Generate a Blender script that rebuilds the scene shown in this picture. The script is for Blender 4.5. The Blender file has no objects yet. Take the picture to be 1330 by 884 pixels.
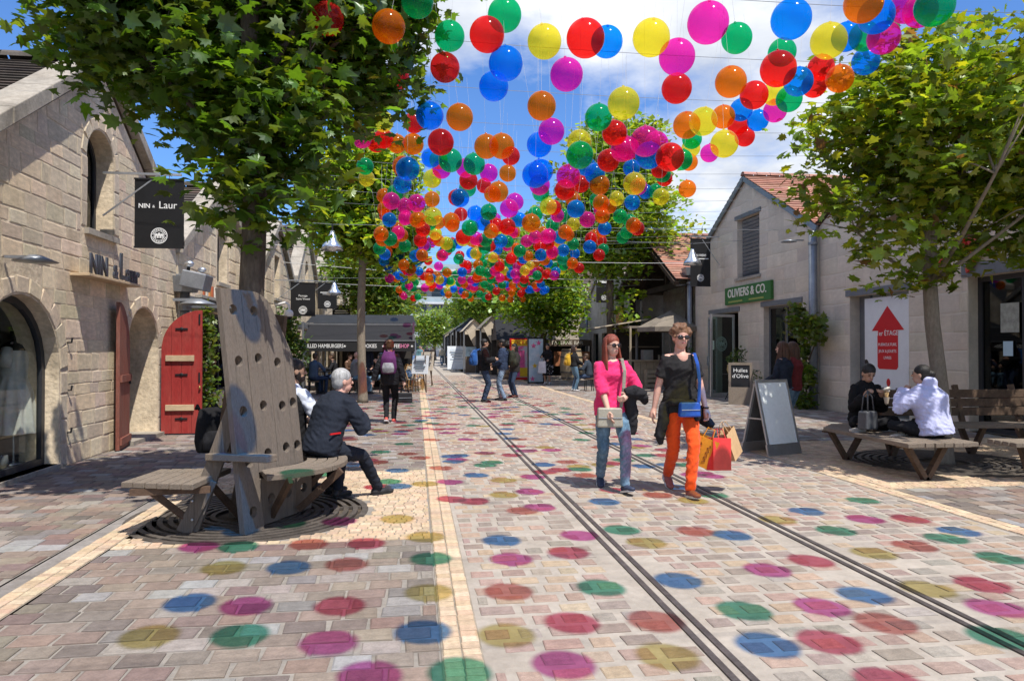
import bpy, bmesh, math, random
import numpy as np
from mathutils import Vector, Matrix, Quaternion
from mathutils.geometry import tessellate_polygon
R = math.radians
PI = math.pi
random.seed(7); np.random.seed(7)
scene = bpy.context.scene
COL = scene.collection

# ------------------------------------------------------------------ camera
cam = bpy.data.cameras.new('camera'); cam_o = bpy.data.objects.new('camera', cam); COL.objects.link(cam_o)
cam.lens = 24.98; cam.sensor_width = 36.0; cam.clip_start = .05; cam.clip_end = 3000
cam_o.location = (0, 0, 1.47); cam_o.rotation_euler = (R(90.677), 0, R(-7.7125))
scene.camera = cam_o

# ------------------------------------------------------------------ sky with fair-weather clouds
SUN_DIR = Vector((-.241, .458, -1.0)).normalized()          # the way the light travels
world = bpy.data.worlds.new('World'); scene.world = world; world.use_nodes = True
wt = world.node_tree; wn = wt.nodes; wl = wt.links
for n in list(wn): wn.remove(n)
wo = wn.new('ShaderNodeOutputWorld'); bg = wn.new('ShaderNodeBackground')
sky = wn.new('ShaderNodeTexSky'); sky.sky_type = 'NISHITA'; sky.sun_disc = False
sky.sun_elevation = math.asin(-SUN_DIR.z); sky.sun_rotation = math.atan2(-SUN_DIR.x, -SUN_DIR.y)
sky.air_density = 1.0; sky.dust_density = .35; sky.ozone_density = 2.4
tc = wn.new('ShaderNodeTexCoord'); sep = wn.new('ShaderNodeSeparateXYZ'); wl.new(tc.outputs['Generated'], sep.inputs[0])
def wmath(op, a, b=None, clamp=False):
    n = wn.new('ShaderNodeMath'); n.operation = op; n.use_clamp = clamp
    for i, v in enumerate((a, b)):
        if v is None: continue
        if isinstance(v, (int, float)): n.inputs[i].default_value = v
        else: wl.new(v, n.inputs[i])
    return n.outputs[0]
zc = wmath('ADD', wmath('MAXIMUM', sep.outputs[2], 0.0), .24)
comb = wn.new('ShaderNodeCombineXYZ')
wl.new(wmath('DIVIDE', sep.outputs[0], zc), comb.inputs[0]); wl.new(wmath('DIVIDE', sep.outputs[1], zc), comb.inputs[1]); comb.inputs[2].default_value = 3.3
def wnoise(scale, detail, rough, off):
    mp = wn.new('ShaderNodeMapping'); mp.inputs['Location'].default_value = off; wl.new(comb.outputs[0], mp.inputs[0])
    n = wn.new('ShaderNodeTexNoise'); n.inputs['Scale'].default_value = scale; n.inputs['Detail'].default_value = detail; n.inputs['Roughness'].default_value = rough
    wl.new(mp.outputs[0], n.inputs['Vector']); return n.outputs[0]
CLOUD_OFF = (1.15, 8.85, 0)
cl = wmath('ADD', wmath('MULTIPLY', wnoise(.62, 1, .5, CLOUD_OFF), .62), wmath('MULTIPLY', wnoise(1.9, 9, .58, (1.3, 4.1, 0)), .38))
ramp = wn.new('ShaderNodeValToRGB'); ramp.color_ramp.elements[0].position = .515; ramp.color_ramp.elements[1].position = .59
wl.new(cl, ramp.inputs[0])
shade = wn.new('ShaderNodeValToRGB'); shade.color_ramp.elements[0].position = .3; shade.color_ramp.elements[1].position = .62
shade.color_ramp.elements[0].color = (3.8, 4.2, 5.0, 1); shade.color_ramp.elements[1].color = (7.2, 7.3, 7.4, 1)
wl.new(wnoise(2.6, 6, .55, (5.2, 1.0, 0)), shade.inputs[0])
skytint = wn.new('ShaderNodeMix'); skytint.data_type = 'RGBA'; skytint.blend_type = 'MULTIPLY'; skytint.inputs[0].default_value = 1
wl.new(sky.outputs[0], skytint.inputs[6]); skytint.inputs[7].default_value = (.56, .82, 1.18, 1)
mixc = wn.new('ShaderNodeMix'); mixc.data_type = 'RGBA'
wl.new(ramp.outputs[0], mixc.inputs[0]); wl.new(skytint.outputs[2], mixc.inputs[6]); wl.new(shade.outputs[0], mixc.inputs[7])
wl.new(mixc.outputs[2], bg.inputs[0]); bg.inputs[1].default_value = .125
wl.new(bg.outputs[0], wo.inputs[0])

# ------------------------------------------------------------------ sun, exposure
sl = bpy.data.lights.new('sun', 'SUN'); sun = bpy.data.objects.new('sun', sl); COL.objects.link(sun)
sl.energy = 4.6; sl.angle = R(.55); sl.color = (1, .95, .87); sun.rotation_euler = SUN_DIR.to_track_quat('-Z', 'Y').to_euler(); sun.location = (6, -10, 25)
scene.view_settings.view_transform = 'Standard'; scene.view_settings.look = 'None'
scene.view_settings.exposure = 0.42; scene.view_settings.gamma = 1.0; scene.view_settings.use_curve_mapping = False
cy = scene.cycles
cy.transparent_max_bounces = 40; cy.max_bounces = 8; cy.diffuse_bounces = 3; cy.glossy_bounces = 3; cy.transmission_bounces = 6
cy.use_denoising = True; cy.sample_clamp_indirect = 6
try: cy.denoiser = 'OPENIMAGEDENOISE'
except Exception: pass

# ------------------------------------------------------------------ materials
MATS = {}
def nmix(t, kind, fac, a, b):
    n = t.nodes.new('ShaderNodeMix'); n.data_type = 'RGBA'; n.blend_type = kind
    for i, v in ((0, fac), (6, a), (7, b)):
        if isinstance(v, (int, float)): n.inputs[i].default_value = v
        elif isinstance(v, tuple): n.inputs[i].default_value = (*v[:3], 1)
        else: t.links.new(v, n.inputs[i])
    return n.outputs[2]
def noise(t, vec, scale, detail=4, rough=.55, dist=0):
    n = t.nodes.new('ShaderNodeTexNoise'); n.inputs['Scale'].default_value = scale; n.inputs['Detail'].default_value = detail
    n.inputs['Roughness'].default_value = rough; n.inputs['Distortion'].default_value = dist
    if vec is not None: t.links.new(vec, n.inputs['Vector'])
    return n.outputs[0]
def cramp(t, v, p0, p1, c0=(0, 0, 0), c1=(1, 1, 1)):
    n = t.nodes.new('ShaderNodeValToRGB'); e = n.color_ramp.elements
    e[0].position = p0; e[1].position = p1; e[0].color = (*c0, 1); e[1].color = (*c1, 1); t.links.new(v, n.inputs[0]); return n.outputs[0]
def coords(t, kind='Object', scale=None):
    n = t.nodes.new('ShaderNodeTexCoord'); o = n.outputs[kind]
    if scale:
        m = t.nodes.new('ShaderNodeMapping'); m.inputs['Scale'].default_value = scale; t.links.new(o, m.inputs[0]); o = m.outputs[0]
    return o
def bumpn(t, h, strength, dist=.01):
    n = t.nodes.new('ShaderNodeBump'); n.inputs['Strength'].default_value = strength; n.inputs['Distance'].default_value = dist
    t.links.new(h, n.inputs['Height']); return n.outputs[0]
def mat(name, col, rough=.8, var=.25, scale=6, bump=.25, bscale=60, col2=None, metal=0, spec=.35, tint=None, stretch=None, dirt=0, space='Object', trans=0, coat=0, sheen=0, bdist=.01):
    """Procedural surface: base colour x two noises, optional second colour, per-piece tint, fine relief."""
    if name in MATS: return MATS[name]
    m = bpy.data.materials.new(name); m.use_nodes = True; t = m.node_tree; b = t.nodes['Principled BSDF']
    v = coords(t, space, stretch)
    n1 = noise(t, v, scale, 5, .6); n2 = noise(t, v, scale * 7.3, 3, .6)
    base = (*col, 1)
    if tint == 'attr':
        a = t.nodes.new('ShaderNodeAttribute'); a.attribute_name = 'Col'; cs = a.outputs['Color']
    elif tint == 'obj':
        a = t.nodes.new('ShaderNodeObjectInfo'); cs = a.outputs['Color']
    else:
        rgb = t.nodes.new('ShaderNodeRGB'); rgb.outputs[0].default_value = base; cs = rgb.outputs[0]
    if col2: cs = nmix(t, 'MIX', cramp(t, n1, .42, .62), cs, col2)
    lo = 1 - var; hi = 1 + var
    c = nmix(t, 'MULTIPLY', 1.0, cs, cramp(t, n1, .3, .7, (lo, lo, lo), (hi, hi, hi)))
    l2, h2 = 1 - var * .6, 1 + var * .6
    c = nmix(t, 'MULTIPLY', 1.0, c, cramp(t, n2, .3, .7, (l2, l2, l2), (h2, h2, h2)))
    if dirt:
        gp = t.nodes.new('ShaderNodeNewGeometry'); mp = t.nodes.new('ShaderNodeMapping'); mp.inputs['Scale'].default_value = (1, 1, .3); t.links.new(gp.outputs['Position'], mp.inputs[0])
        c = nmix(t, 'MULTIPLY', cramp(t, noise(t, mp.outputs[0], 1.7, 8, .68), .47, .70, (0, 0, 0), (dirt, dirt, dirt)), c, (.50, .45, .39))
    t.links.new(c, b.inputs['Base Color'])
    b.inputs['Roughness'].default_value = rough; b.inputs['Metallic'].default_value = metal
    b.inputs['Specular IOR Level'].default_value = spec
    if coat: b.inputs['Coat Weight'].default_value = coat
    if sheen: b.inputs['Sheen Weight'].default_value = sheen
    if bump: t.links.new(bumpn(t, noise(t, v, bscale, 5, .6), bump, bdist), b.inputs['Normal'])
    MATS[name] = m; return m
def front_only(t, fac, k=1.0):
    """Gloss weight on outer faces only (thin sheets do not mirror from inside)."""
    g = t.nodes.new('ShaderNodeNewGeometry'); s = t.nodes.new('ShaderNodeMath'); s.operation = 'SUBTRACT'; s.inputs[0].default_value = 1; t.links.new(g.outputs['Backfacing'], s.inputs[1])
    m = t.nodes.new('ShaderNodeMath'); m.operation = 'MULTIPLY'; t.links.new(fac, m.inputs[0]); t.links.new(s.outputs[0], m.inputs[1])
    q = t.nodes.new('ShaderNodeMath'); q.operation = 'MULTIPLY'; q.inputs[1].default_value = k; t.links.new(m.outputs[0], q.inputs[0]); return q.outputs[0]
def glass_mat(name, tint=(.35, .4, .4), fac=.55):
    """Shop glass: partly clear, partly mirror by angle."""
    m = bpy.data.materials.new(name); m.use_nodes = True; t = m.node_tree
    for n in list(t.nodes): t.nodes.remove(n)
    o = t.nodes.new('ShaderNodeOutputMaterial'); g = t.nodes.new('ShaderNodeBsdfGlossy'); g.inputs['Roughness'].default_value = .02; g.inputs['Color'].default_value = (.9, .93, .95, 1)
    tr = t.nodes.new('ShaderNodeBsdfTransparent'); tr.inputs[0].default_value = (*tint, 1)
    fr = t.nodes.new('ShaderNodeFresnel'); fr.inputs[0].default_value = 1.0 + fac
    x = t.nodes.new('ShaderNodeMixShader'); t.links.new(front_only(t, fr.outputs[0]), x.inputs[0]); t.links.new(tr.outputs[0], x.inputs[1]); t.links.new(g.outputs[0], x.inputs[2])
    t.links.new(x.outputs[0], o.inputs[0]); return m
def ball_mat(name, film, body):
    """Blown translucent plastic ball: coloured clear film, a little body colour, glossy skin."""
    m = bpy.data.materials.new(name); m.use_nodes = True; t = m.node_tree
    for n in list(t.nodes): t.nodes.remove(n)
    o = t.nodes.new('ShaderNodeOutputMaterial')
    tr = t.nodes.new('ShaderNodeBsdfTransparent'); tr.inputs[0].default_value = (*film, 1)
    d = t.nodes.new('ShaderNodeBsdfDiffuse'); d.inputs[0].default_value = (*body, 1)
    tl = t.nodes.new('ShaderNodeBsdfTranslucent'); tl.inputs[0].default_value = (*body, 1)
    bd = t.nodes.new('ShaderNodeMixShader'); bd.inputs[0].default_value = .6; t.links.new(d.outputs[0], bd.inputs[1]); t.links.new(tl.outputs[0], bd.inputs[2])
    lw = t.nodes.new('ShaderNodeLayerWeight'); lw.inputs[0].default_value = .28
    mr = t.nodes.new('ShaderNodeMapRange'); mr.inputs['To Min'].default_value = .22; mr.inputs['To Max'].default_value = .25
    t.links.new(lw.outputs['Facing'], mr.inputs[0])
    a = t.nodes.new('ShaderNodeMixShader'); t.links.new(mr.outputs[0], a.inputs[0]); t.links.new(tr.outputs[0], a.inputs[1]); t.links.new(bd.outputs[0], a.inputs[2])
    gl = t.nodes.new('ShaderNodeBsdfGlossy'); gl.inputs['Roughness'].default_value = .12; gl.inputs[0].default_value = (1, 1, 1, 1)
    fr = t.nodes.new('ShaderNodeFresnel'); fr.inputs[0].default_value = 1.25
    x = t.nodes.new('ShaderNodeMixShader'); t.links.new(front_only(t, fr.outputs[0], .6), x.inputs[0]); t.links.new(a.outputs[0], x.inputs[1]); t.links.new(gl.outputs[0], x.inputs[2])
    t.links.new(x.outputs[0], o.inputs[0]); return m
def leaf_mat(name, trans=.4, gloss=.1, tint='attr'):
    m = bpy.data.materials.new(name); m.use_nodes = True; t = m.node_tree
    for n in list(t.nodes): t.nodes.remove(n)
    o = t.nodes.new('ShaderNodeOutputMaterial')
    if tint == 'attr':
        a = t.nodes.new('ShaderNodeAttribute'); a.attribute_name = 'Col'; c = a.outputs['Color']
    else:
        a = t.nodes.new('ShaderNodeObjectInfo'); c = a.outputs['Color']
    c = nmix(t, 'MULTIPLY', 1.0, c, cramp(t, noise(t, coords(t, 'Object'), 30, 3), .3, .7, (.82, .82, .82), (1.15, 1.15, 1.15)))
    d = t.nodes.new('ShaderNodeBsdfDiffuse'); t.links.new(c, d.inputs[0])
    tl = t.nodes.new('ShaderNodeBsdfTranslucent'); t.links.new(nmix(t, 'MULTIPLY', 1.0, c, (1.5, 1.35, .5)), tl.inputs[0])
    x = t.nodes.new('ShaderNodeMixShader'); x.inputs[0].default_value = trans; t.links.new(d.outputs[0], x.inputs[1]); t.links.new(tl.outputs[0], x.inputs[2])
    g = t.nodes.new('ShaderNodeBsdfGlossy'); g.inputs['Roughness'].default_value = .38; g.inputs[0].default_value = (.8, .9, .8, 1)
    fr = t.nodes.new('ShaderNodeFresnel'); fr.inputs[0].default_value = 1.3
    y = t.nodes.new('ShaderNodeMixShader'); y.inputs[0].default_value = .05; t.links.new(x.outputs[0], y.inputs[1]); t.links.new(g.outputs[0], y.inputs[2])
    t.links.new(y.outputs[0], o.inputs[0]); return m

# ------------------------------------------------------------------ mesh helpers
def V(*a): return Vector(a)
class MB:
    """Collects shapes into one mesh."""
    def __init__(s): s.v = []; s.f = []; s.c = []
    def add(s, vs, fs, col=None):
        o = len(s.v); s.v += [tuple(p) for p in vs]; s.f += [tuple(i + o for i in f) for f in fs]
        s.c += [col] * len(fs); return s
    def box(s, c, d, rz=0, M=None, col=None, taper=1.0):
        x, y, z = d[0] / 2, d[1] / 2, d[2] / 2
        vs = [V(a * x * (taper if e > 0 else 1), b * y * (taper if e > 0 else 1), e * z) for e in (-1, 1) for b in (-1, 1) for a in (-1, 1)]
        T = Matrix.Translation(c) @ (M.to_4x4() if M else Matrix.Rotation(rz, 4, 'Z'))
        return s.add([T @ p for p in vs], [(0, 2, 3, 1), (4, 5, 7, 6), (0, 1, 5, 4), (2, 6, 7, 3), (0, 4, 6, 2), (1, 3, 7, 5)], col)
    def bar(s, a, b, w, h=None, up=(0, 0, 1), col=None):
        a, b = V(*a), V(*b); d = (b - a); L = d.length; d.normalize(); u = V(*up)
        if abs(d.dot(u)) > .98: u = V(1, 0, 0)
        x = d.cross(u).normalized(); z = x.cross(d); h = h or w
        M = Matrix((x, d, z)).transposed()
        return s.box((a + b) / 2, (w, L, h), M=M, col=col)
    def tube(s, pts, rad, n=8, cap=True, col=None, sq=None):
        """Swept tube. sq: list of (sx, sy) flattening in the frame (side, other)."""
        pts = [V(*p) for p in pts]; k = len(pts)
        if isinstance(rad, (int, float)): rad = [rad] * k
        vs = []; pu = None
        for i, p in enumerate(pts):
            d = (pts[min(i + 1, k - 1)] - pts[max(i - 1, 0)]).normalized()
            if pu is None:
                pu = V(1, 0, 0) if abs(d.x) < .9 else V(0, 1, 0)
            u = (pu - d * d.dot(pu)).normalized(); w = d.cross(u); pu = u
            sx, sy = (1, 1) if sq is None else sq[i]
            for j in range(n):
                a = 2 * PI * j / n; vs.append(p + u * math.cos(a) * rad[i] * sx + w * math.sin(a) * rad[i] * sy)
        fs = [(i * n + j, i * n + (j + 1) % n, (i + 1) * n + (j + 1) % n, (i + 1) * n + j) for i in range(k - 1) for j in range(n)]
        if cap: fs += [tuple(range(n - 1, -1, -1)), tuple((k - 1) * n + j for j in range(n))]
        return s.add(vs, fs, col)
    def ell(s, c, r, n=12, m=8, M=None, col=None):
        vs = [V(0, 0, -1)]
        for i in range(1, m):
            t = PI * i / m
            for j in range(n): vs.append(V(math.sin(t) * math.cos(2 * PI * j / n), math.sin(t) * math.sin(2 * PI * j / n), -math.cos(t)))
        vs.append(V(0, 0, 1)); e = len(vs) - 1
        fs = [(0, 1 + (j + 1) % n, 1 + j) for j in range(n)]
        for i in range(m - 2):
            for j in range(n): a = 1 + i * n; fs.append((a + j, a + (j + 1) % n, a + n + (j + 1) % n, a + n + j))
        a = 1 + (m - 2) * n; fs += [(e, a + j, a + (j + 1) % n) for j in range(n)]
        r = (r, r, r) if isinstance(r, (int, float)) else r
        T = Matrix.Translation(c) @ (M.to_4x4() if M else Matrix()) @ Matrix.Diagonal((*r, 1))
        return s.add([T @ p for p in vs], fs, col)
    def lathe(s, prof, n=16, c=(0, 0, 0), col=None, a0=0, a1=2 * PI):
        vs = []; k = len(prof); full = abs(a1 - a0 - 2 * PI) < 1e-6; m = n if full else n + 1
        for r, z in prof:
            for j in range(m): a = a0 + (a1 - a0) * j / n; vs.append((c[0] + r * math.cos(a), c[1] + r * math.sin(a), c[2] + z))
        fs = [(i * m + j, i * m + (j + 1) % m, (i + 1) * m + (j + 1) % m, (i + 1) * m + j) for i in range(k - 1) for j in range(n)]
        return s.add(vs, fs, col)
    def slab(s, outer, holes, T, th, col=None):
        """Plate from a 2D outline with holes; T maps (u, v, w) to world, thickness th along w."""
        loops = [list(outer)] + [list(h) for h in holes]
        flat = [p for l in loops for p in l]; n = len(flat)
        tri = tessellate_polygon([[V(p[0], p[1], 0) for p in l] for l in loops])
        vs = [T @ V(p[0], p[1], 0) for p in flat] + [T @ V(p[0], p[1], th) for p in flat]
        fs = []
        for a, b, c in tri:
            A, B, Cc = flat[a], flat[b], flat[c]
            if (B[0] - A[0]) * (Cc[1] - A[1]) - (B[1] - A[1]) * (Cc[0] - A[0]) < 0: a, c = c, a
            fs += [(a, c, b), (a + n, b + n, c + n)]
        o = 0
        for l in loops:
            k = len(l); fs += [(o + i, o + (i + 1) % k, o + (i + 1) % k + n, o + i + n) for i in range(k)]; o += k
        return s.add(vs, fs, col)
    def build(s, name, m, parent=None, smooth=False, loc=None, recalc=True, kind=None):
        me = bpy.data.meshes.new(name); me.from_pydata(s.v, [], s.f)
        if m is not None: me.materials.append(m)
        if any(c is not None for c in s.c):
            at = me.color_attributes.new('Col', 'FLOAT_COLOR', 'CORNER')
            buf = np.ones((len(me.loops), 4), np.float32); ln = np.array([len(f) for f in s.f])
            buf[:, :3] = np.repeat(np.array([c or (1, 1, 1) for c in s.c], np.float32), ln, axis=0)
            at.data.foreach_set('color', buf.ravel())
        if recalc:
            bm = bmesh.new(); bm.from_mesh(me); bmesh.ops.recalc_face_normals(bm, faces=bm.faces); bm.to_mesh(me); bm.free()
        if smooth: me.shade_smooth()
        return link(name, me, parent, loc, kind)
def link(name, data, parent=None, loc=None, kind=None):
    o = bpy.data.objects.new(name, data); COL.objects.link(o)
    if parent is not None: o.parent = parent
    if loc is not None: o.location = loc
    if kind: o['kind'] = kind
    return o
def empty(name, loc=(0, 0, 0), rz=0, parent=None):
    o = link(name, None, parent, loc); o.rotation_euler = (0, 0, rz); o.empty_display_size = .2; return o
def tag(o, label=None, cat=None, group=None, kind=None):
    for k, v in (('label', label), ('category', cat), ('group', group), ('kind', kind)):
        if v: o[k] = v
    return o
KIDS = {}
def copy_tree(o, parent=None):
    c = o.copy(); COL.objects.link(c); c.parent = parent
    for ch in list(o.children): copy_tree(ch, c)
    return c
def bevel(o, w=.006, seg=2, ang=40):
    b = o.modifiers.new('bevel', 'BEVEL'); b.width = w; b.segments = seg; b.limit_method = 'ANGLE'; b.angle_limit = R(ang); return o
def text(s, name, m, parent, loc, rot, size, ext=.004, align='CENTER', sx=1.0, bold=0.0, space=1.0):
    cu = bpy.data.curves.new(name, 'FONT'); cu.body = s; cu.size = size; cu.extrude = ext; cu.align_x = align; cu.align_y = 'CENTER'
    cu.offset = bold; cu.space_character = space; cu.resolution_u = 3
    cu.materials.append(m); o = link(name, cu, parent, loc); o.rotation_euler = rot; o.scale = (sx, 1, 1); return o
def jit(c, a=.1): 
    k = 1 + random.uniform(-a, a); return tuple(max(0, q * k * (1 + random.uniform(-a, a) * .35)) for q in c)
# ================================================================== GROUND AND PAVING
CAM_M = Matrix.Translation((0, 0, 1.47)) @ Matrix.Rotation(R(-7.7125), 4, 'Z') @ Matrix.Rotation(R(90.677), 4, 'X')
CAM_I = CAM_M.inverted()
def in_view(p, pad=.03):
    q = CAM_I @ V(*p)
    if q.z > -.2: return False
    return abs(q.x / -q.z) < .7205 + pad and abs(q.y / -q.z) < .479 + pad
T_L = V(-1.45, 6.62, 0); T_R = V(6.82, 8.45, 0)          # feet of the two near trees
ground_m = mat('street_sand', (.30, .27, .23), .95, .2, 3, .3, 80, dirt=.4)
tag(MB().add([(-300, -200, -.03), (300, -200, -.03), (300, 400, -.03), (-300, 400, -.03)], [(0, 1, 2, 3)]).build('ground', ground_m), kind='structure')
mortar_m = mat('pale_mortar', (.36, .318, .27), .93, .16, 2.2, .35, 55, dirt=.35)
joint_m = mat('dark_joint', (.25, .225, .195), .95, .2, 3, .3, 60)
cream_joint_m = mat('cream_joint', (.27, .23, .18), .95, .2, 3, .3, 60)
stone_at = mat('paver_stone', (1, 1, 1), .8, .20, 5, .35, 45, tint='attr', dirt=.35, spec=.3)
stone_ob = mat('paver_stone_single', (1, 1, 1), .8, .24, 2.2, .4, 14, tint='obj', dirt=.3, spec=.3)
PAL_ROAD = [(0.329, 0.232, 0.193), (0.355, 0.265, 0.191), (0.265, 0.225, 0.189), (0.302, 0.217, 0.186), (0.371, 0.290, 0.209), (0.286, 0.252, 0.219), (0.339, 0.243, 0.195), (0.254, 0.200, 0.172)]
PAL_SET = [(0.193, 0.132, 0.113), (0.216, 0.160, 0.137), (0.198, 0.181, 0.171), (0.187, 0.156, 0.127), (0.240, 0.195, 0.158), (0.275, 0.241, 0.213), (0.146, 0.122, 0.109), (0.229, 0.171, 0.137), (0.201, 0.171, 0.140), (0.187, 0.135, 0.123), (0.175, 0.146, 0.127), (0.223, 0.174, 0.144), (0.240, 0.189, 0.153), (0.270, 0.260, 0.250), (0.250, 0.215, 0.190)]
PAL_CREAM = [(.52, .40, .275), (.49, .37, .25), (.55, .43, .30), (.45, .345, .24), (.50, .36, .245)]
PV = []
for k in range(6):                                       # six chipped paver shapes, unit size
    j = lambda a: random.uniform(-a, a)
    b = [(-.5, -.5), (.5, -.5), (.5, .5), (-.5, .5)]; mb = MB()
    mid = [(x + j(.035), y + j(.05)) for x, y in b]; vs = [(x, y, -1) for x, y in mid] + [(x * .985, y * .985, .55) for x, y in mid] + [(x * .90 + j(.015), y * .90 + j(.02), 1 + j(.15)) for x, y in mid]
    fs = [(i, (i + 1) % 4, 4 + (i + 1) % 4, 4 + i) for i in range(4)] + [(4 + i, 4 + (i + 1) % 4, 8 + (i + 1) % 4, 8 + i) for i in range(4)] + [(8, 9, 10, 11)]
    me = bpy.data.meshes.new('paving_stone'); me.from_pydata(vs, [], fs); me.materials.append(stone_ob); PV.append((me, vs, fs))
def pave(root, name, rects, w, d, gap, pal, n_one, hgt=.007, skip=None, z0=0.0, wvar=.16, along='x', bond=.5, jit_a=.1):
    """Courses of paving pieces; the n_one that show largest are objects, the rest one joined part."""
    P = []
    for (x0, x1, y0, y1) in rects:
        if along == 'x':
            nr = max(1, int((y1 - y0) / (d + gap))); dd = (y1 - y0) / nr
            for r in range(nr):
                x = x0 - (r % 2) * bond * (w + gap) * random.uniform(.8, 1.2); yc = y0 + (r + .5) * dd
                while x < x1 - .02:
                    ww = w * (1 + random.uniform(-wvar, wvar)); a, b = max(x, x0), min(x + ww, x1)
                    if b - a > w * .22: P.append(((a + b) / 2, yc, b - a, dd - gap))
                    x += ww + gap
        else:
            nc = max(1, round((x1 - x0) / (d + gap))); dd = (x1 - x0) / nc
            for c in range(nc):
                y = y0 - (c % 2) * bond * (w + gap); xc = x0 + (c + .5) * dd
                while y < y1:
                    P.append((xc, y + w / 2, dd - gap, w)); y += w + gap
    if skip: P = [p for p in P if not skip(p[0], p[1])]
    vis = sorted((p for p in P if in_view((p[0], p[1], 0))), key=lambda p: p[0] ** 2 + p[1] ** 2)
    one = set(vis[:n_one]); mb = MB()
    for p in P:
        me, vs, fs = random.choice(PV); c = jit(random.choice(pal), jit_a); dz = random.uniform(-.0015, .0025)
        if p in one:
            o = link(name, me, root, (p[0], p[1], z0 + dz)); o.scale = (p[2], p[3], hgt); o.color = (*c, 1)
            if random.random() < .5: o.rotation_euler.z = PI
        else:
            s = random.choice((-1, 1))
            mb.add([(p[0] + s * v[0] * p[2], p[1] + s * v[1] * p[3], z0 + dz + v[2] * hgt) for v in vs], fs, c)
    if mb.v: mb.build(name + '_field', stone_at, root, recalc=False, kind='stuff')
def sheet(name, x0, x1, y0, y1, z, m, hole=None):
    if hole is None:
        return tag(MB().add([(x0, y0, z), (x1, y0, z), (x1, y1, z), (x0, y1, z)], [(0, 1, 2, 3)]).build(name, m), kind='structure')
    c, r = hole; ring = [(c.x + r * math.cos(2 * PI * i / 48), c.y + r * math.sin(2 * PI * i / 48)) for i in range(48)]
    return tag(MB().slab([(x0, y0), (x1, y0), (x1, y1), (x0, y1)], [ring], Matrix.Translation((0, 0, z - .02)), .02).build(name, m), kind='structure')
YF = 40.0; GR = 1.02
# rails run in the roadway; the pieces leave room for them
RX = (1.405, 1.49, 2.905, 2.99)
road = sheet('roadway', .325, 4.735, -3, 140, 0, mortar_m)
near_rail = lambda x, y: any(abs(x - q) < .095 for q in RX)
pave(road, 'paving_stone', [(.36, 4.70, 1.6, YF)], .15, .112, .052, PAL_ROAD, 300, .0045, skip=lambda x, y: near_rail(x, y) or random.random() < .03, wvar=.3)
lband = sheet('kerb_band', .125, .325, -3, 90, .002, cream_joint_m)
pave(lband, 'brick', [(.13, .32, 1.6, YF)], .066, .088, .007, PAL_CREAM, 200, .006, z0=.002, along='y', bond=0)
lin = sheet('pavement', -2.23, .125, -3, 90, -.003, joint_m, (T_L, GR))
pave(lin, 'paving_stone', [(-2.22, .115, 1.6, 5.55), (-2.22, .115, 8.75, YF)], .195, .135, .02, PAL_SET, 300, .008, z0=-.003, jit_a=.09)
sk_l = lambda x, y: (V(x, y, 0) - T_L).length < GR + .03
pave(lin, 'brick', [(-2.22, .115, 5.57, 8.73)], .085, .064, .006, PAL_CREAM, 250, .008, z0=-.003, skip=sk_l, along='x')
lb2 = sheet('kerb_band', -2.43, -2.23, -3, 90, .001, cream_joint_m)
pave(lb2, 'brick', [(-2.425, -2.235, 1.6, YF)], .066, .088, .007, PAL_CREAM, 80, .006, z0=.001, along='y', bond=0)
gut = sheet('gutter', -2.56, -2.43, -3, 90, -.012, mat('gutter_granite', (.24, .22, .205), .85, .25, 4, .3, 60, dirt=.5))
lp = sheet('pavement', -4.6, -2.56, -3, 90, -.002, joint_m)
pave(lp, 'paving_stone', [(-4.33, -2.57, 1.6, YF)], .205, .15, .010, PAL_SET, 220, .008, z0=-.002)
rband = sheet('kerb_band', 4.735, 4.945, -3, 90, .002, cream_joint_m)
pave(rband, 'brick', [(4.745, 4.935, 1.6, YF)], .066, .09, .007, PAL_CREAM, 60, .006, z0=.002, along='y', bond=0)
rin = sheet('pavement', 4.945, 10.4, -3, 90, -.003, joint_m, (T_R, GR + .1))
sk_r = lambda x, y: (V(x, y, 0) - T_R).length < GR + .13
pave(rin, 'paving_stone', [(4.955, 9.78, 1.6, 6.85), (4.955, 9.78, 10.62, YF)], .205, .15, .011, PAL_SET + [(.30, .28, .25)] * 3, 250, .008, z0=-.003)
pave(rin, 'brick', [(4.955, 9.78, 6.87, 10.6)], .085, .064, .006, PAL_CREAM, 150, .008, z0=-.003, skip=sk_r, along='x')

# tram rails: each running rail with its check rail beside it
rail_m = mat('worn_rail_steel', (.10, .085, .08), .55, .3, 8, .25, 60, metal=.35, dirt=.3)
track = tag(empty('tram_track'), kind='structure')
for x in RX:
    MB().box((x, 68, .003), (.036, 142, .012)).build('rail', rail_m, track)

# cast-iron tree grates: rings and spokes
iron_m = mat('cast_iron_grate', (.10, .085, .072), .7, .35, 9, .35, 70, metal=.25, dirt=.3)
soil_m = mat('tree_pit_soil', (.075, .058, .042), .98, .5, 7, .6, 40)
def grate(c, r, label):
    g = tag(empty('tree_grate', c), label, 'tree grate', 'tree grates in the paving')
    MB().lathe([(0, -.024), (r - .01, -.024), (r - .01, -.02)], 48).build('soil_bed', soil_m, g)
    n = 9; r0 = .30
    for i in range(n):
        a = r0 + (r - r0) * i / (n - .35); b = a + (r - r0) / n * (.56 if i < n - 1 else .7)
        MB().lathe([(a, -.022), (a, .004), (b, .004), (b, -.022), (a, -.022)], 56).build('ring', iron_m, g)
    for k in range(8):
        an = k * PI / 4 + .2
        MB().bar((r0 * math.cos(an), r0 * math.sin(an), -.010), (r * .985 * math.cos(an), r * .985 * math.sin(an), -.010), .035, .022).build('spoke', iron_m, g)
grate(T_L, GR, 'round cast iron grate under the tall holed wooden bench')
grate(T_R, GR + .1, 'round cast iron grate under the plank bench with two seated women')
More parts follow.
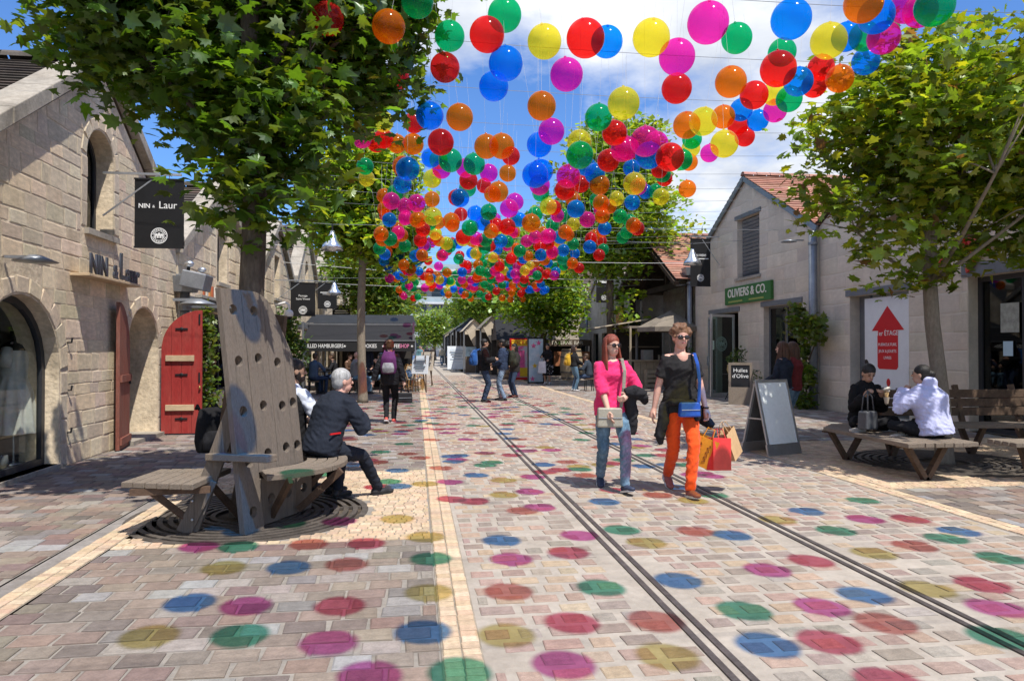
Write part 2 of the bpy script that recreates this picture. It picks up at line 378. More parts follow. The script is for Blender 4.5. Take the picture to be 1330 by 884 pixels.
# stone threshold drain by the wall
# ================================================================== BUILDINGS
lime_m = mat('limestone_rubble', (.66, .545, .39), .93, .28, 2.4, 1.0, 22, dirt=.5)
lime_ob = mat('limestone_block', (1, 1, 1), .93, .20, 4, .7, 22, tint='obj', dirt=.45, space='Generated')
ashlar_m = mat('pale_ashlar', (.57, .495, .405), .9, .12, 1.5, .3, 40, dirt=.3)
ashlar_ob = mat('pale_ashlar_block', (1, 1, 1), .88, .10, 1.0, .25, 12, tint='obj', dirt=.25)
coping_m = mat('coping_stone', (.33, .295, .245), .9, .25, 3, .5, 40, dirt=.6)
roofdark_m = mat('dark_clay_tile', (1, 1, 1), .85, .25, 5, .4, 40, tint='attr', dirt=.4)
roofred_m = mat('red_clay_tile', (1, 1, 1), .85, .2, 5, .4, 40, tint='attr', dirt=.3)
steel_m = mat('grey_painted_steel', (.16, .165, .175), .5, .12, 6, .1, 60, metal=.2)
zinc_m = mat('zinc_pipe', (.25, .265, .285), .45, .15, 5, .1, 30, metal=.5)
darkframe_m = mat('dark_window_frame', (.035, .036, .04), .4, .1, 8, .1, 60)
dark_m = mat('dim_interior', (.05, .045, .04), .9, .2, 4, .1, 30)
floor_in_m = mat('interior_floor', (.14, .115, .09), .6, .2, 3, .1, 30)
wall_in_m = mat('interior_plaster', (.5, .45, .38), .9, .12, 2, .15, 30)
redpaint_m = mat('weathered_red_paint', (.36, .035, .03), .55, .28, 6, .3, 50, col2=(.27, .04, .032), stretch=(1, 1, .25), dirt=.3)
maroon_m = mat('faded_maroon_paint', (.23, .075, .05), .6, .3, 7, .35, 50, col2=(.17, .075, .055), stretch=(1, 1, .25))
rawwood_m = mat('raw_pine', (.52, .385, .24), .75, .2, 6, .3, 60, stretch=(.3, 1, 1))
black_m = mat('black_sign_board', (.011, .011, .012), .45, .2, 5, .05, 60)
iron2_m = mat('black_iron', (.02, .02, .022), .5, .2, 9, .2, 60, metal=.3)
white_m = mat('white_lettering', (.78, .78, .76), .5, .04, 8, 0)
metal_m = mat('brushed_metal', (.52, .54, .56), .35, .1, 8, .1, 40, metal=.85)
glass_m = glass_mat('shop_glass', (.88, .9, .88), .42)
glassd_m = glass_mat('dark_glass', (.25, .28, .28), .5)

def TL(y0, x=-4.35): return Matrix(((0, 0, 1, x), (1, 0, 0, y0), (0, 1, 0, 0), (0, 0, 0, 1)))     # faces +x, u runs away from the viewer
def TR(y1, x=9.8): return Matrix(((0, 0, -1, x), (-1, 0, 0, y1), (0, 1, 0, 0), (0, 0, 0, 1)))      # faces -x, u runs towards the viewer
def TF(x0, y, z=0): return Matrix(((1, 0, 0, x0), (0, 0, -1, y), (0, 1, 0, z), (0, 0, 0, 1)))      # faces -y
def arch(u0, u1, v0, v1, rise=None, n=14):
    c = (u0 + u1) / 2; r = (u1 - u0) / 2; rise = rise or r; sp = v1 - rise
    return [(u0, v0), (u1, v0)] + [(c + r * math.cos(PI * i / n), sp + rise * math.sin(PI * i / n)) for i in range(n + 1)]
def rect(u0, u1, v0, v1): return [(u0, v0), (u1, v0), (u1, v1), (u0, v1)]
BLK = []
for k in range(6):
    j = lambda a: random.uniform(-a, a); b = [(-.5, -.5), (.5, -.5), (.5, .5), (-.5, .5)]
    mid = [(x + j(.03), y + j(.05)) for x, y in b]
    vs = [(x, y, -1) for x, y in mid] + [(x, y, .35) for x, y in mid] + [(x * .93, y * .88, 1 + j(.3)) for x, y in mid] + [(j(.1), j(.1), 1.15 + j(.25))]
    fs = [(i, (i + 1) % 4, 4 + (i + 1) % 4, 4 + i) for i in range(4)] + [(4 + i, 4 + (i + 1) % 4, 8 + (i + 1) % 4, 8 + i) for i in range(4)] + [(8 + i, 8 + (i + 1) % 4, 12) for i in range(4)]
    BLK.append((vs, fs))
def blk_meshes(m):
    r = []
    for vs, fs in BLK:
        me = bpy.data.meshes.new('stone'); me.from_pydata(vs, [], fs); me.materials.append(m); r.append(me)
    return r
BLK_L, BLK_A = blk_meshes(lime_ob), blk_meshes(ashlar_ob)
def widths_at(poly, z0, z1, shrink=True):
    """u-interval of a convex-ish outline between two heights."""
    lo, hi = [], []
    for z in (z0, (z0 + z1) / 2, z1):
        xs = []
        for i in range(len(poly)):
            (a, b), (c, d) = poly[i], poly[(i + 1) % len(poly)]
            if (b - z) * (d - z) <= 0 and abs(b - d) > 1e-9: xs.append(a + (c - a) * (z - b) / (d - b))
        if xs: lo.append(min(xs)); hi.append(max(xs))
    if not lo: return None
    if shrink and len(lo) < 3: return None
    return (max(lo), min(hi)) if shrink else (min(lo), max(hi))
def courses(parent, T, outline, holes, meshes, pal, ch, bw, gap, proud, vmax=99, umax=99, umin=-99, chvar=.25, bvar=.35, ja=.08):
    v = .004; top = max(p[1] for p in outline)
    while v < min(top, vmax):
        h = ch * (1 + random.uniform(-chvar, chvar)); w = widths_at(outline, v + .002, min(v + h, top - .01))
        if w:
            iv = [(max(w[0], umin), min(w[1], umax))]
            for hl in holes:
                q = widths_at(hl, v, v + h, False)
                if q: iv = [s for a, b in iv for s in ((a, min(b, q[0] - .012)), (max(a, q[1] + .012), b)) if s[1] - s[0] > .05]
            for a, b in iv:
                u = a - random.uniform(0, .5) * bw
                while u < b - .03:
                    ww = bw * (1 + random.uniform(-bvar, bvar)); x0, x1 = max(u, a), min(u + ww, b)
                    if b - x1 < .1: x1 = b
                    if x1 - x0 > .05:
                        o = link('stone', random.choice(meshes), parent)
                        o.matrix_basis = T @ Matrix.Translation(((x0 + x1) / 2, v + h / 2, 0)) @ Matrix.Diagonal((x1 - x0 - gap, h - gap, proud * random.uniform(.6, 1.3), 1))
                        o.color = (*jit(random.choice(pal), ja), 1)
                    u = x1 + 1e-4 if x1 == b else u + ww
        v += h
PAL_LIME = [(.67, .55, .385), (.645, .535, .385), (.70, .575, .41), (.62, .51, .37), (.68, .54, .375), (.60, .495, .36)]
PAL_ASH = [(.57, .495, .405), (.60, .515, .415), (.535, .47, .39), (.58, .495, .40), (.62, .53, .43)]
def roof(root, T, W, eave, peak, depth, m, pal, over=.1, pitch=.13, fwd=.0, name='roof'):
    """Two slopes of lapped tile courses with a ridge; runs back from the wall by depth."""
    r = MB(); c = W / 2; t = MB()
    for s in (-1, 1):
        e = V(c + s * (c + over), eave - over * (peak - eave) / c, 0); k = V(c, peak, 0); d = (k - e); L = d.length; d.normalize(); nrm = V(-d.y, d.x, 0) * (1 if s < 0 else -1)
        if nrm.y < 0: nrm = -nrm
        n = int(L / pitch)
        t.add([T @ (e + V(0, 0, fwd)), T @ (k + V(0, 0, fwd)), T @ (k + V(0, 0, -depth)), T @ (e + V(0, 0, -depth))], [(0, 1, 2, 3)])
        seg = max(1, int(depth / 1.4))
        for i in range(n):
            a = e + d * (L * i / n) + nrm * .05; b = e + d * (L * (i + 1.12) / n) + nrm * .022
            for q in range(seg):
                w0, w1 = fwd - (depth + fwd) * q / seg, fwd - (depth + fwd) * (q + 1) / seg; cc = jit(random.choice(pal), .14)
                r.add([T @ (a + V(0, 0, w0)), T @ (b + V(0, 0, w0)), T @ (b + V(0, 0, w1)), T @ (a + V(0, 0, w1)), T @ (a - nrm * .035 + V(0, 0, w0)), T @ (a - nrm * .035 + V(0, 0, w1))], [(0, 1, 2, 3), (0, 3, 5, 4)], cc)
    ro = t.build(name, mat('roof_boarding', (.10, .075, .055), .9, .2, 5, .2, 40), root)
    r.build('tile_courses', m, ro, recalc=False, kind='stuff')
    for q in range(int(depth / .42)):
        w0 = fwd - q * .42; x = MB(); cc = jit(random.choice(pal), .2)
        P = [T @ V(c + .13 * math.cos(a), peak + .03 + .11 * math.sin(a), w) for w in (w0, w0 - .40) for a in [PI * i / 6 for i in range(7)]]
        x.add(P, [(i, i + 1, 8 + i, 7 + i) for i in range(6)], cc); x.build('ridge_tile', m, ro, recalc=False)
    return ro
def coping(root, T, W, eave, peak, m, th=.2, dp=.42, fwd=.13, lift=.06, n=4):
    c = W / 2
    for s in (-1, 1):
        a, b = V(c + s * (c + .06), eave - .04, 0), V(c, peak, 0); d = (b - a)
        for i in range(n):
            p, q = a + d * (i / n), a + d * ((i + 1) / n - .006)
            up = V(0, th, 0); z0, z1 = V(0, lift, fwd), V(0, lift, fwd - dp)
            vs = [T @ (x + z) for z in (z0, z1) for x in (p, q, q + up, p + up)]
            bevel(MB().add(vs, [(0, 1, 2, 3), (4, 7, 6, 5), (0, 4, 5, 1), (1, 5, 6, 2), (2, 6, 7, 3), (3, 7, 4, 0)]).build('coping_stone', m, root), .012)
def plate(name, poly, T, w0, th, m, parent, holes=()):
    return MB().slab(poly, holes, T @ Matrix.Translation((0, 0, w0)), th).build(name, m, parent)
def inset(poly, k):
    cx = sum(p[0] for p in poly) / len(poly); cy = sum(p[1] for p in poly) / len(poly)
    x0, x1 = min(p[0] for p in poly), max(p[0] for p in poly); y0, y1 = min(p[1] for p in poly), max(p[1] for p in poly)
    cx, cy = (x0 + x1) / 2, (y0 + y1) / 2
    return [(cx + (p[0] - cx) * (1 - 2 * k / (x1 - x0)), cy + (p[1] - cy) * (1 - 2 * k / (y1 - y0))) for p in poly]
def window(root, poly, T, depth, fw, mf, mg, bars=0, door=False, name='window'):
    """Frame ring, glass pane, optional mullions set back in the opening."""
    inn = inset(poly, fw)
    f = plate(name, poly, T, -depth, .06, mf, root, [inn])
    plate('pane', inset(poly, fw - .005), T, -depth + .02, .012, mg, f)
    x0, x1 = min(p[0] for p in inn), max(p[0] for p in inn); y0, y1 = min(p[1] for p in inn), max(p[1] for p in inn)
    for k in range(bars):
        u = x0 + (x1 - x0) * (k + 1) / (bars + 1); plate('mullion', rect(u - .02, u + .02, y0, y1), T, -depth + .005, .05, mf, f)
    return f
def voussoirs(parent, T, poly, meshes, pal, th=.2, n=9):
    u0, u1 = min(p[0] for p in poly), max(p[0] for p in poly); v1 = max(p[1] for p in poly); c = (u0 + u1) / 2; r = (u1 - u0) / 2; sp = v1 - r
    for i in range(n):
        a = PI * (i + .5) / n; rr = r + th / 2 + .01
        o = link('stone', random.choice(meshes), parent); o.color = (*jit(random.choice(pal), .06), 1)
        o.matrix_basis = T @ Matrix.Translation((c + rr * math.cos(a), sp + rr * math.sin(a), 0)) @ Matrix.Rotation(a - PI / 2, 4, 'Z') @ Matrix.Diagonal((PI * rr / n - .012, th, .012, 1))
def wall(root, T, outline, holes, th, m, name='wall'):
    return plate(name, outline, T, 0, -th, m, root, holes)
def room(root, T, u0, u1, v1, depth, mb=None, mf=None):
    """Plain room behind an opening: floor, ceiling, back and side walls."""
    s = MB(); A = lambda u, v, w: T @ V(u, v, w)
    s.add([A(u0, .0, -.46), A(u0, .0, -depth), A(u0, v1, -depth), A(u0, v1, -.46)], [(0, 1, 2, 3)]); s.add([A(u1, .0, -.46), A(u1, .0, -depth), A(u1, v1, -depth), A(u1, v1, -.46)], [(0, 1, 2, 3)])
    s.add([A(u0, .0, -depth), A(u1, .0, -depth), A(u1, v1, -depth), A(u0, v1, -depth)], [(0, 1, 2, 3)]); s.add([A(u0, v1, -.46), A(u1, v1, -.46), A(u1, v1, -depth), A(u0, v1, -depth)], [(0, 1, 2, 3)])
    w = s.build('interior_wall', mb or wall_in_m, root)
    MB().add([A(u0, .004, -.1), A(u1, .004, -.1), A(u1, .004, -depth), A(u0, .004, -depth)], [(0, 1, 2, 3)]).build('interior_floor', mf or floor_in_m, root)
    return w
def sides(root, T, W, eave, depth, m):
    for u in (.01, W - .01):
        plate('side_wall', rect(0, depth, 0, eave), T @ Matrix(((0, 0, 1, u), (0, 1, 0, 0), (-1, 0, 0, -.46), (0, 0, 0, 1))), 0, .005, m, root)
def gable(W, eave, peak): return [(0, 0), (W, 0), (W, eave), (W / 2, peak), (0, eave)]
PAL_DARK = [(.075, .057, .045), (.095, .07, .052), (.06, .05, .042), (.11, .08, .06), (.085, .068, .058)]
PAL_RED = [(.36, .17, .115), (.40, .20, .14), (.31, .155, .11), (.42, .225, .16), (.34, .19, .14)]

# ---------------- near left shop: rubble gable with arched shop window and arched doorway
b1 = tag(empty('stone_shop'), 'rough limestone gabled shop with arched window and arched doorway beside red doors', 'building')
Y0, Y1 = 7.40, 13.70; W1 = Y1 - Y0; T1 = TL(Y0)
shop_arch = arch(.33, 2.02, .06, 2.08); door_arch = arch(4.12, 5.40, -.01, 2.13); up_arch = arch(2.72, 3.58, 3.08, 4.50)
out1 = gable(W1, 3.28, 5.32)
w1 = wall(b1, T1, out1, [shop_arch, door_arch, up_arch], .45, lime_m)
courses(w1, T1, out1, [inset(shop_arch, -.2), inset(door_arch, -.17), inset(up_arch, -.16)], BLK_L, PAL_LIME, .205, .40, .011, .005, chvar=.35, bvar=.45, ja=.10)
voussoirs(w1, T1, shop_arch, BLK_L, PAL_LIME, .19, 11); voussoirs(w1, T1, door_arch, BLK_L, PAL_LIME, .17, 9); voussoirs(w1, T1, up_arch, BLK_L, PAL_LIME, .15, 7)
for uu, v0, v1 in ((3.95, .0, 1.48), (5.49, 0, 1.48), (.22, 0, 1.2), (2.13, 0, 1.2), (2.64, 3.1, 4.05), (3.66, 3.1, 4.05)):   # dressed jamb stones
    k = max(2, round((v1 - v0) / .3))
    for i in range(k):
        hh = (v1 - v0) / k; o = link('stone', random.choice(BLK_L), w1); o.color = (*jit((.60, .50, .37), .05), 1)
        o.matrix_basis = T1 @ Matrix.Translation((uu, v0 + hh * (i + .5), 0)) @ Matrix.Diagonal((.165, hh - .012, .011, 1))
sides(b1, T1, W1, 3.28, 8, lime_m)
roof(b1, T1, W1, 3.34, 5.42, 9, roofdark_m, PAL_DARK, over=.02)
coping(b1, T1, W1, 3.30, 5.36, coping_m)
window(b1, shop_arch, T1, .22, .075, darkframe_m, glass_m, name='shop_window')
plate('window_sill', rect(.28, 2.07, .0, .06), T1, -.3, .33, coping_m, b1)
window(b1, up_arch, T1, .30, .05, darkframe_m, glassd_m, bars=1)
plate('window_sill', rect(2.66, 3.64, 3.0, 3.08), T1, -.3, .36, coping_m, b1)
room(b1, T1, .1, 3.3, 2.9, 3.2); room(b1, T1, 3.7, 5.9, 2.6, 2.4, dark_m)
plate('door_step', rect(4.05, 5.48, .0, .07), T1, -.5, .62, coping_m, b1)
plate('inner_door', arch(4.16, 4.5, 0, 1.9, .3), T1, -.42, .04, darkframe_m, b1)
for v in (.42, .95, 1.55):
    MB().tube([T1 @ V(2.22, v, .0), T1 @ V(2.22, v, .05), T1 @ V(2.22, v + .06, .06)], .012, 6).build('wall_hook', iron2_m, b1)
# lintel plank with stand-up letters
lp_o = tag(empty('shop_sign', (-4.35, 10.55, 2.43)), 'pale wooden shelf sign with standing letters NIN & Laur above the maroon door', 'sign')
bevel(MB().box((.12, 0, -.012), (.24, 1.78, .035)).build('shelf', rawwood_m, lp_o), .004)
tm = mat('dark_chrome_letter', (.07, .08, .105), .25, .06, 8, 0, metal=.3)
for s, y, sz, z in (('NIN', -.52, .36, .13), ('&', .0, .26, .10), ('L', .24, .52, .19), ('aur', .60, .44, .115)):
    text(s, 'lettering', tm, lp_o, (.20, y, z), (R(90), 0, R(90)), sz, .012, sx=.84, bold=.010)
# red door leaf swung out square to the wall
def leaf_poly(w, h, low): return [(0, 0), (w, 0), (w, h)] + [(w - w * math.sin(PI / 2 * i / 9) * 1.0, low + (h - low) * math.cos(PI / 2 * i / 9) ** 1.0) for i in range(1, 10)]
dr = tag(empty('door_leaf', (-4.29, 12.82, .03)), 'bright red arched plank door leaf with two pale battens swung open', 'door')
TD = Matrix(((1, 0, 0, 0), (0, 0, -1, 0), (0, 1, 0, 0), (0, 0, 0, 1)))
pol = leaf_poly(.66, 2.1, 1.42)
for k in range(4):
    u0, u1 = .66 * k / 4 + .002, .66 * (k + 1) / 4 - .002
    tp = [(u, max(1.42, 1.42 + .68 * math.sqrt(max(0, 1 - ((.66 - u) / .66) ** 2)))) for u in [u1 - (u1 - u0) * i / 5 for i in range(6)]]
    bevel(MB().slab([(u0, 0), (u1, 0)] + tp, [], TD, .045).build('plank', redpaint_m, dr), .003)
for v in (.44, 1.28): bevel(MB().box((.31, -.065, v), (.46, .035, .10)).build('batten', rawwood_m, dr), .004)
for v, l in ((.25, .2), (1.0, .2), (1.78, .2)):
    MB().box((.33, -.052, v), (l, .014, .03)).ell((.33, -.055, v), (.035, .012, .03)).build('hinge_strap', iron2_m, dr)
for v in (.12, .95, 1.95): MB().box((.62, -.052, v), (.025, .014, .17)).build('bolt', iron2_m, dr)
MB().ell((.635, -.07, .78), (.018, .02, .03)).build('door_knob', mat('brass', (.5, .36, .12), .35, .1, 8, 0, metal=.9), dr)
# maroon leaf folded back along the wall
dm = tag(empty('door_leaf', (-4.31, 11.50, .02)), 'faded maroon arched plank door leaf folded back against the stone wall', 'door'); dm.rotation_euler.z = R(-90 + 10)
for k in range(4):
    u0, u1 = .70 * k / 4 + .002, .70 * (k + 1) / 4 - .002
    tp = [(u, 1.42 + .70 * math.sqrt(max(0, 1 - ((.70 - u) / .70) ** 2))) for u in [u1 - (u1 - u0) * i / 5 for i in range(6)]]
    bevel(MB().slab([(u0, 0), (u1, 0)] + tp, [], TD, .05).build('plank', maroon_m, dm), .003)
for k, v in enumerate((.12, 1.02)): MB().box((.35, .016, v), (.66, .03, .1)).build('rail', maroon_m, dm)
MB().box((.08, .02, 1.0), (.02, .03, .16)).build('pull_handle', iron2_m, dm)
for v in (.3, 1.5): MB().box((.04, -.052, v), (.12, .015, .04)).build('hinge', iron2_m, dm)

def emblem(root, m, c, r, T):
    """Round house emblem: ring and three little gabled cellars."""
    A = T @ Matrix.Translation((c[0], c[1], .0)); n = 28
    circ = lambda q: [(q * math.cos(2 * PI * i / n), q * math.sin(2 * PI * i / n)) for i in range(n)]
    s = MB().slab(circ(r), [circ(r * .90)], A, .004); s.slab(circ(r * .62), [circ(r * .56)], A, .004)
    for k in (-1, 0, 1):
        w = r * .16; x = k * r * .34; h = r * (.42 if k == 0 else .3)
        s.slab([(x - w, -r * .3), (x - w * .35, -r * .3), (x - w * .35, -r * .02), (x + w * .35, -r * .02), (x + w * .35, -r * .3), (x + w, -r * .3), (x + w, h * .6), (x, h), (x - w, h * .6)], [], A, .004)
    for k in range(22):
        a = 2 * PI * k / 22
        if k in (0, 11): continue
        x, y = r * .76 * math.cos(a), r * .76 * math.sin(a); q = r * .055
        s.slab([(x - q, y - q * 1.6), (x + q, y - q * 1.6), (x + q, y + q * 1.6), (x - q, y + q * 1.6)], [], A, .003)
    return s.build('emblem', m, root)
def banner(loc, w, h, wall_x, label, lines=(), group='black banners hung out over the street', ez=.2, tie=None):
    """Black cloth banner hung from a wall bracket; faces up the street."""
    o = tag(empty('banner_sign', loc), label, 'banner', group)
    b = MB().box((0, 0, -h / 2), (w, .012, h)).build('board', black_m, o)
    MB().box((0, -.009, -.012), (w + .01, .02, .024)).box((0, -.009, -h + .012), (w + .01, .02, .024)).build('edge_bar', iron2_m, o)
    s = 1 if wall_x > loc[0] else -1; d = abs(wall_x - loc[0])
    MB().bar((-s * w * .45, 0, .06), (s * d, 0, .06), .03).build('bracket_arm', metal_m, o)
    MB().bar((-s * w * .0, 0, .06), (s * d, 0, -h * .55), .02).build('bracket_strut', metal_m, o)
    MB().tube([(-s * .2 * w, 0, .05), (-s * .2 * w, 0, -.01)], .006, 5).tube([(s * .3 * w, 0, .05), (s * .3 * w, 0, -.01)], .006, 5).build('hook', metal_m, o)
    for t_, z, sz, sx in lines:
      if not t_: MB().box((0, -.009, z), (sx * w, .006, sz)).build('printed_line', white_m, o)
      else: text(t_, 'lettering', white_m, o, (0, -.009, z), (R(90), 0, 0), sz, .002, sx=sx)
    emblem(o, white_m, (0, -h * .82), w * .17, Matrix(((1, 0, 0, 0), (0, 0, -1, -.0075), (0, 1, 0, 0), (0, 0, 0, 1))))
    return o
bn = banner((-3.60, 10.62, 3.88), .66, .99, -4.35, 'large black banner reading NIN & Laur beside the upper arched window')
text('NIN', 'lettering', white_m, bn, (-.20, -.009, -.395), (R(90), 0, 0), .088, .002, bold=.0015)
text('&', 'lettering', white_m, bn, (-.075, -.009, -.40), (R(90), 0, 0), .055, .002)
text('Laur', 'lettering', white_m, bn, (.115, -.009, -.38), (R(90), 0, 0), .145, .002, sx=.95)

# ---------------- the row of gabled cellars behind it on the left
def cellar_left(y0, y1, eave, peak, label, stones=False, x=-4.35, upper='arch'):
    b = tag(empty('gabled_house'), label, 'building', 'stone cellars along the left of the street'); T = TL(y0, x); W = y1 - y0; c = W / 2
    up = (arch if upper == 'arch' else rect)(c - .42, c + .42, eave - .25, eave + 1.1)
    dw, sw = rect(.5, 1.5, 0, 2.15), rect(2.2, W - .5, .5, 2.25)
    o = gable(W, eave, peak); w = wall(b, T, o, [up, dw, sw], .4, lime_m)
    if stones: courses(w, T, o, [inset(q, -.12) for q in (up, dw, sw)], BLK_L, PAL_LIME, .30, .62, .02, .01)
    sides(b, T, W, eave, 8, lime_m); roof(b, T, W, eave + .06, peak + .1, 9, roofdark_m, PAL_DARK, over=.02, pitch=.15); coping(b, T, W, eave, peak + .04, coping_m, n=3)
    window(b, up, T, .25, .05, darkframe_m, glassd_m, bars=1); window(b, dw, T, .2, .08, darkframe_m, glassd_m, name='door'); window(b, sw, T, .2, .06, darkframe_m, glassd_m, bars=2, name='shop_window')
    plate('window_sill', rect(c - .5, c + .5, eave - .33, eave - .25), T, -.3, .36, coping_m, b)
    plate('lintel', rect(.35, W - .35, 2.28, 2.5), T, .0, .02, steel_m, b)
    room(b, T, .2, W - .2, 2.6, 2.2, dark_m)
    return b
cellar_left(13.72, 19.95, 3.2, 5.0, 'stone gabled house with orange fascia lettering beyond the arched doorway', True)
cellar_left(19.97, 26.5, 3.3, 5.25, 'stone gabled house with tall upper slit behind the holed wooden bench', True, upper='rect')
cellar_left(26.52, 32.3, 3.9, 6.2, 'stone gabled house with the highest peak above the black awning')
cellar_left(32.32, 38.6, 3.9, 6.1, 'stone gabled house with lower roof just past the highest peak')
cellar_left(38.62, 44.6, 3.9, 6.1, 'last stone gabled house visible before the leafy street end')
cellar_left(44.62, 52, 3.9, 6.1, 'far stone gabled house hidden mostly by street trees')
cellar_left(1.0, 7.38, 3.28, 5.32, 'plain stone gabled house before the arched shop window')
fs = tag(empty('fascia_sign', (-4.33, 15.9, 2.62)), 'small orange letters on a stone band beside the grey floodlight', 'sign')
MB().box((.06, 0, -.1), (.12, 2.2, .06)).build('shelf', coping_m, fs)
for k in range(9): MB().box((.09, -.85 + k * .2, .04 - .012 * (k % 3)), (.03, .09, .26 - .03 * (k % 2))).build('letter', mat(('fascia_rust', 'fascia_white', 'fascia_orange')[k % 3], ((.40, .11, .05), (.62, .58, .50), (.55, .24, .07))[k % 3], .6, .2, 8, 0), fs)
MB().box((.5, 0, -.32), (1.0, 2.6, .06)).build('awning_bar', steel_m, fs)

# ---------------- right-hand shop with the green sign
def lintel(root, T, u0, u1, v, h=.14): 
    return plate('lintel', rect(u0 - .12, u1 + .12, v + .003, v + h), T, -.2, .235, steel_m, root)
r1 = tag(empty('stone_shop'), 'pale ashlar gabled shop with green sign, louvred loft window and glass doors', 'building')
YR1, YR0 = 24.02, 16.25; WR = YR1 - YR0; TR1 = TR(YR1)
U = lambda y: YR1 - y
d1, s1, lv = rect(U(22.7), U(20.65), 0, 2.62), rect(U(19.05), U(17.1), .02, 2.66), rect(U(20.7), U(19.28), 3.62, 5.42)
outr = gable(WR, 4.45, 6.55); wr = wall(r1, TR1, outr, [d1, s1, lv], .4, ashlar_m)
courses(wr, TR1, outr, [d1, s1, lv], BLK_A, PAL_ASH, .36, .85, .008, .006, chvar=.08, ja=.045)
sides(r1, TR1, WR, 4.45, 8, ashlar_m); roof(r1, TR1, WR, 4.52, 6.64, 9, roofred_m, PAL_RED, over=.06, pitch=.2, fwd=.1)
for s in (-1, 1): MB().bar(TR1 @ V(WR / 2 + s * (WR / 2 + .05), 4.42, .08), TR1 @ V(WR / 2, 6.58, .08), .14, .05, up=(1, 0, 0)).build('verge_board', zinc_m, r1)
window(r1, s1, TR1, .22, .06, steel_m, glassd_m, bars=1, name='shop_window'); lintel(r1, TR1, U(19.05), U(17.1), 2.66); lintel(r1, TR1, U(22.7), U(20.65), 2.62); lintel(r1, TR1, U(20.7), U(19.28), 5.42, .12)
plate('window_sill', rect(U(20.8), U(19.18), 3.54, 3.62), TR1, -.2, .26, coping_m, r1)
lv_o = plate('louvre_frame', lv, TR1, -.22, .05, steel_m, r1, [inset(lv, .07)])
for k in range(15):
    z = 3.74 + k * .113; MB().box(TR1 @ V(U(19.99), z, -.16), (.02, 1.26, .12), M=Matrix.Rotation(R(-38), 3, 'Y')).build('slat', zinc_m, lv_o)
plate('loft_backing', lv, TR1, -.36, .01, dark_m, r1)
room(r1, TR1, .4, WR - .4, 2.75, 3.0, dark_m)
# two glass door leaves standing open
for y, ang, nm in ((22.65, -98, 'left'), (20.72, -160, 'right')):
    dl = tag(empty('glass_door', (9.72, y, .02), R(ang)), 'glass shop door leaf with pale metal frame standing open, ' + ('paper notice on it' if nm == 'left' else 'round emblem on it'), 'door')
    TT = Matrix(((1, 0, 0, 0), (0, 0, -1, 0), (0, 1, 0, 0), (0, 0, 0, 1))); q = rect(0, .98, 0, 2.5)
    plate('frame', q, TT, 0, .045, metal_m, dl, [rect(.07, .91, .12, 2.42)]); plate('pane', rect(.06, .92, .11, 2.43), TT, .018, .01, glass_mat('door_glass_' + nm, (.62, .72, .68), .6), dl)
    MB().box((.05, -.06, 1.05), (.03, .07, .3)).build('handle', metal_m, dl)
    if nm == 'left': plate('paper_notice', rect(.5, .78, 1.42, 1.72), TT, .05, .002, white_m, dl)
    else: emblem(dl, white_m, (.5, 1.6), .22, TT @ Matrix.Translation((0, 0, .05)))
# green shop sign
gs = tag(empty('shop_sign', (9.80, 19.93, 3.11)), 'green board with pale letters OLIVIERS & CO. over the glass doors', 'sign')
bevel(MB().box((-.05, 0, 0), (.09, 2.94, .53)).build('board', mat('green_sign_paint', (.035, .14, .03), .45, .15, 3, .08, 50), gs), .008)
sgm = mat('cream_letter', (.72, .68, .58), .5, .05, 8, 0)
text('OLIVIERS & CO.', 'lettering', sgm, gs, (-.098, 0, .06), (R(90), 0, R(-90)), .36, .012, sx=1.0, bold=.004)
for y, w in ((.72, .95), (-.62, .9)): MB().box((-.098, y, -.185), (.006, w, .05)).build('small_print', mat('gold_letter', (.30, .33, .08), .5, .5, 40, 0), gs)
banner((9.15, 22.0, 5.05), .68, 1.56, 9.8, 'tall black banner with round emblem beside the louvred loft window', (('OLIVIERS', -.55, .10, 1), ('', -.66, .025, .8)))

# ---------------- right-hand building with the arrow poster
r2 = tag(empty('stone_shop'), 'pale ashlar building with red arrow poster and dark glazed door behind the plank bench', 'building')
YB1, YB0 = 16.23, 8.4; T2 = TR(YB1); U2 = lambda y: YB1 - y
po, d2 = rect(U2(15.0), U2(13.05), .02, 2.66), rect(U2(11.5), U2(9.6), .0, 2.75)
out2 = gable(YB1 - YB0, 4.45, 6.55); w2 = wall(r2, T2, out2, [po, d2], .4, ashlar_m)
courses(w2, T2, out2, [po, d2], BLK_A, PAL_ASH, .36, .85, .008, .006, chvar=.08, ja=.045)
sides(r2, T2, YB1 - YB0, 4.45, 8, ashlar_m); roof(r2, T2, YB1 - YB0, 4.52, 6.64, 9, roofred_m, PAL_RED, over=.06, pitch=.2, fwd=.1)
lintel(r2, T2, U2(15.0), U2(13.05), 2.66); lintel(r2, T2, U2(11.5), U2(9.6), 2.75, .24)
plate('bay_lining', rect(U2(15.0), U2(14.62), .02, 2.66), T2, -.3, .06, steel_m, r2)
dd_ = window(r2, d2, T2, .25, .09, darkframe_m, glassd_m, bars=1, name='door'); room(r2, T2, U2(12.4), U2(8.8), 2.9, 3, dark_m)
plate('door_notice', rect(U2(10.95), U2(10.75), 1.35, 1.6), T2, -.19, .003, mat('pale_blue_paper', (.45, .6, .68), .6, .05, 8, 0), dd_)
plate('door_notice', rect(U2(11.0), U2(10.62), 1.75, 2.25), T2, -.19, .003, mat('grey_poster', (.33, .33, .28), .6, .3, 9, 0), dd_)
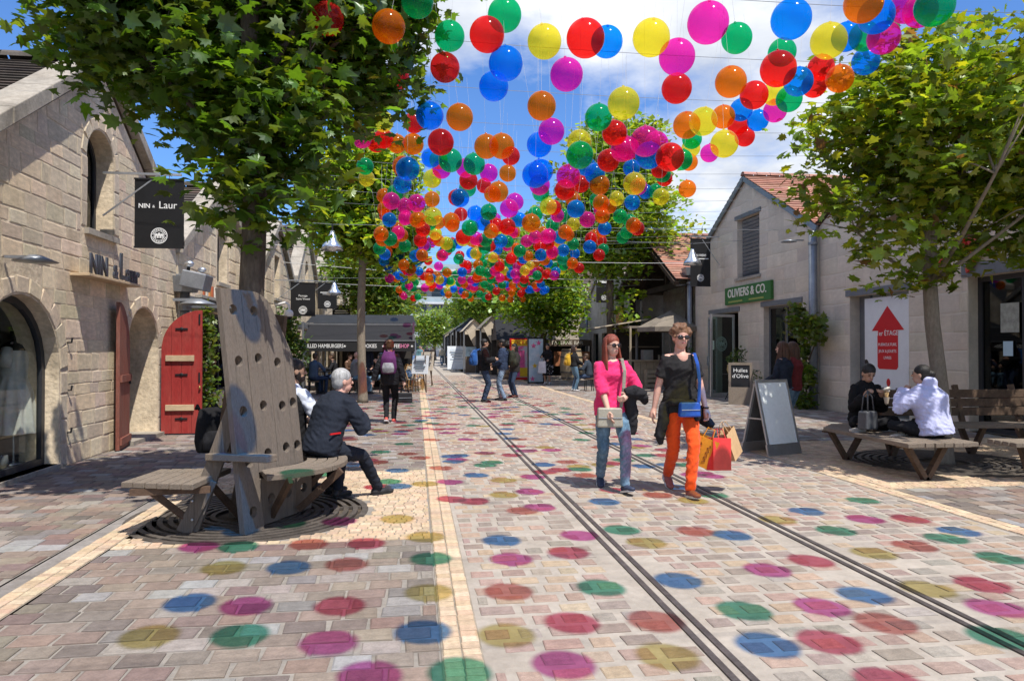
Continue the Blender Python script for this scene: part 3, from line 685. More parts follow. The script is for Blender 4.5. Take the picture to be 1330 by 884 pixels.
# poster: white panel, red arrow, words, two half faces
ps = tag(empty('wall_poster', (9.93, 13.84, .14)), 'white poster with big red up arrow reading ETAGE between ashlar piers', 'poster')
TP = Matrix(((0, 0, -1, 0), (-1, 0, 0, 0), (0, 1, 0, 0), (0, 0, 0, 1)))
plate('panel', rect(-.77, .77, 0, 2.44), TP, 0, .03, mat('poster_white', (.70, .70, .70), .45, .04, 3, 0), ps)
red_m = mat('poster_red', (.55, .012, .016), .45, .05, 5, 0)
ar = [(-.33, .95), (-.28, .9), (.28, .9), (.33, .95), (.33, 1.72), (.52, 1.72), (0, 2.24), (-.52, 1.72), (-.33, 1.72)]
plate('arrow', ar, TP, .031, .004, red_m, ps)
for s, z, h in (('1er ÉTAGE', 1.66, .15), ('PUÉRICULTURE,', 1.42, .085), ('JEUX & JOUETS', 1.28, .085), ('LIVRES', 1.14, .085)):
    text(s, 'lettering', white_m, ps, (-.037, 0, z), (R(90), 0, R(-90)), h, .001)
circ = lambda cx, cz, a, b, n=24, a0=0, a1=2 * PI: [(cx + a * math.cos(a0 + (a1 - a0) * i / n), cz + b * math.sin(a0 + (a1 - a0) * i / n)) for i in range(n if a1 - a0 > 6 else n + 1)]
skinp = mat('poster_skin', (.62, .36, .27), .5, .08, 5, 0); hairp = mat('poster_hair', (.03, .022, .02), .5, .1, 9, 0)
plate('printed_face', [(max(-.765, q[0]), q[1]) for q in circ(-.70, .62, .10, .28)], TP, .031, .003, skinp, ps); plate('printed_hair', [(max(-.765, q[0]), q[1]) for q in circ(-.72, .86, .12, .24)], TP, .035, .003, hairp, ps)
plate('printed_face', [(min(.765, q[0]), q[1]) for q in circ(.74, .62, .09, .28)], TP, .031, .003, skinp, ps); plate('printed_hair', [(min(.765, q[0]), q[1]) for q in circ(.74, .85, .08, .36)], TP, .035, .003, hairp, ps)
plate('printed_nose', circ(.02, .62, .06, .085), TP, .031, .003, red_m, ps)
sm = circ(.06, .52, .28, .22, 14, PI * 1.02, PI * 2) + circ(.06, .52, .19, .12, 14, PI * 1.02, PI * 2)[::-1]
plate('printed_smile', sm, TP, .031, .003, mat('poster_grey', (.12, .12, .12), .5, .05, 5, 0), ps)
# red shop emblem on the wall, half hidden by leaves
rs = tag(empty('wall_sign', (9.79, 11.45, 3.22)), 'glossy red leaf-shaped wall sign above the dark door behind tree leaves', 'sign')
s = MB()
for k in range(5): a = R(-60 + k * 42); s.ell((-.06, -.35 * math.cos(a) * .8, .17 * math.sin(a)), (.05, .30, .09), M=Matrix.Rotation(a, 3, 'X'))
s.build('emblem_body', mat('sign_red', (.5, .02, .012), .3, .1, 5, 0, coat=.4), rs, smooth=True); MB().box((-.01, .9, -.05), (.03, .8, .28)).build('emblem_letters', MATS['sign_red'], rs)
# building this side of it, outside the frame
r0 = tag(empty('stone_shop'), 'pale ashlar gabled shop past the dark glazed door', 'building'); T0 = TR(8.38)
o0 = gable(7.6, 4.45, 6.55); wall(r0, T0, o0, [rect(2, 5, 0, 2.6)], .4, ashlar_m); window(r0, rect(2, 5, 0, 2.6), T0, .25, .07, steel_m, glassd_m, bars=2); room(r0, T0, 1, 6.5, 2.7, 3, dark_m); roof(r0, T0, 7.6, 4.52, 6.64, 9, roofred_m, PAL_RED, over=.06, pitch=.24)

# ---------------- open timber hall
hall = tag(empty('market_hall'), 'open timber hall roof with dark rafters under red tiles beside the green sign shop', 'building')
TH = TR(31.2, 9.2); WH = 7.0
timber_m = mat('dark_timber', (.055, .038, .028), .8, .3, 5, .3, 50, stretch=(1, .3, 1))
rubble_m = mat('grey_rubble', (.33, .285, .225), .92, .3, 3, .8, 26, dirt=.5)
roof(hall, TH, WH, 4.05, 6.05, 8, roofred_m, PAL_RED, over=.25, pitch=.2, fwd=.15)
hw = wall(hall, TR(31.2, 11.2), gable(WH, 4.0, 5.95), [], .3, rubble_m)
courses(hw, TR(31.2, 11.2), gable(WH, 4.0, 5.95), [], blk_meshes(lime_ob), [(.33, .285, .225), (.30, .26, .21), (.37, .32, .25)], .26, .5, .02, .012)
for w in (.1, -.9):
    for s in (-1, 1): MB().bar(TH @ V(WH / 2 + s * (WH / 2 + .2), 3.78, w), TH @ V(WH / 2, 5.86, w), .14, .2, up=(1, 0, 0)).build('rafter', timber_m, hall)
    MB().bar(TH @ V(.2, 4.2 if w < 0 else 5.3, w), TH @ V(WH - .2, 4.2 if w < 0 else 5.3, w), .14, .2) if w < 0 else None
MB().bar(TH @ V(0, 3.96, -.9), TH @ V(WH, 3.96, -.9), .16, .22).build('tie_beam', timber_m, hall); MB().bar(TH @ V(WH / 2, 3.9, -.9), TH @ V(WH / 2, 5.8, -.9), .14, .14).build('king_post', timber_m, hall)
for k in range(-3, 4):
    if k: 
        v = 5.85 - abs(k) / 3.5 * 1.95; MB().bar(TH @ V(WH / 2 + k * WH / 7, v - .06, .1), TH @ V(WH / 2 + k * WH / 7, v - .06, -2.2), .09, .12).build('purlin', timber_m, hall)
for u in (.15, WH - .15): MB().box(TH @ V(u, 2.0, -.5), (.22, .22, 4.0)).build('post', timber_m, hall)
MB().bar(TH @ V(-.3, 3.72, .2), TH @ V(-.3, 3.72, -3), .12, .1).build('gutter', zinc_m, hall)

# ---------------- further right
def house_right(y1, y0, eave, peak, label, x=9.8):
    b = tag(empty('gabled_house'), label, 'building', 'grey houses along the right of the street'); T = TR(y1, x); W = y1 - y0; c = W / 2
    ops = [rect(c - .45, c + .45, eave - .4, eave + .95), rect(.8, 1.9, 0, 2.3), rect(2.6, W - .8, .4, 2.3), rect(W - 2.2, W - 1.3, 2.9, 4.0)]
    wall(b, T, gable(W, eave, peak), ops, .35, mat('grey_render', (.43, .39, .335), .92, .2, 2, .4, 30, dirt=.4))
    sides(b, T, W, eave, 8, MATS['grey_render']); roof(b, T, W, eave + .06, peak + .1, 9, roofdark_m, PAL_DARK, over=.05, pitch=.2)
    for i, q in enumerate(ops): window(b, q, T, .2, .06, darkframe_m, glassd_m, bars=i % 2, name='door' if i == 1 else 'window')
    for s in (-1, 1): MB().bar(T @ V(c + s * (c + .05), eave - .02, .06), T @ V(c, peak + .02, .06), .16, .08, up=(1, 0, 0)).build('verge_board', coping_m, b)
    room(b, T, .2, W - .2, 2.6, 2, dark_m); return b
house_right(39.4, 31.4, 4.4, 6.6, 'grey rendered house with pale verge just past the open timber hall')
house_right(47.2, 39.42, 4.4, 6.6, 'grey rendered house behind the street tree past the terrace awning')
house_right(55.2, 47.22, 4.4, 6.6, 'far grey rendered house behind the row of stalls')
# zinc downpipes between the houses
def pipe(x, y, z1, label, hopper=True):
    p = tag(empty('drainpipe', (x, y, 0)), label, 'drainpipe'); MB().tube([(0, 0, .0), (0, 0, z1)], .085 if hopper else .1, 12).build('pipe', zinc_m, p, smooth=True)
    for z in (.6, 2.2, z1 - .3): MB().lathe([(.09, -.03), (.115, -.03), (.115, .03), (.09, .03)], 12, (0, 0, z)).build('collar', zinc_m, p)
    if hopper: MB().box((0, 0, z1 + .1), (.34, .34, .28), taper=1.35).build('hopper', zinc_m, p)
pipe(9.64, 16.24, 4.35, 'wide grey drainpipe with climbing vine between the two ashlar shops', False)
pipe(9.62, 24.1, 4.1, 'grey drainpipe with hopper under the hall roof edge')
pipe(9.62, 39.4, 4.0, 'far grey drainpipe with hopper on the grey houses')
pipe(-4.2, 13.72, 2.55, 'grey drainpipe beside the red door leaf')
# modern block closing the street
mb_ = tag(empty('apartment_block', (4, 132, 0)), 'pale modern apartment block with balconies closing the street', 'building')
conc = mat('pale_concrete', (.55, .56, .57), .85, .1, .4, .1, 10); 
MB().box((0, 6, 8), (34, 10, 16)).build('wall', mat('block_wall', (.42, .43, .45), .85, .15, .4, .1, 10), mb_)
for f in range(5):
    z = 1.0 + f * 3.0; MB().box((0, -.1, z + 2.85), (34.4, 3.2, .35)).build('floor_slab', conc, mb_)
    MB().box((-3 + f * 1.3, -1.62, z + 3.5), (20, .08, .95)).build('balcony_rail', mat('balcony_glass', (.33, .40, .43), .15, .1, 1, 0), mb_)
    for k in range(11): 
        if (k * 7 + f * 3) % 5: MB().box((-14.6 + k * 2.9, .98, z + 1.45), (1.9, .1, 2.3)).build('window', mat('block_window', (.06, .075, .09), .12, .2, 1, 0), mb_)
        else: MB().box((-14.6 + k * 2.9, .97, z + 1.45), (2.4, .12, 2.7)).build('panel', conc, mb_)
# ================================================================== TREES, VINES
leaf_at = leaf_mat('leaf_green', .55); leaf_ob = leaf_mat('leaf_green_single', .55, tint='obj')
bark_m = mat('plane_bark', (.085, .066, .05), .92, .4, 6, 1.0, 24, col2=(.13, .105, .08), stretch=(1, 1, .3), dirt=.4)
bark2_m = mat('pale_smooth_bark', (.25, .215, .165), .9, .3, 5, .5, 24, col2=(.17, .14, .105), stretch=(1, 1, .4))
# lobed plane/maple leaf, tip along +y, folded along the midrib
_o = [(0, -.42), (.10, -.36), (.30, -.42), (.26, -.24), (.50, -.12), (.33, -.02), (.40, .20), (.20, .14), (.12, .30), (0, .58)]
LEAF_P = np.array([(x, y, -abs(x) * .28 - .12 * max(0, y) ** 2) for x, y in _o] + [(-x, y, -abs(x) * .28 - .12 * max(0, y) ** 2) for x, y in _o[-2:0:-1]] + [(0, -.05, 0)])
_n = len(LEAF_P) - 1
LEAF_F = np.array([(i, (i + 1) % _n, _n) for i in range(_n)])
SIMP_P = np.array([(0, -.5, 0), (.42, -.1, -.1), (.18, .2, -.05), (0, .55, -.12), (-.18, .2, -.05), (-.42, -.1, -.1)]); SIMP_F = np.array([(0, 1, 2), (0, 2, 3), (0, 3, 4), (0, 4, 5)])
def rot_batch(n, tilt, rng):
    """Random leaf frames: free heading, normals mostly up with a spread of tilt."""
    h = rng.uniform(0, 2 * PI, n); t = np.clip(rng.normal(0, tilt, n), -1.45, 1.45); a = rng.uniform(0, 2 * PI, n)
    ax = np.stack([np.cos(a), np.sin(a), np.zeros(n)], 1); c, s = np.cos(t), np.sin(t)
    K = np.zeros((n, 3, 3)); K[:, 0, 1] = -ax[:, 2]; K[:, 0, 2] = ax[:, 1]; K[:, 1, 0] = ax[:, 2]; K[:, 1, 2] = -ax[:, 0]; K[:, 2, 0] = -ax[:, 1]; K[:, 2, 1] = ax[:, 0]
    Rt = np.eye(3)[None] + s[:, None, None] * K + (1 - c)[:, None, None] * (K @ K)
    Z = np.zeros((n, 3, 3)); Z[:, 0, 0] = np.cos(h); Z[:, 0, 1] = -np.sin(h); Z[:, 1, 0] = np.sin(h); Z[:, 1, 1] = np.cos(h); Z[:, 2, 2] = 1
    return Rt @ Z
def leaf_cols(n, rng, base, spread=.28, dead=.0):
    k = 1 + rng.normal(0, spread, n).clip(-.6, .8); c = np.array(base)[None] * k[:, None]; y = rng.uniform(0, 1, n)
    c[:, 0] *= 1 + .55 * y * (y > .6); c[:, 2] *= .8 + .4 * rng.uniform(0, 1, n)
    if dead:
        d = rng.uniform(0, 1, n) < dead; c[d] = np.array((.16, .085, .03)) * rng.uniform(.7, 1.3, (d.sum(), 1))
    return c.clip(.004, .5)
def leaf_mesh(name, pos, rot, size, cols, P, F, m):
    n, k = len(pos), len(P)
    rv = np.random.default_rng(n); Q = P[None] * np.stack([rv.uniform(.72, 1.15, n), rv.uniform(.85, 1.2, n), rv.uniform(-.3, 2.6, n)], 1)[:, None, :]; Q[:, :, 2] -= (rv.uniform(-.1, .5, n))[:, None] * Q[:, :, 1] ** 2   # no two leaves curl alike
    vs = np.einsum('nij,nkj->nki', rot, Q) * size[:, None, None] + pos[:, None, :]
    fs = (F[None] + (np.arange(n) * k)[:, None, None]).reshape(-1, 3)
    me = bpy.data.meshes.new(name); me.vertices.add(n * k); me.vertices.foreach_set('co', vs.reshape(-1).astype(np.float32))
    me.loops.add(len(fs) * 3); me.loops.foreach_set('vertex_index', fs.reshape(-1).astype(np.int32))
    me.polygons.add(len(fs)); me.polygons.foreach_set('loop_start', np.arange(0, len(fs) * 3, 3, dtype=np.int32))
    me.update(); me.validate()
    at = me.color_attributes.new('Col', 'FLOAT_COLOR', 'CORNER'); cc = np.ones((n, len(F) * 3, 4), np.float32); cc[:, :, :3] = cols[:, None, :]
    at.data.foreach_set('color', cc.reshape(-1)); me.materials.append(m); return me
LEAF_ONE = []
for k in range(8):
    me = bpy.data.meshes.new('leaf'); q = LEAF_P.copy(); q[:, 2] *= (.2 + k * .35); q[:, 0] *= 1.08 - .045 * k; q[:, 2] -= (.45 - .1 * k) * q[:, 1] ** 2; me.from_pydata(q.tolist(), [], LEAF_F.tolist()); me.materials.append(leaf_ob); LEAF_ONE.append(me)
def tree(loc, blobs, n_leaf, leaf, label, trunk_r, trunk_top, name='plane_tree', base=(.062, .105, .022), bark=None, group=None, singles=0, simple=False, clump=.42, lean=(0, 0), per=46, tilt=.75, limbs=9, seed=1, dead=.0, trunk_pts=None):
    """Tapered trunk with limbs into the crown; leaves gather in clumps round twig ends."""
    rng = np.random.default_rng(seed); t = tag(empty(name, loc), label, 'tree', group); bark = bark or bark_m
    vol = np.array([b[3] * b[4] * b[5] * (b[6] if len(b) > 6 else 1) for b in blobs]); nc = max(8, n_leaf // per); C_ = []
    for b, k in zip(blobs, rng.multinomial(nc, vol / vol.sum())):
        d = rng.normal(0, 1, (k, 3)); d /= np.linalg.norm(d, axis=1)[:, None]; r = rng.uniform(.15, 1, k) ** (1 / 2.4)
        r *= 1 + rng.normal(0, .10, k); C_.append(np.array(b[:3]) + d * r[:, None] * np.array(b[3:6]))
    C_ = np.concatenate(C_); per_c = rng.poisson(n_leaf / len(C_), len(C_)) + 3
    pos = np.repeat(C_, per_c, axis=0); n = len(pos); off = rng.normal(0, 1, (n, 3)); off /= np.maximum(1, np.linalg.norm(off, axis=1) / 1.9)[:, None]
    pos = pos + off * np.array([clump, clump, clump * .55]) * np.repeat(rng.uniform(.6, 1.25, len(C_)), per_c)[:, None]
    rot = rot_batch(n, tilt, rng); size = leaf * rng.uniform(.6, 1.3, n); cols = leaf_cols(n, rng, base, dead=dead) * np.repeat(rng.uniform(.82, 1.2, len(C_)), per_c)[:, None]
    P, F = (SIMP_P, SIMP_F) if simple else (LEAF_P, LEAF_F)
    one = np.zeros(n, bool)
    if singles:
        w = pos + np.array(loc); cd = w - np.array((0, 0, 1.47)); dist = np.linalg.norm(cd, axis=1) - .35 * rng.uniform(0, 1, n)
        vis = np.array([in_view(p) for p in w]); 
        below = (pos[:, 2] - (C_[:, 2].mean())) * .25; order = np.argsort(np.where(vis, dist + below, 1e9)); one[order[:singles]] = True
    cr = link('crown', leaf_mesh('crown', pos[~one], rot[~one], size[~one], cols[~one], P, F, leaf_at), t); cr['kind'] = 'stuff'
    for i in np.nonzero(one)[0]:
        o = link('leaf', LEAF_ONE[i % 8], cr, pos[i]); o.rotation_euler = Matrix(rot[i].tolist()).to_euler(); o.scale = (size[i],) * 3; o.color = (*cols[i], 1)
    # trunk and limbs
    h = trunk_top; pts = trunk_pts or [(lean[0] * s + .03 * math.sin(s * 7 + seed), lean[1] * s + .03 * math.cos(s * 5 + seed), h * s) for s in (0, .02, .06, .15, .3, .45, .6, .75, .9, 1)]
    tr = [trunk_r * (1.35, 1.2, 1.08, 1.0, .95, .92, .87, .8, .68, .45)[min(9, i)] for i in range(len(pts))]
    tk = MB().tube(pts, tr, 14).build('trunk', bark, t, smooth=True)
    cen = np.array([b[:3] for b in blobs]).mean(0); lm = MB(); far = C_[rng.choice(len(C_), min(limbs * 3, len(C_)), replace=False)]
    zlow = np.percentile(C_[:, 2], 3)
    for k in range(limbs):
        q = far[k]; s0 = min(.97, max(.62, (q[2] - .9 * np.hypot(*(q[:2]))) / h)) ; i = min(len(pts) - 2, int(s0 * (len(pts) - 1))); a = V(*pts[i + 1]); b_ = V(*q); L = (b_ - a).length
        m1 = a.lerp(b_, .35) + V(*rng.normal(0, .08 * L, 3)) + V(0, 0, .05 * L); m2 = a.lerp(b_, .7) + V(*rng.normal(0, .07 * L, 3))
        r0 = min(trunk_r * .38, .026 + .012 * L / 2) if L > 1.6 else trunk_r * .32
        lm.tube([a, m1, m2, b_], [r0, r0 * .7, r0 * .42, r0 * .12], 7)
        for e in range(7):
            c2 = C_[rng.integers(len(C_))]; c2 = c2 * .45 + np.array(b_) * .55; lm.tube([m2, m2.lerp(V(*c2), .5) + V(*rng.normal(0, .06 * L, 3)), V(*c2)], [r0 * .36, r0 * .22, r0 * .06], 5)
    lm.build('branches', bark, t, smooth=True)
    return t
t_l = tree(T_L, [(-.12, .55, 4.25, 1.35, 1.05, .75), (.0, .6, 5.2, 1.35, 1.1, .75), (-1.25, .3, 4.65, .8, .9, .6), (.72, .75, 4.85, .75, .8, .7), (.08, .0, 3.1, .38, .38, .6, 2.4), (.14, .1, 3.5, .42, .45, .5, 1.5), (-.35, .2, 3.75, .4, .4, .3, 1.3)],
     13500, .15, 'big leafy plane tree rising out of the tall holed wooden bench', .118, 5.2, base=(.075, .16, .014), singles=300, seed=11, per=36, clump=.30, limbs=13, trunk_pts=[(0, 0, -.05), (0, 0, .03), (-.01, 0, .25), (-.02, .02, .8), (-.03, .02, 1.6), (.0, .03, 2.4), (.02, .02, 3.1), (.0, 0, 3.8), (-.04, 0, 4.5), (-.05, .05, 5.3)])
t_r = tree(T_R, [(.55, .4, 4.2, 1.75, 1.5, 1.45), (-.55, -.1, 4.0, 1.3, 1.3, 1.25), (-1.0, -.4, 3.0, .75, .7, .55, .8), (.9, -.3, 3.3, 1.2, 1.1, .7), (-.2, 0, 5.0, 1.0, 1.0, .75), (-.5, -.3, 2.5, .5, .4, .3, .5), (-.1, -1.7, 4.2, 1.4, 1.0, .8), (1.0, -1.6, 3.9, 1.2, 1.0, .8)],
     10500, .158, 'young leafy plane tree in the round grate by the plank bench', .10, 4.6, base=(.16, .26, .02), bark=bark2_m, singles=300, seed=5, per=26, clump=.27, limbs=12, dead=.025,
     trunk_pts=[(.02, 0, -.05), (.02, 0, .03), (.01, 0, .25), (.0, 0, .7), (-.06, 0, 1.2), (-.14, 0, 1.8), (-.17, 0, 2.3), (-.12, .05, 3.0), (-.05, .05, 3.8), (0, 0, 4.7)])
tree((-1.45, 19.75, 0), [(.25, .2, 5.1, 1.35, 1.4, 1.1), (.2, .1, 6.3, 1.2, 1.3, 1.0), (-.6, .2, 4.7, .7, .8, .6), (.95, 0, 4.4, .8, .8, .9), (-.3, -.2, 5.8, 1.1, 1.0, 1.0)], 11500, .215, 'slender plane tree standing before the black hamburger awning', .115, 6.2, base=(.21, .37, .035), bark=bark2_m, group='street trees further along', simple=True, seed=21, per=34, clump=.38)
tree((7.6, 27.2, 0), [(.2, .1, 6.6, 2.4, 2.1, 2.2), (.3, 0, 9.0, 1.9, 1.7, 1.6), (-.9, 0, 5.2, 1.4, 1.3, 1.2), (.5, -.2, 3.0, .7, .6, .8, .6)], 15000, .25, 'tall street tree by the pale kiosk parasol', .16, 8.0, base=(.20, .35, .035), group='street trees further along', simple=True, seed=33, per=34, clump=.46)
tree((6.15, 34.0, 0), [(0, 0, 4.1, 2.0, 1.9, 1.7), (.1, 0, 6.0, 1.5, 1.5, 1.2), (.3, -.6, 2.6, 1.5, 1.0, .6)], 9500, .235, 'low-branching street tree behind the tall printed stand', .14, 5.6, base=(.17, .31, .035), group='street trees further along', simple=True, seed=41, per=34, clump=.46)
tree((7.8, 47, 0), [(0, 0, 7.2, 3.2, 3, 2.7), (-1.6, 0, 5.2, 1.9, 1.9, 1.3)], 8500, .27, 'large round street tree behind the stall roofs', .2, 7, base=(.20, .35, .035), group='street trees further along', simple=True, seed=51, clump=.6)
tree((6.6, 60, 0), [(0, 0, 6.6, 3.3, 3, 2.6), (-1.6, 0, 4.9, 1.8, 2, 1.4)], 8000, .3, 'broad far tree over the end of the stalls', .2, 6, base=(.135, .25, .035), group='street trees further along', simple=True, seed=61, clump=.7)
tree((2.4, 92, 0), [(0, 0, 4.2, 2.7, 2.6, 2.2)], 4500, .36, 'small pale round tree closing the street by the modern block', .2, 5, base=(.16, .28, .05), group='street trees further along', simple=True, seed=71, clump=.8)
tree((-2.0, 33, 0), [(0, 0, 4.9, 1.7, 1.7, 1.7), (.5, 0, 3.6, 1.2, 1.2, .8)], 8000, .22, 'bright street tree behind the black hamburger awning', .14, 6, base=(.14, .25, .035), group='street trees further along', simple=True, seed=81, clump=.5)
tree((-2.2, 50, 0), [(0, 0, 5.6, 2.7, 2.4, 2.4)], 6000, .28, 'far left street tree in front of the last gabled house', .16, 6, base=(.13, .24, .035), group='street trees further along', simple=True, seed=91, clump=.6)
tree((6.4, 74, 0), [(0, 0, 5.6, 3.3, 2.6, 2.6)], 5000, .34, 'far right tree beyond the last stall', .18, 6, base=(.13, .24, .035), group='street trees further along', simple=True, seed=95, clump=.8)
# climbing vines
def vine(loc, blobs, n, leaf, label, stems, base=(.10, .17, .025), seed=3, singles=0):
    rng = np.random.default_rng(seed); t = tag(empty('climbing_vine', loc), label, 'vine', 'climbers on the walls')
    vol = np.array([b[3] * b[4] * b[5] for b in blobs]) ** .6; P = []
    for b, k in zip(blobs, rng.multinomial(n, vol / vol.sum())): P.append(np.array(b[:3]) + rng.uniform(-1, 1, (k, 3)) ** 1 * np.array(b[3:6]) * rng.uniform(.6, 1.1, (k, 1)))
    pos = np.concatenate(P); k = len(pos); rot = rot_batch(k, .9, rng)
    link('foliage', leaf_mesh('foliage', pos, rot, leaf * rng.uniform(.6, 1.3, k), leaf_cols(k, rng, base), LEAF_P, LEAF_F, leaf_at), t)['kind'] = 'stuff'
    s = MB()
    for st in stems: s.tube(st, [.022] * (len(st) - 1) + [.008], 6)
    s.build('stem', bark_m, t, smooth=True)
vine((9.42, 16.3, 0), [(0, .35, 2.2, .14, .35, .45), (0, -.15, 2.0, .14, .35, .35), (0, -.65, 1.9, .12, .28, .35), (.02, .1, 1.25, .12, .25, .6), (0, -.35, .85, .12, .2, .25), (-.05, .1, .25, .2, .5, .25), (-.05, .1, .7, .15, .3, .3)], 1150, .15, 'leafy grape vine climbing the wide drainpipe', [[(.1, .1, 0), (.12, .05, 1.0), (.1, .2, 1.8), (.06, .5, 2.5)], [(.1, -.05, 1.2), (.08, -.6, 1.9)], [(.1, 0, .5), (.05, -.4, .95)]], seed=4)
vine((-4.1, 14.6, 0), [(0, 0, 1.1, .25, .35, .6), (.05, -.1, 1.9, .18, .3, .5), (0, .1, .35, .25, .4, .3)], 900, .12, 'bright green climber beside the red door leaf', [[(0, 0, 0), (0, 0, 1.2), (.05, -.1, 2.3)]], base=(.11, .19, .03), seed=8)
vine((-4.15, 23.5, 0), [(.1, 0, 2.0, .35, .5, .8), (.3, .2, 1.2, .45, .5, .7), (.1, .3, 1.7, .3, .4, .3), (.1, 0, .5, .4, .5, .5)], 2000, .13, 'tall bushy climber left of the black awning', [[(0, 0, 0), (0, 0, 1.4), (.1, 0, 2.6)]], base=(.09, .17, .03), seed=9)
vine((9.0, 29.2, 0), [(0, 0, 1.2, .35, .8, 1.1), (0, -.4, 2.5, .3, .6, .5)], 1100, .16, 'dark climber on the post of the timber hall', [[(0, 0, 0), (0, 0, 2.6)]], base=(.05, .09, .02), seed=12)

# ================================================================== HANGING BALLS
FILM = {'R': ((1.0, .15, .14), (1.0, .07, .06)), 'O': ((1.0, .48, .12), (1.0, .33, .02)), 'Y': ((1.0, .92, .20), (.98, .85, .12)), 'G': ((.06, .74, .42), (.03, .58, .26)), 'B': ((.06, .55, 1.0), (.02, .38, 1.0)), 'P': ((1.0, .20, .74), (1.0, .07, .50))}
CNAME = {'R': 'red', 'O': 'orange', 'Y': 'yellow', 'G': 'green', 'B': 'blue', 'P': 'pink'}
BM = {k: ball_mat('ball_' + CNAME[k], *v) for k, v in FILM.items()}
BR = .145
def ball_geo():
    return MB().ell((0, 0, 0), BR, 28, 18).tube([(0, 0, BR - .004), (0, 0, BR + .012)], .012, 8)
BME = {}
for k in FILM:
    o = ball_geo().build('tmp', BM[k], smooth=True, recalc=False); BME[k] = o.data; bpy.data.objects.remove(o)
st_o = MB().tube([(0, 0, 0), (0, 0, 1)], .0011, 4).build('tmp', mat('nylon_line', (.6, .6, .6), .4, .05, 5, 0)); STR = st_o.data; bpy.data.objects.remove(st_o)
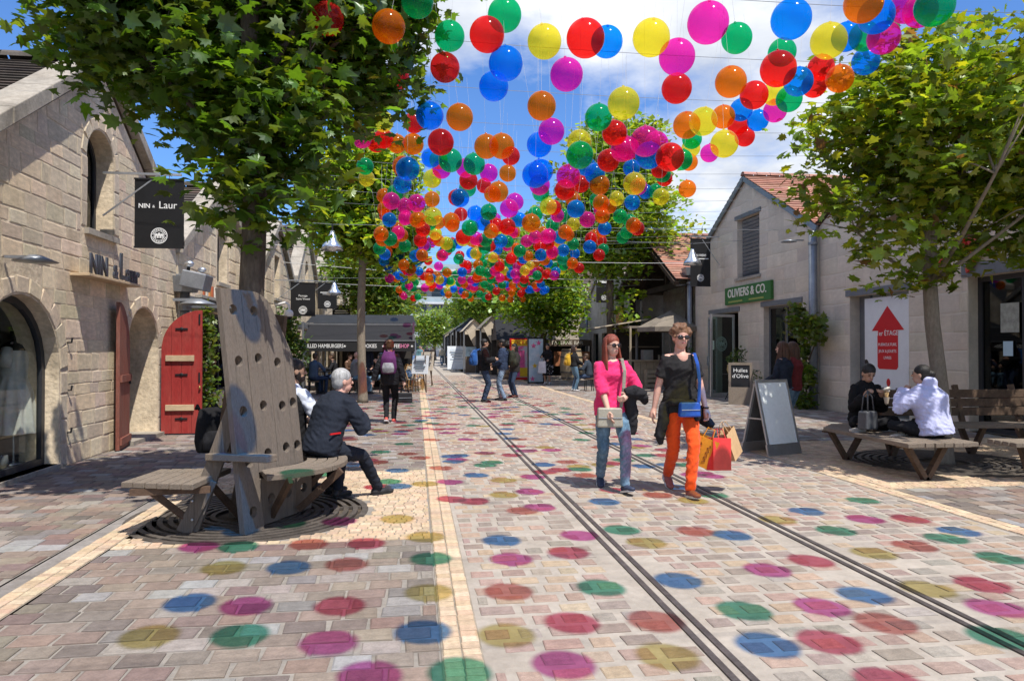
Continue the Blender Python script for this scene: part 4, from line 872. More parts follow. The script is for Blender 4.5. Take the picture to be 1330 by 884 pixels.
BALLS = [(float(a), float(b), float(c), k) for a, b, c, k in (e.split(',') for e in """-0.78,6.42,4.39,R -0.24,6.28,4.29,O 0.01,6.43,4.60,G 0.32,6.85,4.49,G 0.58,5.83,4.07,R 0.75,6.01,4.33,G 0.28,6.97,4.23,R 0.75,5.93,3.88,B 0.75,6.86,4.03,B 1.08,5.92,4.08,Y 1.27,5.23,3.82,R 1.73,6.30,4.28,B 1.31,6.10,3.88,P -0.22,8.27,4.60,R 0.14,7.43,3.90,B -0.03,9.90,4.60,R 0.46,7.56,3.94,O 1.25,7.01,3.91,O 1.48,7.69,3.87,P 1.40,8.00,3.81,B 1.86,6.21,3.69,Y 1.93,7.37,3.94,G 2.27,7.94,3.96,R 1.91,8.18,3.91,Y 1.72,7.34,3.52,G -0.86,10.06,4.60,B -0.45,9.90,4.60,Y -0.77,10.32,4.48,P -0.60,10.95,4.60,R -0.48,10.72,4.60,R -0.29,10.92,4.59,O -0.04,9.82,4.28,O -0.86,12.31,4.58,G -0.87,12.80,4.49,Y 0.27,7.85,3.75,R 0.22,10.42,4.26,B 0.35,11.17,4.43,Y 0.41,8.59,3.75,G 0.39,10.95,4.23,P 0.76,9.34,3.91,G 0.82,8.30,3.85,O 0.96,7.95,3.76,O 1.47,11.00,4.49,R -0.10,8.68,3.65,B -0.19,10.14,4.05,O -0.21,11.24,4.05,B 0.25,11.16,4.13,Y 0.81,11.06,4.10,R 1.29,13.51,4.59,R 1.53,11.85,4.43,O 1.14,9.87,3.67,O 0.86,11.93,4.17,G 1.31,7.76,3.40,B 1.45,8.19,3.55,B 1.72,9.81,3.77,P 2.08,11.75,4.09,G 1.82,8.38,3.55,P 2.07,9.76,3.70,R 2.76,11.70,4.25,R 2.50,9.75,3.94,B 2.45,8.86,3.89,R 2.55,8.36,3.91,P 2.56,9.73,3.78,O 2.98,13.28,4.33,O 2.56,11.22,3.73,B 2.20,11.72,3.86,Y 1.58,11.34,3.84,P 1.77,10.86,3.42,O 1.58,12.27,3.60,R 1.26,12.34,3.86,G 1.07,12.91,3.94,B 1.26,13.46,3.86,B 0.68,11.06,3.82,B 0.70,12.45,4.12,R 0.93,14.89,4.29,R 0.59,11.93,3.61,O 0.26,11.11,3.53,Y 0.29,13.07,4.21,O 0.01,11.60,3.83,P -0.20,13.16,4.09,P -0.61,13.85,4.41,O -0.43,14.47,4.53,G -0.53,14.45,4.06,B -0.67,16.00,4.44,R -0.24,15.90,4.35,P 1.42,13.43,3.71,O 1.24,14.81,3.78,P 0.89,13.50,3.60,R 1.23,15.62,4.16,G 2.98,15.38,4.19,G 2.94,14.62,4.27,P 3.23,15.37,4.41,G 3.10,12.65,3.83,P 3.22,12.13,4.03,O 3.53,13.21,4.01,O 3.82,13.22,4.35,Y 3.63,11.66,4.54,B 4.06,13.81,4.13,G 3.94,12.62,4.16,B 3.93,14.51,4.00,B 3.27,14.57,4.08,Y 2.95,13.88,3.80,O 1.82,5.33,3.90,Y 2.05,4.78,3.78,P 3.06,6.46,4.46,G 2.74,4.89,3.90,B 3.40,5.01,4.12,O 3.75,5.36,4.21,B 4.45,5.93,4.60,P 4.48,5.79,4.50,P 3.95,4.95,4.10,G 3.36,5.41,4.00,Y 4.28,6.58,4.60,B 4.45,6.55,4.60,G 4.25,5.97,4.32,P 4.82,7.07,4.58,B 3.83,7.02,4.60,G 2.95,5.47,3.77,R 3.83,6.70,4.17,B 4.47,7.35,4.60,R 4.69,7.85,4.60,R 4.49,7.03,4.36,O 4.19,7.53,4.30,G 3.50,6.99,4.12,R 4.35,8.17,4.60,Y 2.91,6.27,3.96,O 2.09,5.49,3.83,P 2.49,6.55,3.98,R 4.47,8.37,4.46,P 4.14,8.62,4.54,B 4.63,9.14,4.59,B 3.78,8.36,4.35,O 2.93,6.96,3.81,Y 2.89,7.31,3.88,O 4.47,9.41,4.60,R 4.81,9.90,4.60,R 3.22,7.10,3.63,Y 4.64,10.78,4.59,P 4.06,10.06,4.58,G 4.54,11.38,4.60,O 4.25,10.58,4.60,Y 2.16,6.50,3.44,P 2.91,8.34,3.98,P 2.46,7.29,3.53,B 2.56,6.93,3.42,R 3.64,9.38,4.08,G 2.49,8.36,3.89,P 2.78,8.81,3.59,Y 4.22,11.94,4.60,R 4.39,12.24,4.60,G 4.53,12.54,4.60,R 4.71,13.56,4.60,G 4.54,13.65,4.60,B 1.62,1.49,3.88,P 2.17,1.43,4.05,Y 2.68,1.53,3.95,B 3.04,1.47,4.08,R 3.48,1.65,4.09,O 2.74,2.06,3.79,G 3.20,2.07,3.76,P 3.67,2.01,4.21,B 4.04,2.20,3.89,Y 4.43,2.23,3.88,R 4.30,1.67,4.30,P 3.92,1.43,4.01,G 2.30,1.79,4.21,O 1.80,1.92,4.01,R 1.45,1.76,4.10,Y 1.48,2.53,3.83,O 2.12,2.40,4.10,G 2.67,2.41,4.23,B 3.29,2.62,4.04,P 3.72,2.72,4.16,R 4.26,2.85,4.12,Y 4.60,3.13,3.79,O 4.37,3.45,4.17,G 4.83,3.82,4.08,P 5.18,3.84,3.92,R 5.24,3.48,3.77,B 5.09,3.09,4.23,G 5.26,4.55,4.01,G 5.07,2.60,4.15,G 1.67,3.49,4.23,B 1.66,3.04,4.14,P 2.12,3.09,4.26,R 2.69,3.40,3.97,Y 2.67,3.70,4.19,G 2.24,3.67,3.99,P 3.26,3.54,4.26,O 3.49,3.40,4.23,B 4.00,4.02,3.80,Y 4.42,4.28,3.82,B 0.97,1.96,3.87,B 0.60,1.70,4.28,P 0.07,1.99,3.99,G -0.36,1.99,4.09,Y 0.74,1.47,3.92,P 1.17,1.40,4.03,G -0.34,2.53,3.96,B -0.01,2.44,3.94,P 0.55,2.31,4.07,R 1.06,2.46,4.07,Y 1.13,3.07,4.25,G 1.07,3.71,4.13,Y 0.56,3.02,4.26,O 0.17,3.02,4.22,B -0.24,3.03,4.30,Y -0.60,3.67,4.12,P -0.38,3.76,3.84,G 0.22,3.58,4.22,O 0.66,3.52,4.28,R 0.38,4.27,4.25,P 0.82,4.37,4.06,Y -0.06,4.29,4.14,G -0.68,4.42,3.87,B 1.57,4.93,4.21,R 1.94,4.54,4.07,O 3.68,4.67,4.22,Y 3.11,0.93,4.29,R""".split())]
rb = random.Random(5)
BALLS += [(-.62, 4.50, 4.1, 'B'), (-.41, 4.11, 4.1, 'B'), (-.84, 5.10, 4.12, 'B')]
# the rest of the canopy further down the street, hung on the same cables
fill = []
def too_close(p, L, d=.33): return any((p[0] - q[0]) ** 2 + (p[1] - q[1]) ** 2 + (p[2] - q[2]) ** 2 < d * d for q in L)
tries = 0
while len(fill) < 330 and tries < 9000:
    tries += 1; y = 10.2 + 20.8 * rb.random()
    if y < 15 and rb.random() > (y - 9.5) / 7: continue
    x = rb.uniform(-.85, 4.75); z = rb.uniform(3.62, 4.38) - .006 * max(0, y - 15)
    if not too_close((x, y, z), BALLS) and not too_close((x, y, z), fill): fill.append((x, y, z, rb.choice('RROOYGGBBPP')))
ALLB = BALLS + fill
seen = sorted([b for b in ALLB if in_view(b[:3], .0)], key=lambda b: (b[0] ** 2 + b[1] ** 2)); ones = set(seen[:300])
far_b = MB(); fm = []
CABZ = 5.05
for b in ALLB:
    if b in ones:
        o = tag(link('hanging_ball', BME[b[3]], None, b[:3]), f'translucent {CNAME[b[3]]} ball hung on a line over the street', 'ball', f'{CNAME[b[3]]} balls of the canopy over the street')
        o.rotation_euler = (rb.uniform(-.15, .15), rb.uniform(-.15, .15), rb.uniform(0, 6))
        s = link('string', STR, o, (0, 0, BR)); s.scale = (1, 1, CABZ - b[2] - BR)
    else:
        n0 = len(far_b.f); g = MB().ell((0, 0, 0), BR, 20, 12); far_b.add([(v[0] + b[0], v[1] + b[1], v[2] + b[2]) for v in g.v], g.f); fm += ['ROYGBP'.index(b[3])] * (len(far_b.f) - n0)
fo = far_b.build('ball_canopy', BM['R'], smooth=True, recalc=False)
for k in 'OYGBP': fo.data.materials.append(BM[k])
fo.data.polygons.foreach_set('material_index', np.array(fm, np.int32)); tag(fo, 'far mass of small coloured balls at the end of the canopy', 'balls', kind='stuff')
# cables across the street that carry the balls
wire_m = mat('thin_steel_cable', (.33, .34, .35), .4, .05, 5, 0, metal=.6)
for k in range(22):
    y = 1.2 + k * 1.42
    pts = [(-4.3 + 14.1 * i / 10, y + .05 * math.sin(k), CABZ + .25 * ((i - 5) / 5) ** 2 - .02) for i in range(11)]
    tag(MB().tube(pts, .0035, 5).build('cable', wire_m), 'thin steel cable stretched across the street above the balls', 'cable', 'cables carrying the ball canopy')
# ================================================================== STREET FURNITURE
wood_m = mat('weathered_grey_oak', (.215, .178, .145), .85, .42, 4, .9, 40, col2=(.15, .12, .095), stretch=(9, 9, .35), dirt=.35)
woodh_m = mat('weathered_bench_oak', (.25, .205, .16), .85, .40, 4, .8, 40, col2=(.17, .135, .105), stretch=(7, .5, 7), dirt=.35)
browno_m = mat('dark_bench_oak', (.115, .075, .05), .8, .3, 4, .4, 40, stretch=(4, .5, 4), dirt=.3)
corten_m = mat('rusty_bracket', (.12, .075, .05), .75, .3, 8, .3, 50, metal=.3)
def holes_in(c, r, n=18): return [(c[0] + r * math.cos(2 * PI * i / n), c[1] + r * math.sin(2 * PI * i / n)) for i in range(n)]
# ---- tall holed wooden bench round the left tree
hb = tag(empty('tree_bench', (-1.38, 5.88, 0)), 'weathered wooden bench with a tall curved back full of round holes', 'bench')
dv = V(.49, .88, 0).normalized(); out = V(dv.y, -dv.x, 0)                       # along the panel, and outward from the tree
lean = (V(0, 0, 1) - out * .115 - dv * .02).normalized()
TPn = Matrix((dv, lean, out)).transposed().to_4x4()
topz = lambda u: 1.97 if u < .36 else 1.97 - .42 * (1 - math.cos((u - .36) / .5 * PI / 2)) - .25 * max(0, (u - .55) / .31)
pw = [(0, .225), (.23, .475), (.48, .68), (.685, .80)]
hl = {0: [(.12, 1.80), (.125, 1.38), (.12, .97), (.125, .56), (.12, .16)], 1: [(.36, 1.80), (.355, 1.40), (.36, 1.0), (.355, .60)], 2: [(.59, 1.36), (.595, .98), (.59, .62)], 3: [(.74, .62), (.74, 1.0)]}
for k, (u0, u1) in enumerate(pw):
    v0 = .0 if k == 0 else .46
    top = [(u, topz(u)) for u in [u1 - (u1 - u0) * i / 6 for i in range(7)]]
    bevel(MB().slab([(u0, v0), (u1, v0)] + top, [holes_in(h, .044) for h in hl[k] if h[1] > v0 + .06 and h[1] < topz(h[0]) - .08], TPn, .055).build('back_plank', wood_m, hb), .005)
TA = Matrix((dv, V(0, 0, 1), out)).transposed().to_4x4()
for k, (u0, u1) in enumerate(((.24, .48), (.486, .72), (.726, .95))):          # apron under the seat
    bevel(MB().slab(rect(u0, u1, .015, .40), [holes_in(((u0 + u1) / 2, .22), .042)], TA @ Matrix.Translation((0, 0, -.04 - .02 * k)), .05).build('apron_plank', wood_m, hb), .005)
for k in range(4):                                                               # seat planks, edge curving round
    r0, r1 = .475 + k * .092, .559 + k * .092; ctr = T_L - V(-1.38, 5.88, 0)
    for q0, q1 in ((-70, -27), (-26, 17), (18, 60), (61, 100)):
        an = [R(q0 + (q1 - q0) * i / 6) for i in range(7)]
        poly = [(ctr.x + r0 * math.cos(a), ctr.y + r0 * math.sin(a)) for a in an] + [(ctr.x + r1 * math.cos(a), ctr.y + r1 * math.sin(a)) for a in an[::-1]]
        bevel(MB().slab(poly, [], Matrix.Translation((0, 0, .425)), .045).build('seat_plank', woodh_m, hb), .005)
for an in (-58, -20, 40, 85): MB().bar(T_L - V(-1.38, 5.88, 0) + V(.46 * math.cos(R(an)), .46 * math.sin(R(an)), .06), T_L - V(-1.38, 5.88, 0) + V(.86 * math.cos(R(an)), .86 * math.sin(R(an)), .42), .035, .06).build('seat_bracket', corten_m, hb)
bevel(MB().bar(dv * .02 - out * .32 + V(0, 0, .60), dv * .02 + out * .30 + V(0, 0, .615), .12, .055).build('arm_rest', woodh_m, hb), .006)
# slatted seat on the wall side
for k in range(6):
    x = -.84 + k * .098; bevel(MB().bar((x, -.16 + .03 * abs(k - 5), .415), (x + .12, .50, .43), .09, .045).build('seat_plank', woodh_m, hb), .005)
MB().bar((-.80, -.04, .365), (-.22, -.0, .365), .05, .05).build('seat_bearer', corten_m, hb); MB().bar((-.64, -.02, .35), (-.40, .20, .05), .045, .05).build('seat_bracket', corten_m, hb); MB().bar((-.30, .3, .35), (-.1, .5, .02), .045, .05).build('seat_bracket', corten_m, hb)
for a, b, w in (((-.42, .16, .0), (-.06, .18, 1.05), .13), ((-.46, .14, 0), (-.26, .14, .42), .12), ((-.18, .62, .0), (.06, .46, 1.1), .12), ((-.1, .9, 0), (.15, .8, 1.5), .12)):
    bevel(MB().bar(a, b, w, .05, up=(0, 1, 0)).build('strut', wood_m, hb), .005)
for k in range(3):                                                               # back planks on the far side, their shade put into a darker oak colour
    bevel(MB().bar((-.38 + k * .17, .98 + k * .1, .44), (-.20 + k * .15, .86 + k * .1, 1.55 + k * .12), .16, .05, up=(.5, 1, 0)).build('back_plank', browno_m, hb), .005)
for u, v in ((.12, .02), (.12, .52)): MB().ell((-.40 + u * .1, .10, .1 + v * .3), (.012, .008, .012), 8, 6).build('bolt', metal_m, hb)
# ---- plank bench round the right tree
rb_ = tag(empty('plank_bench', (5.72, 8.0, 0)), 'low weathered plank bench on steel V legs where two women sit', 'bench')
for k in range(8):
    x = -.42 + k * .108; bevel(MB().bar((x, -1.02 + .05 * random.random(), .425), (x + .04, 1.05 - .12 * max(0, 3 - k), .425), .10, .05).build('seat_plank', woodh_m, rb_), .006)
for y in (-.72, .75):
    for s in (-1, 1): MB().bar((-.06, y, .0), (-.06 + s * .24, y, .40), .055, .075, up=(0, 1, 0)).build('leg', browno_m, rb_)
    MB().box((-.02, y, .385), (.75, .06, .03)).build('bearer', corten_m, rb_)
bb = tag(empty('plank_bench', (7.2, 8.95, 0)), 'dark brown plank bench with a backrest behind the hooded woman', 'bench')
for k in range(4): bevel(MB().bar((-1.1 + .0 * k, -.15 + k * .11, .425), (1.6, -.35 + k * .11, .425), .10, .05).build('seat_plank', woodh_m, bb), .006)
for k in range(3): bevel(MB().bar((-.9, .36 + .03 * k, .58 + k * .125), (1.6, .16 + .03 * k, .58 + k * .125), .035, .115).build('back_plank', browno_m, bb), .006)
for x in (-.7, .5, 1.4):
    for s in (-1, 1): MB().bar((x, .05, 0), (x, .05 + s * .22, .4), .055, .07, up=(1, 0, 0)).build('leg', browno_m, bb)
    MB().bar((x, .2, .4), (x, .36, .95), .05, .07, up=(1, 0, 0)).build('back_post', browno_m, bb)
bq = tag(empty('plank_bench', (6.75, 7.0, 0)), 'short plank bench joining the low bench on the street side', 'bench')
for k in range(4): bevel(MB().bar((-.30, -.05 + k * .105, .425), (.95, -.22 + k * .105, .425), .098, .05).build('seat_plank', woodh_m, bq), .006)
for x in (.0, .75):
    for s in (-1, 1): MB().bar((x, .02, 0), (x, .02 + s * .16, .4), .05, .07, up=(1, 0, 0)).build('leg', browno_m, bq)
# ---- A-frame board
af = tag(empty('pavement_sign', (4.98, 9.5, 0), R(22)), 'silver framed A-board with blank grey glossy face on the cobbles', 'sign')
for s in (-1, 1):
    q = MB(); n = V(0, s * .20, 0); T_ = Matrix.Translation((0, s * .245, 0)) @ Matrix.Rotation(R(s * 13.5), 4, 'X')
    fr = MB().slab(rect(-.33, .33, .0, 1.06), [rect(-.285, .285, .16, 1.02)], T_ @ Matrix(((1, 0, 0, 0), (0, 0, -1, .0), (0, 1, 0, 0), (0, 0, 0, 1))), .025)
    fo_ = bevel(fr.build('frame', metal_m, af), .004)
    MB().slab(rect(-.29, .29, .15, 1.025), [], T_ @ Matrix(((1, 0, 0, 0), (0, 0, -1, -.006), (0, 1, 0, 0), (0, 0, 0, 1))), .01).build('panel', mat('worn_board_face', (.86, .90, .87), .22, .08, 2.5, .05, 20, col2=(.78, .83, .81), coat=.4) if s < 0 else mat('board_back', (.10, .10, .10), .5, .2, 4, .1, 30), af)
    MB().slab(rect(-.345, -.29, -.0, .16), [], T_ @ Matrix(((1, 0, 0, 0), (0, 0, -1, .002), (0, 1, 0, 0), (0, 0, 0, 1))), .028).build('foot', metal_m, af)
for x in (-.31, .31): MB().bar((x, -.13, .5), (x, .13, .5), .012, .02).build('stay', metal_m, af)
# ---- chalk board, plant tables by the green-sign shop
cb = tag(empty('chalk_board', (8.45, 17.7, 0), R(-25)), 'grey framed chalkboard reading Huiles d\'Olive by the plant table', 'sign')
Tc = Matrix.Rotation(R(-7), 4, 'X') @ Matrix(((1, 0, 0, 0), (0, 0, -1, 0), (0, 1, 0, 0), (0, 0, 0, 1)))
bevel(MB().slab(rect(-.36, .36, 0, 1.32), [rect(-.28, .28, .55, 1.24)], Tc, .04).build('frame', woodh_m, cb), .004); MB().slab(rect(-.29, .29, .54, 1.25), [], Tc @ Matrix.Translation((0, 0, .008)), .01).build('slate', black_m, cb)
for s_, z in (('Huiles', 1.08), ("d'Olive", .90)): text(s_, 'lettering', white_m, cb, (0, -.03 - z * .125 + .09, z), (R(83), 0, 0), .17, .001)
MB().bar((0, .35, 0), (0, .1, 1.1), .03).build('back_leg', woodh_m, cb); cb.scale = (.84, .84, .84)
terra = mat('ochre_pot', (.36, .27, .12), .7, .2, 6, .2, 40); brownpot = mat('brown_pot', (.12, .085, .06), .7, .2, 6, .2, 40)
def plant_pot(loc, r, h, kind, label):
    p = tag(empty('potted_plant', loc), label, 'potted plant', 'potted plants by the green-sign shop')
    MB().lathe([(0, 0), (r * .7, 0), (r * 1.0, h * .45), (r * .85, h * .85), (r * .95, h), (r * .8, h), (0, h * .9)], 16).build('pot', terra if kind < 2 else brownpot, p, smooth=True)
    rng = np.random.default_rng(int(loc[1] * 100)); n = 130; d = rng.normal(0, 1, (n, 3)); d /= np.linalg.norm(d, axis=1)[:, None]; ps_ = d * np.array([r * 1.3, r * 1.3, r * 1.5]) * rng.uniform(.3, 1, (n, 1)) + np.array([0, 0, h + r * 1.2])
    link('foliage', leaf_mesh('foliage', ps_, rot_batch(n, 1, rng), .07 * rng.uniform(.6, 1.3, n), leaf_cols(n, rng, (.06, .12, .03)), SIMP_P, SIMP_F, leaf_at), p)['kind'] = 'stuff'
    MB().tube([(0, 0, h * .9), (0, 0, h + r * 1.2)], .01, 5).build('stem', bark_m, p)
def folding_table(loc, label):
    t = tag(empty('folding_table', loc), label, 'table', 'folding tables by the green-sign shop'); MB().box((0, 0, .74), (.5, .9, .025)).build('table_top', iron2_m, t)
    for y in (-.38, .38):
        for s in (-1, 1): MB().bar((s * .2, y, 0), (-s * .2, y, .73), .02).build('leg', iron2_m, t)
folding_table((9.1, 19.25, 0), 'black folding table with ochre pots in front of the open glass door'); folding_table((9.25, 23.3, 0), 'black folding table with a brown pot beside the far glass door')
plant_pot((9.0, 19.4, .755), .14, .26, 0, 'ochre pot with a small bush on the folding table'); plant_pot((9.05, 19.0, .755), .19, .34, 1, 'bigger ochre pot with bushy herb on the folding table'); plant_pot((9.2, 23.2, .755), .22, .34, 2, 'brown pot with dark leaves on the far folding table')
plant_pot((9.3, 18.6, 0), .2, .4, 2, 'brown pot with shrub on the paving behind the chalkboard')
# ---- street lamps hung on cables, wall floods, security camera
lampm = mat('spun_aluminium', (.62, .65, .68), .22, .08, 6, .05, 30, metal=.9)
def pendant(loc, span, label, s=1.0):
    l = tag(empty('pendant_lamp', loc), label, 'lamp', 'aluminium lamps hung across the street')
    MB().lathe([(0, .34), (.05, .34), (.07, .26), (.11, .2), (.13, .1), (.24, -.02), (.27, -.14), (.255, -.14), (.12, .05), (0, .08)], 22).build('shade', lampm, l, smooth=True)
    MB().ell((0, 0, -.06), (.16, .16, .09)).build('glass_bowl', mat('frosted_bowl', (.75, .77, .78), .25, .03, 5, 0), l, smooth=True); MB().tube([(0, 0, .33), (0, 0, .5)], .02, 8).build('stem', iron2_m, l)
    x0, x1 = span; MB().tube([(x0 - loc[0], 0, .62), (0, 0, .5), (x1 - loc[0], 0, .62)], .006, 5).build('cable', wire_m, l)
    l.scale = (s, s, s); 
    return l
pendant((-2.05, 18.0, 4.05), (-4.3, 9.7), 'aluminium pendant lamp before the slender plane tree'); pendant((8.15, 20.2, 4.1), (-4.3, 9.7), 'aluminium pendant lamp over the tall black banner')
pendant((6.9, 34.5, 4.2), (-4.3, 9.7), 'far aluminium pendant lamp over the terrace awning'); pendant((5.9, 43, 4.3), (-4.3, 9.7), 'far aluminium pendant lamp over the stall roofs'); pendant((-3.0, 27, 3.6), (-4.3, 9.7), 'aluminium pendant lamp partly behind leaves above the black awning')
def flood(loc, rz, label):
    l = tag(empty('floodlight', loc, rz), label, 'lamp', 'grey floodlights on the walls'); bevel(MB().box((.25, 0, 0), (.42, .5, .3), M=Matrix.Rotation(R(12), 3, 'Y')).build('housing', zinc_m, l), .02); MB().bar((-.1, 0, .1), (.2, 0, .1), .05).build('arm', zinc_m, l)
    MB().ell((.15, -.1, .3), (.09, .07, .06)).ell((.3, .15, .22), (.08, .06, .05)).build('spot_head', metal_m, l, smooth=True); MB().tube([(.1, 0, .1), (.15, -.1, .3)], .03, 8).build('spot_stem', iron2_m, l)
flood((-4.2, 13.55, 2.7), 0, 'grey hexagonal floodlight box on the corner of the arched shop')
MB_ = tag(empty('floodlight', (-4.3, 13.4, 2.3)), 'flat grey wall lamp under the floodlight box by the red door', 'lamp', 'grey floodlights on the walls'); MB().lathe([(0, .08), (.07, .07), (.30, -.02), (.30, -.04), (0, -.02)], 18, (.42, 0, 0)).build('shade', zinc_m, MB_, smooth=True); MB().bar((0, 0, .05), (.35, 0, .05), .05).build('arm', zinc_m, MB_)
for y, z, nm in ((8.2, 2.42, 'left of the arched shop window'),): 
    w_ = tag(empty('wall_lamp', (-4.33, y, z)), 'flat grey wall lamp ' + nm, 'lamp'); MB().lathe([(0, .06), (.06, .05), (.22, -.02), (0, -.03)], 16, (.3, 0, 0)).build('shade', zinc_m, w_, smooth=True); MB().bar((0, 0, .03), (.28, 0, .03), .03).build('arm', zinc_m, w_)
for y, z in ((16.9, 4.2), (24.3, 3.75)):
    w_ = tag(empty('wall_lamp', (9.78, y, z)), 'slim grey wall lamp ' + ('by the wide drainpipe' if y < 20 else 'under the hall roof edge'), 'lamp'); MB().lathe([(0, .05), (.05, .04), (.2, -.02), (0, -.03)], 16, (-.4, 0, 0)).build('shade', zinc_m, w_, smooth=True); MB().bar((0, 0, .03), (-.36, 0, .03), .03).build('arm', zinc_m, w_)
sc_ = tag(empty('security_camera', (-4.1, 21.6, 2.75)), 'white dome security camera on a bent arm past the tree trunk', 'camera')
MB().ell((.4, 0, -.25), (.13, .13, .13)).build('dome', mat('white_plastic', (.75, .75, .75), .35, .03, 5, 0), sc_, smooth=True); MB().tube([(0, 0, 0), (.3, 0, .08), (.4, 0, 0), (.4, 0, -.2)], .035, 8).build('arm', MATS['white_plastic'], sc_, smooth=True); MB().ell((.4, 0, -.32), (.1, .1, .1)).build('lens', black_m, sc_, smooth=True)
banner((-3.5, 22.9, 3.55), .75, 1.06, -4.35, 'black banner with two small lines of words past the tree trunk', (('Passage', -.42, .09, 1), ('Saint Vivant', -.52, .09, 1)))
banner((-3.55, 29.5, 4.15), .75, 1.06, -4.35, 'black banner with a white line and emblem on the highest gable', (('', -.40, .03, .75), ('', -.47, .015, .5)))
banner((-3.5, 34.5, 3.55), .85, 1.06, -4.35, 'black banner with emblem before the lower roof', (('', -.28, .06, .7), ('', -.38, .045, .75)))
banner((9.0, 33.4, 5.05), .75, 1.35, 9.8, 'black banner with a white name bar on the first grey house', (('', -.35, .10, .85),))
banner((9.1, 41, 4.4), .7, 1.2, 9.8, 'far black banner with emblem above the terrace awning', (('', -.4, .08, .6),))
# loose service wires
for k, (a, b) in enumerate((((-4.3, 20.5, 4.4), (9.7, 23.5, 4.45)), ((-4.3, 24, 4.3), (9.7, 27, 4.2)), ((-4.3, 30, 4.2), (9.7, 30, 4.25)), ((-4.3, 38, 4.4), (9.7, 38, 4.3)))):
    tag(MB().tube([tuple(a[i] + (b[i] - a[i]) * s - (.18 * 4 * s * (1 - s) if i == 2 else 0) for i in range(3)) for s in [q / 10 for q in range(11)]], .009, 5).build('cable', mat('white_service_cable', (.55, .55, .53), .5, .05, 5, 0)), 'sagging white service cable between the facades', 'cable', 'service cables between the facades')

# ================================================================== TERRACES, STALLS
awn_m = mat('charcoal_canvas', (.014, .014, .016), .85, .15, 3, .15, 60); slate_m = mat('dark_metal_roof', (.022, .025, .03), .65, .2, 3, .1, 30, metal=.2); canvas_m = mat('sand_canvas', (.50, .42, .31), .85, .12, 3, .15, 50); taupe_m = mat('taupe_canvas', (.20, .17, .135), .85, .15, 3, .15, 50)
def star(c, r): return [(c[0] + (r if i % 2 == 0 else r * .42) * math.sin(PI * i / 5), c[1] + (r if i % 2 == 0 else r * .42) * math.cos(PI * i / 5)) for i in range(10)]
kt = tag(empty('terrace_kiosk', (-1.95, 25.0, 0)), 'black terrace kiosk with awning lettered GRILLED HAMBURGERS', 'kiosk')
KW = 3.84; h2 = KW / 2
MB().add([(-h2, 0, 1.74), (h2, 0, 1.74), (h2 - .1, 1.3, 2.34), (-h2 + .1, 1.3, 2.34)], [(0, 1, 2, 3)]).add([(-h2, 0, 1.72), (h2, 0, 1.72), (h2 - .1, 1.3, 2.32), (-h2 + .1, 1.3, 2.32)], [(3, 2, 1, 0)]).build('awning', awn_m, kt, recalc=False)
MB().box((0, 0, 1.565), (KW, .03, .36)).build('valance', mat('black_valance', (.016, .016, .017), .7, .1, 4, .05, 40), kt); MB().box((0, 0, 1.755), (KW + .04, .06, .04)).build('front_bar', steel_m, kt)
MB().box((0, 1.9, 2.36), (KW + .1, 1.3, .06)).build('roof_edge', steel_m, kt); MB().add([(-h2 - .05, 1.25, 2.40), (h2 + .05, 1.25, 2.40), (h2 - .1, 2.1, 2.74), (-h2 + .1, 2.1, 2.74), (-h2 - .05, 3.2, 2.40), (h2 + .05, 3.2, 2.40)], [(0, 1, 2, 3), (3, 2, 5, 4)]).build('roof', slate_m, kt)
for x in (-h2 + .05, h2 - .05):
    for y in (.05, 1.4, 3.1): MB().box((x, y, 1.2), (.06, .06, 2.4)).build('post', steel_m, kt)
for x0, x1 in ((-h2, -.9),): 
    for k in range(5): MB().box((-h2 + .12 + k * .22, 3.15, 1.0), (.1, .05, 2.0)).build('slat', mat('pale_slat', (.50, .43, .31), .8, .1, 4, .1, 30), kt)
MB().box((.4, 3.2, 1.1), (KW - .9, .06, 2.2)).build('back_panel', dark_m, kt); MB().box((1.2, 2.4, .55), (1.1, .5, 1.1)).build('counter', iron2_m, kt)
for s_, x, sz, sx in (('GRILLED HAMBURGERS', -1.21, .185, .72), ('COOKIES', .33, .185, .72), ('COFFEE', 1.17, .185, .72)): text(s_, 'lettering', white_m, kt, (x, -.018, 1.565), (R(90), 0, 0), sz, .002, sx=sx, bold=.002)
text('SHOP', 'lettering', mat('pink_letter', (.7, .22, .38), .5, .05, 5, 0), kt, (1.55, -.018, 1.565), (R(90), 0, 0), .185, .002, sx=.72, bold=.002)
for x in (-.47, .83, 1.82): MB().slab(star((x, 1.565), .05), [], Matrix(((1, 0, 0, 0), (0, 0, -1, -.016), (0, 1, 0, 0), (0, 0, 0, 1))), .004).build('star', white_m, kt)
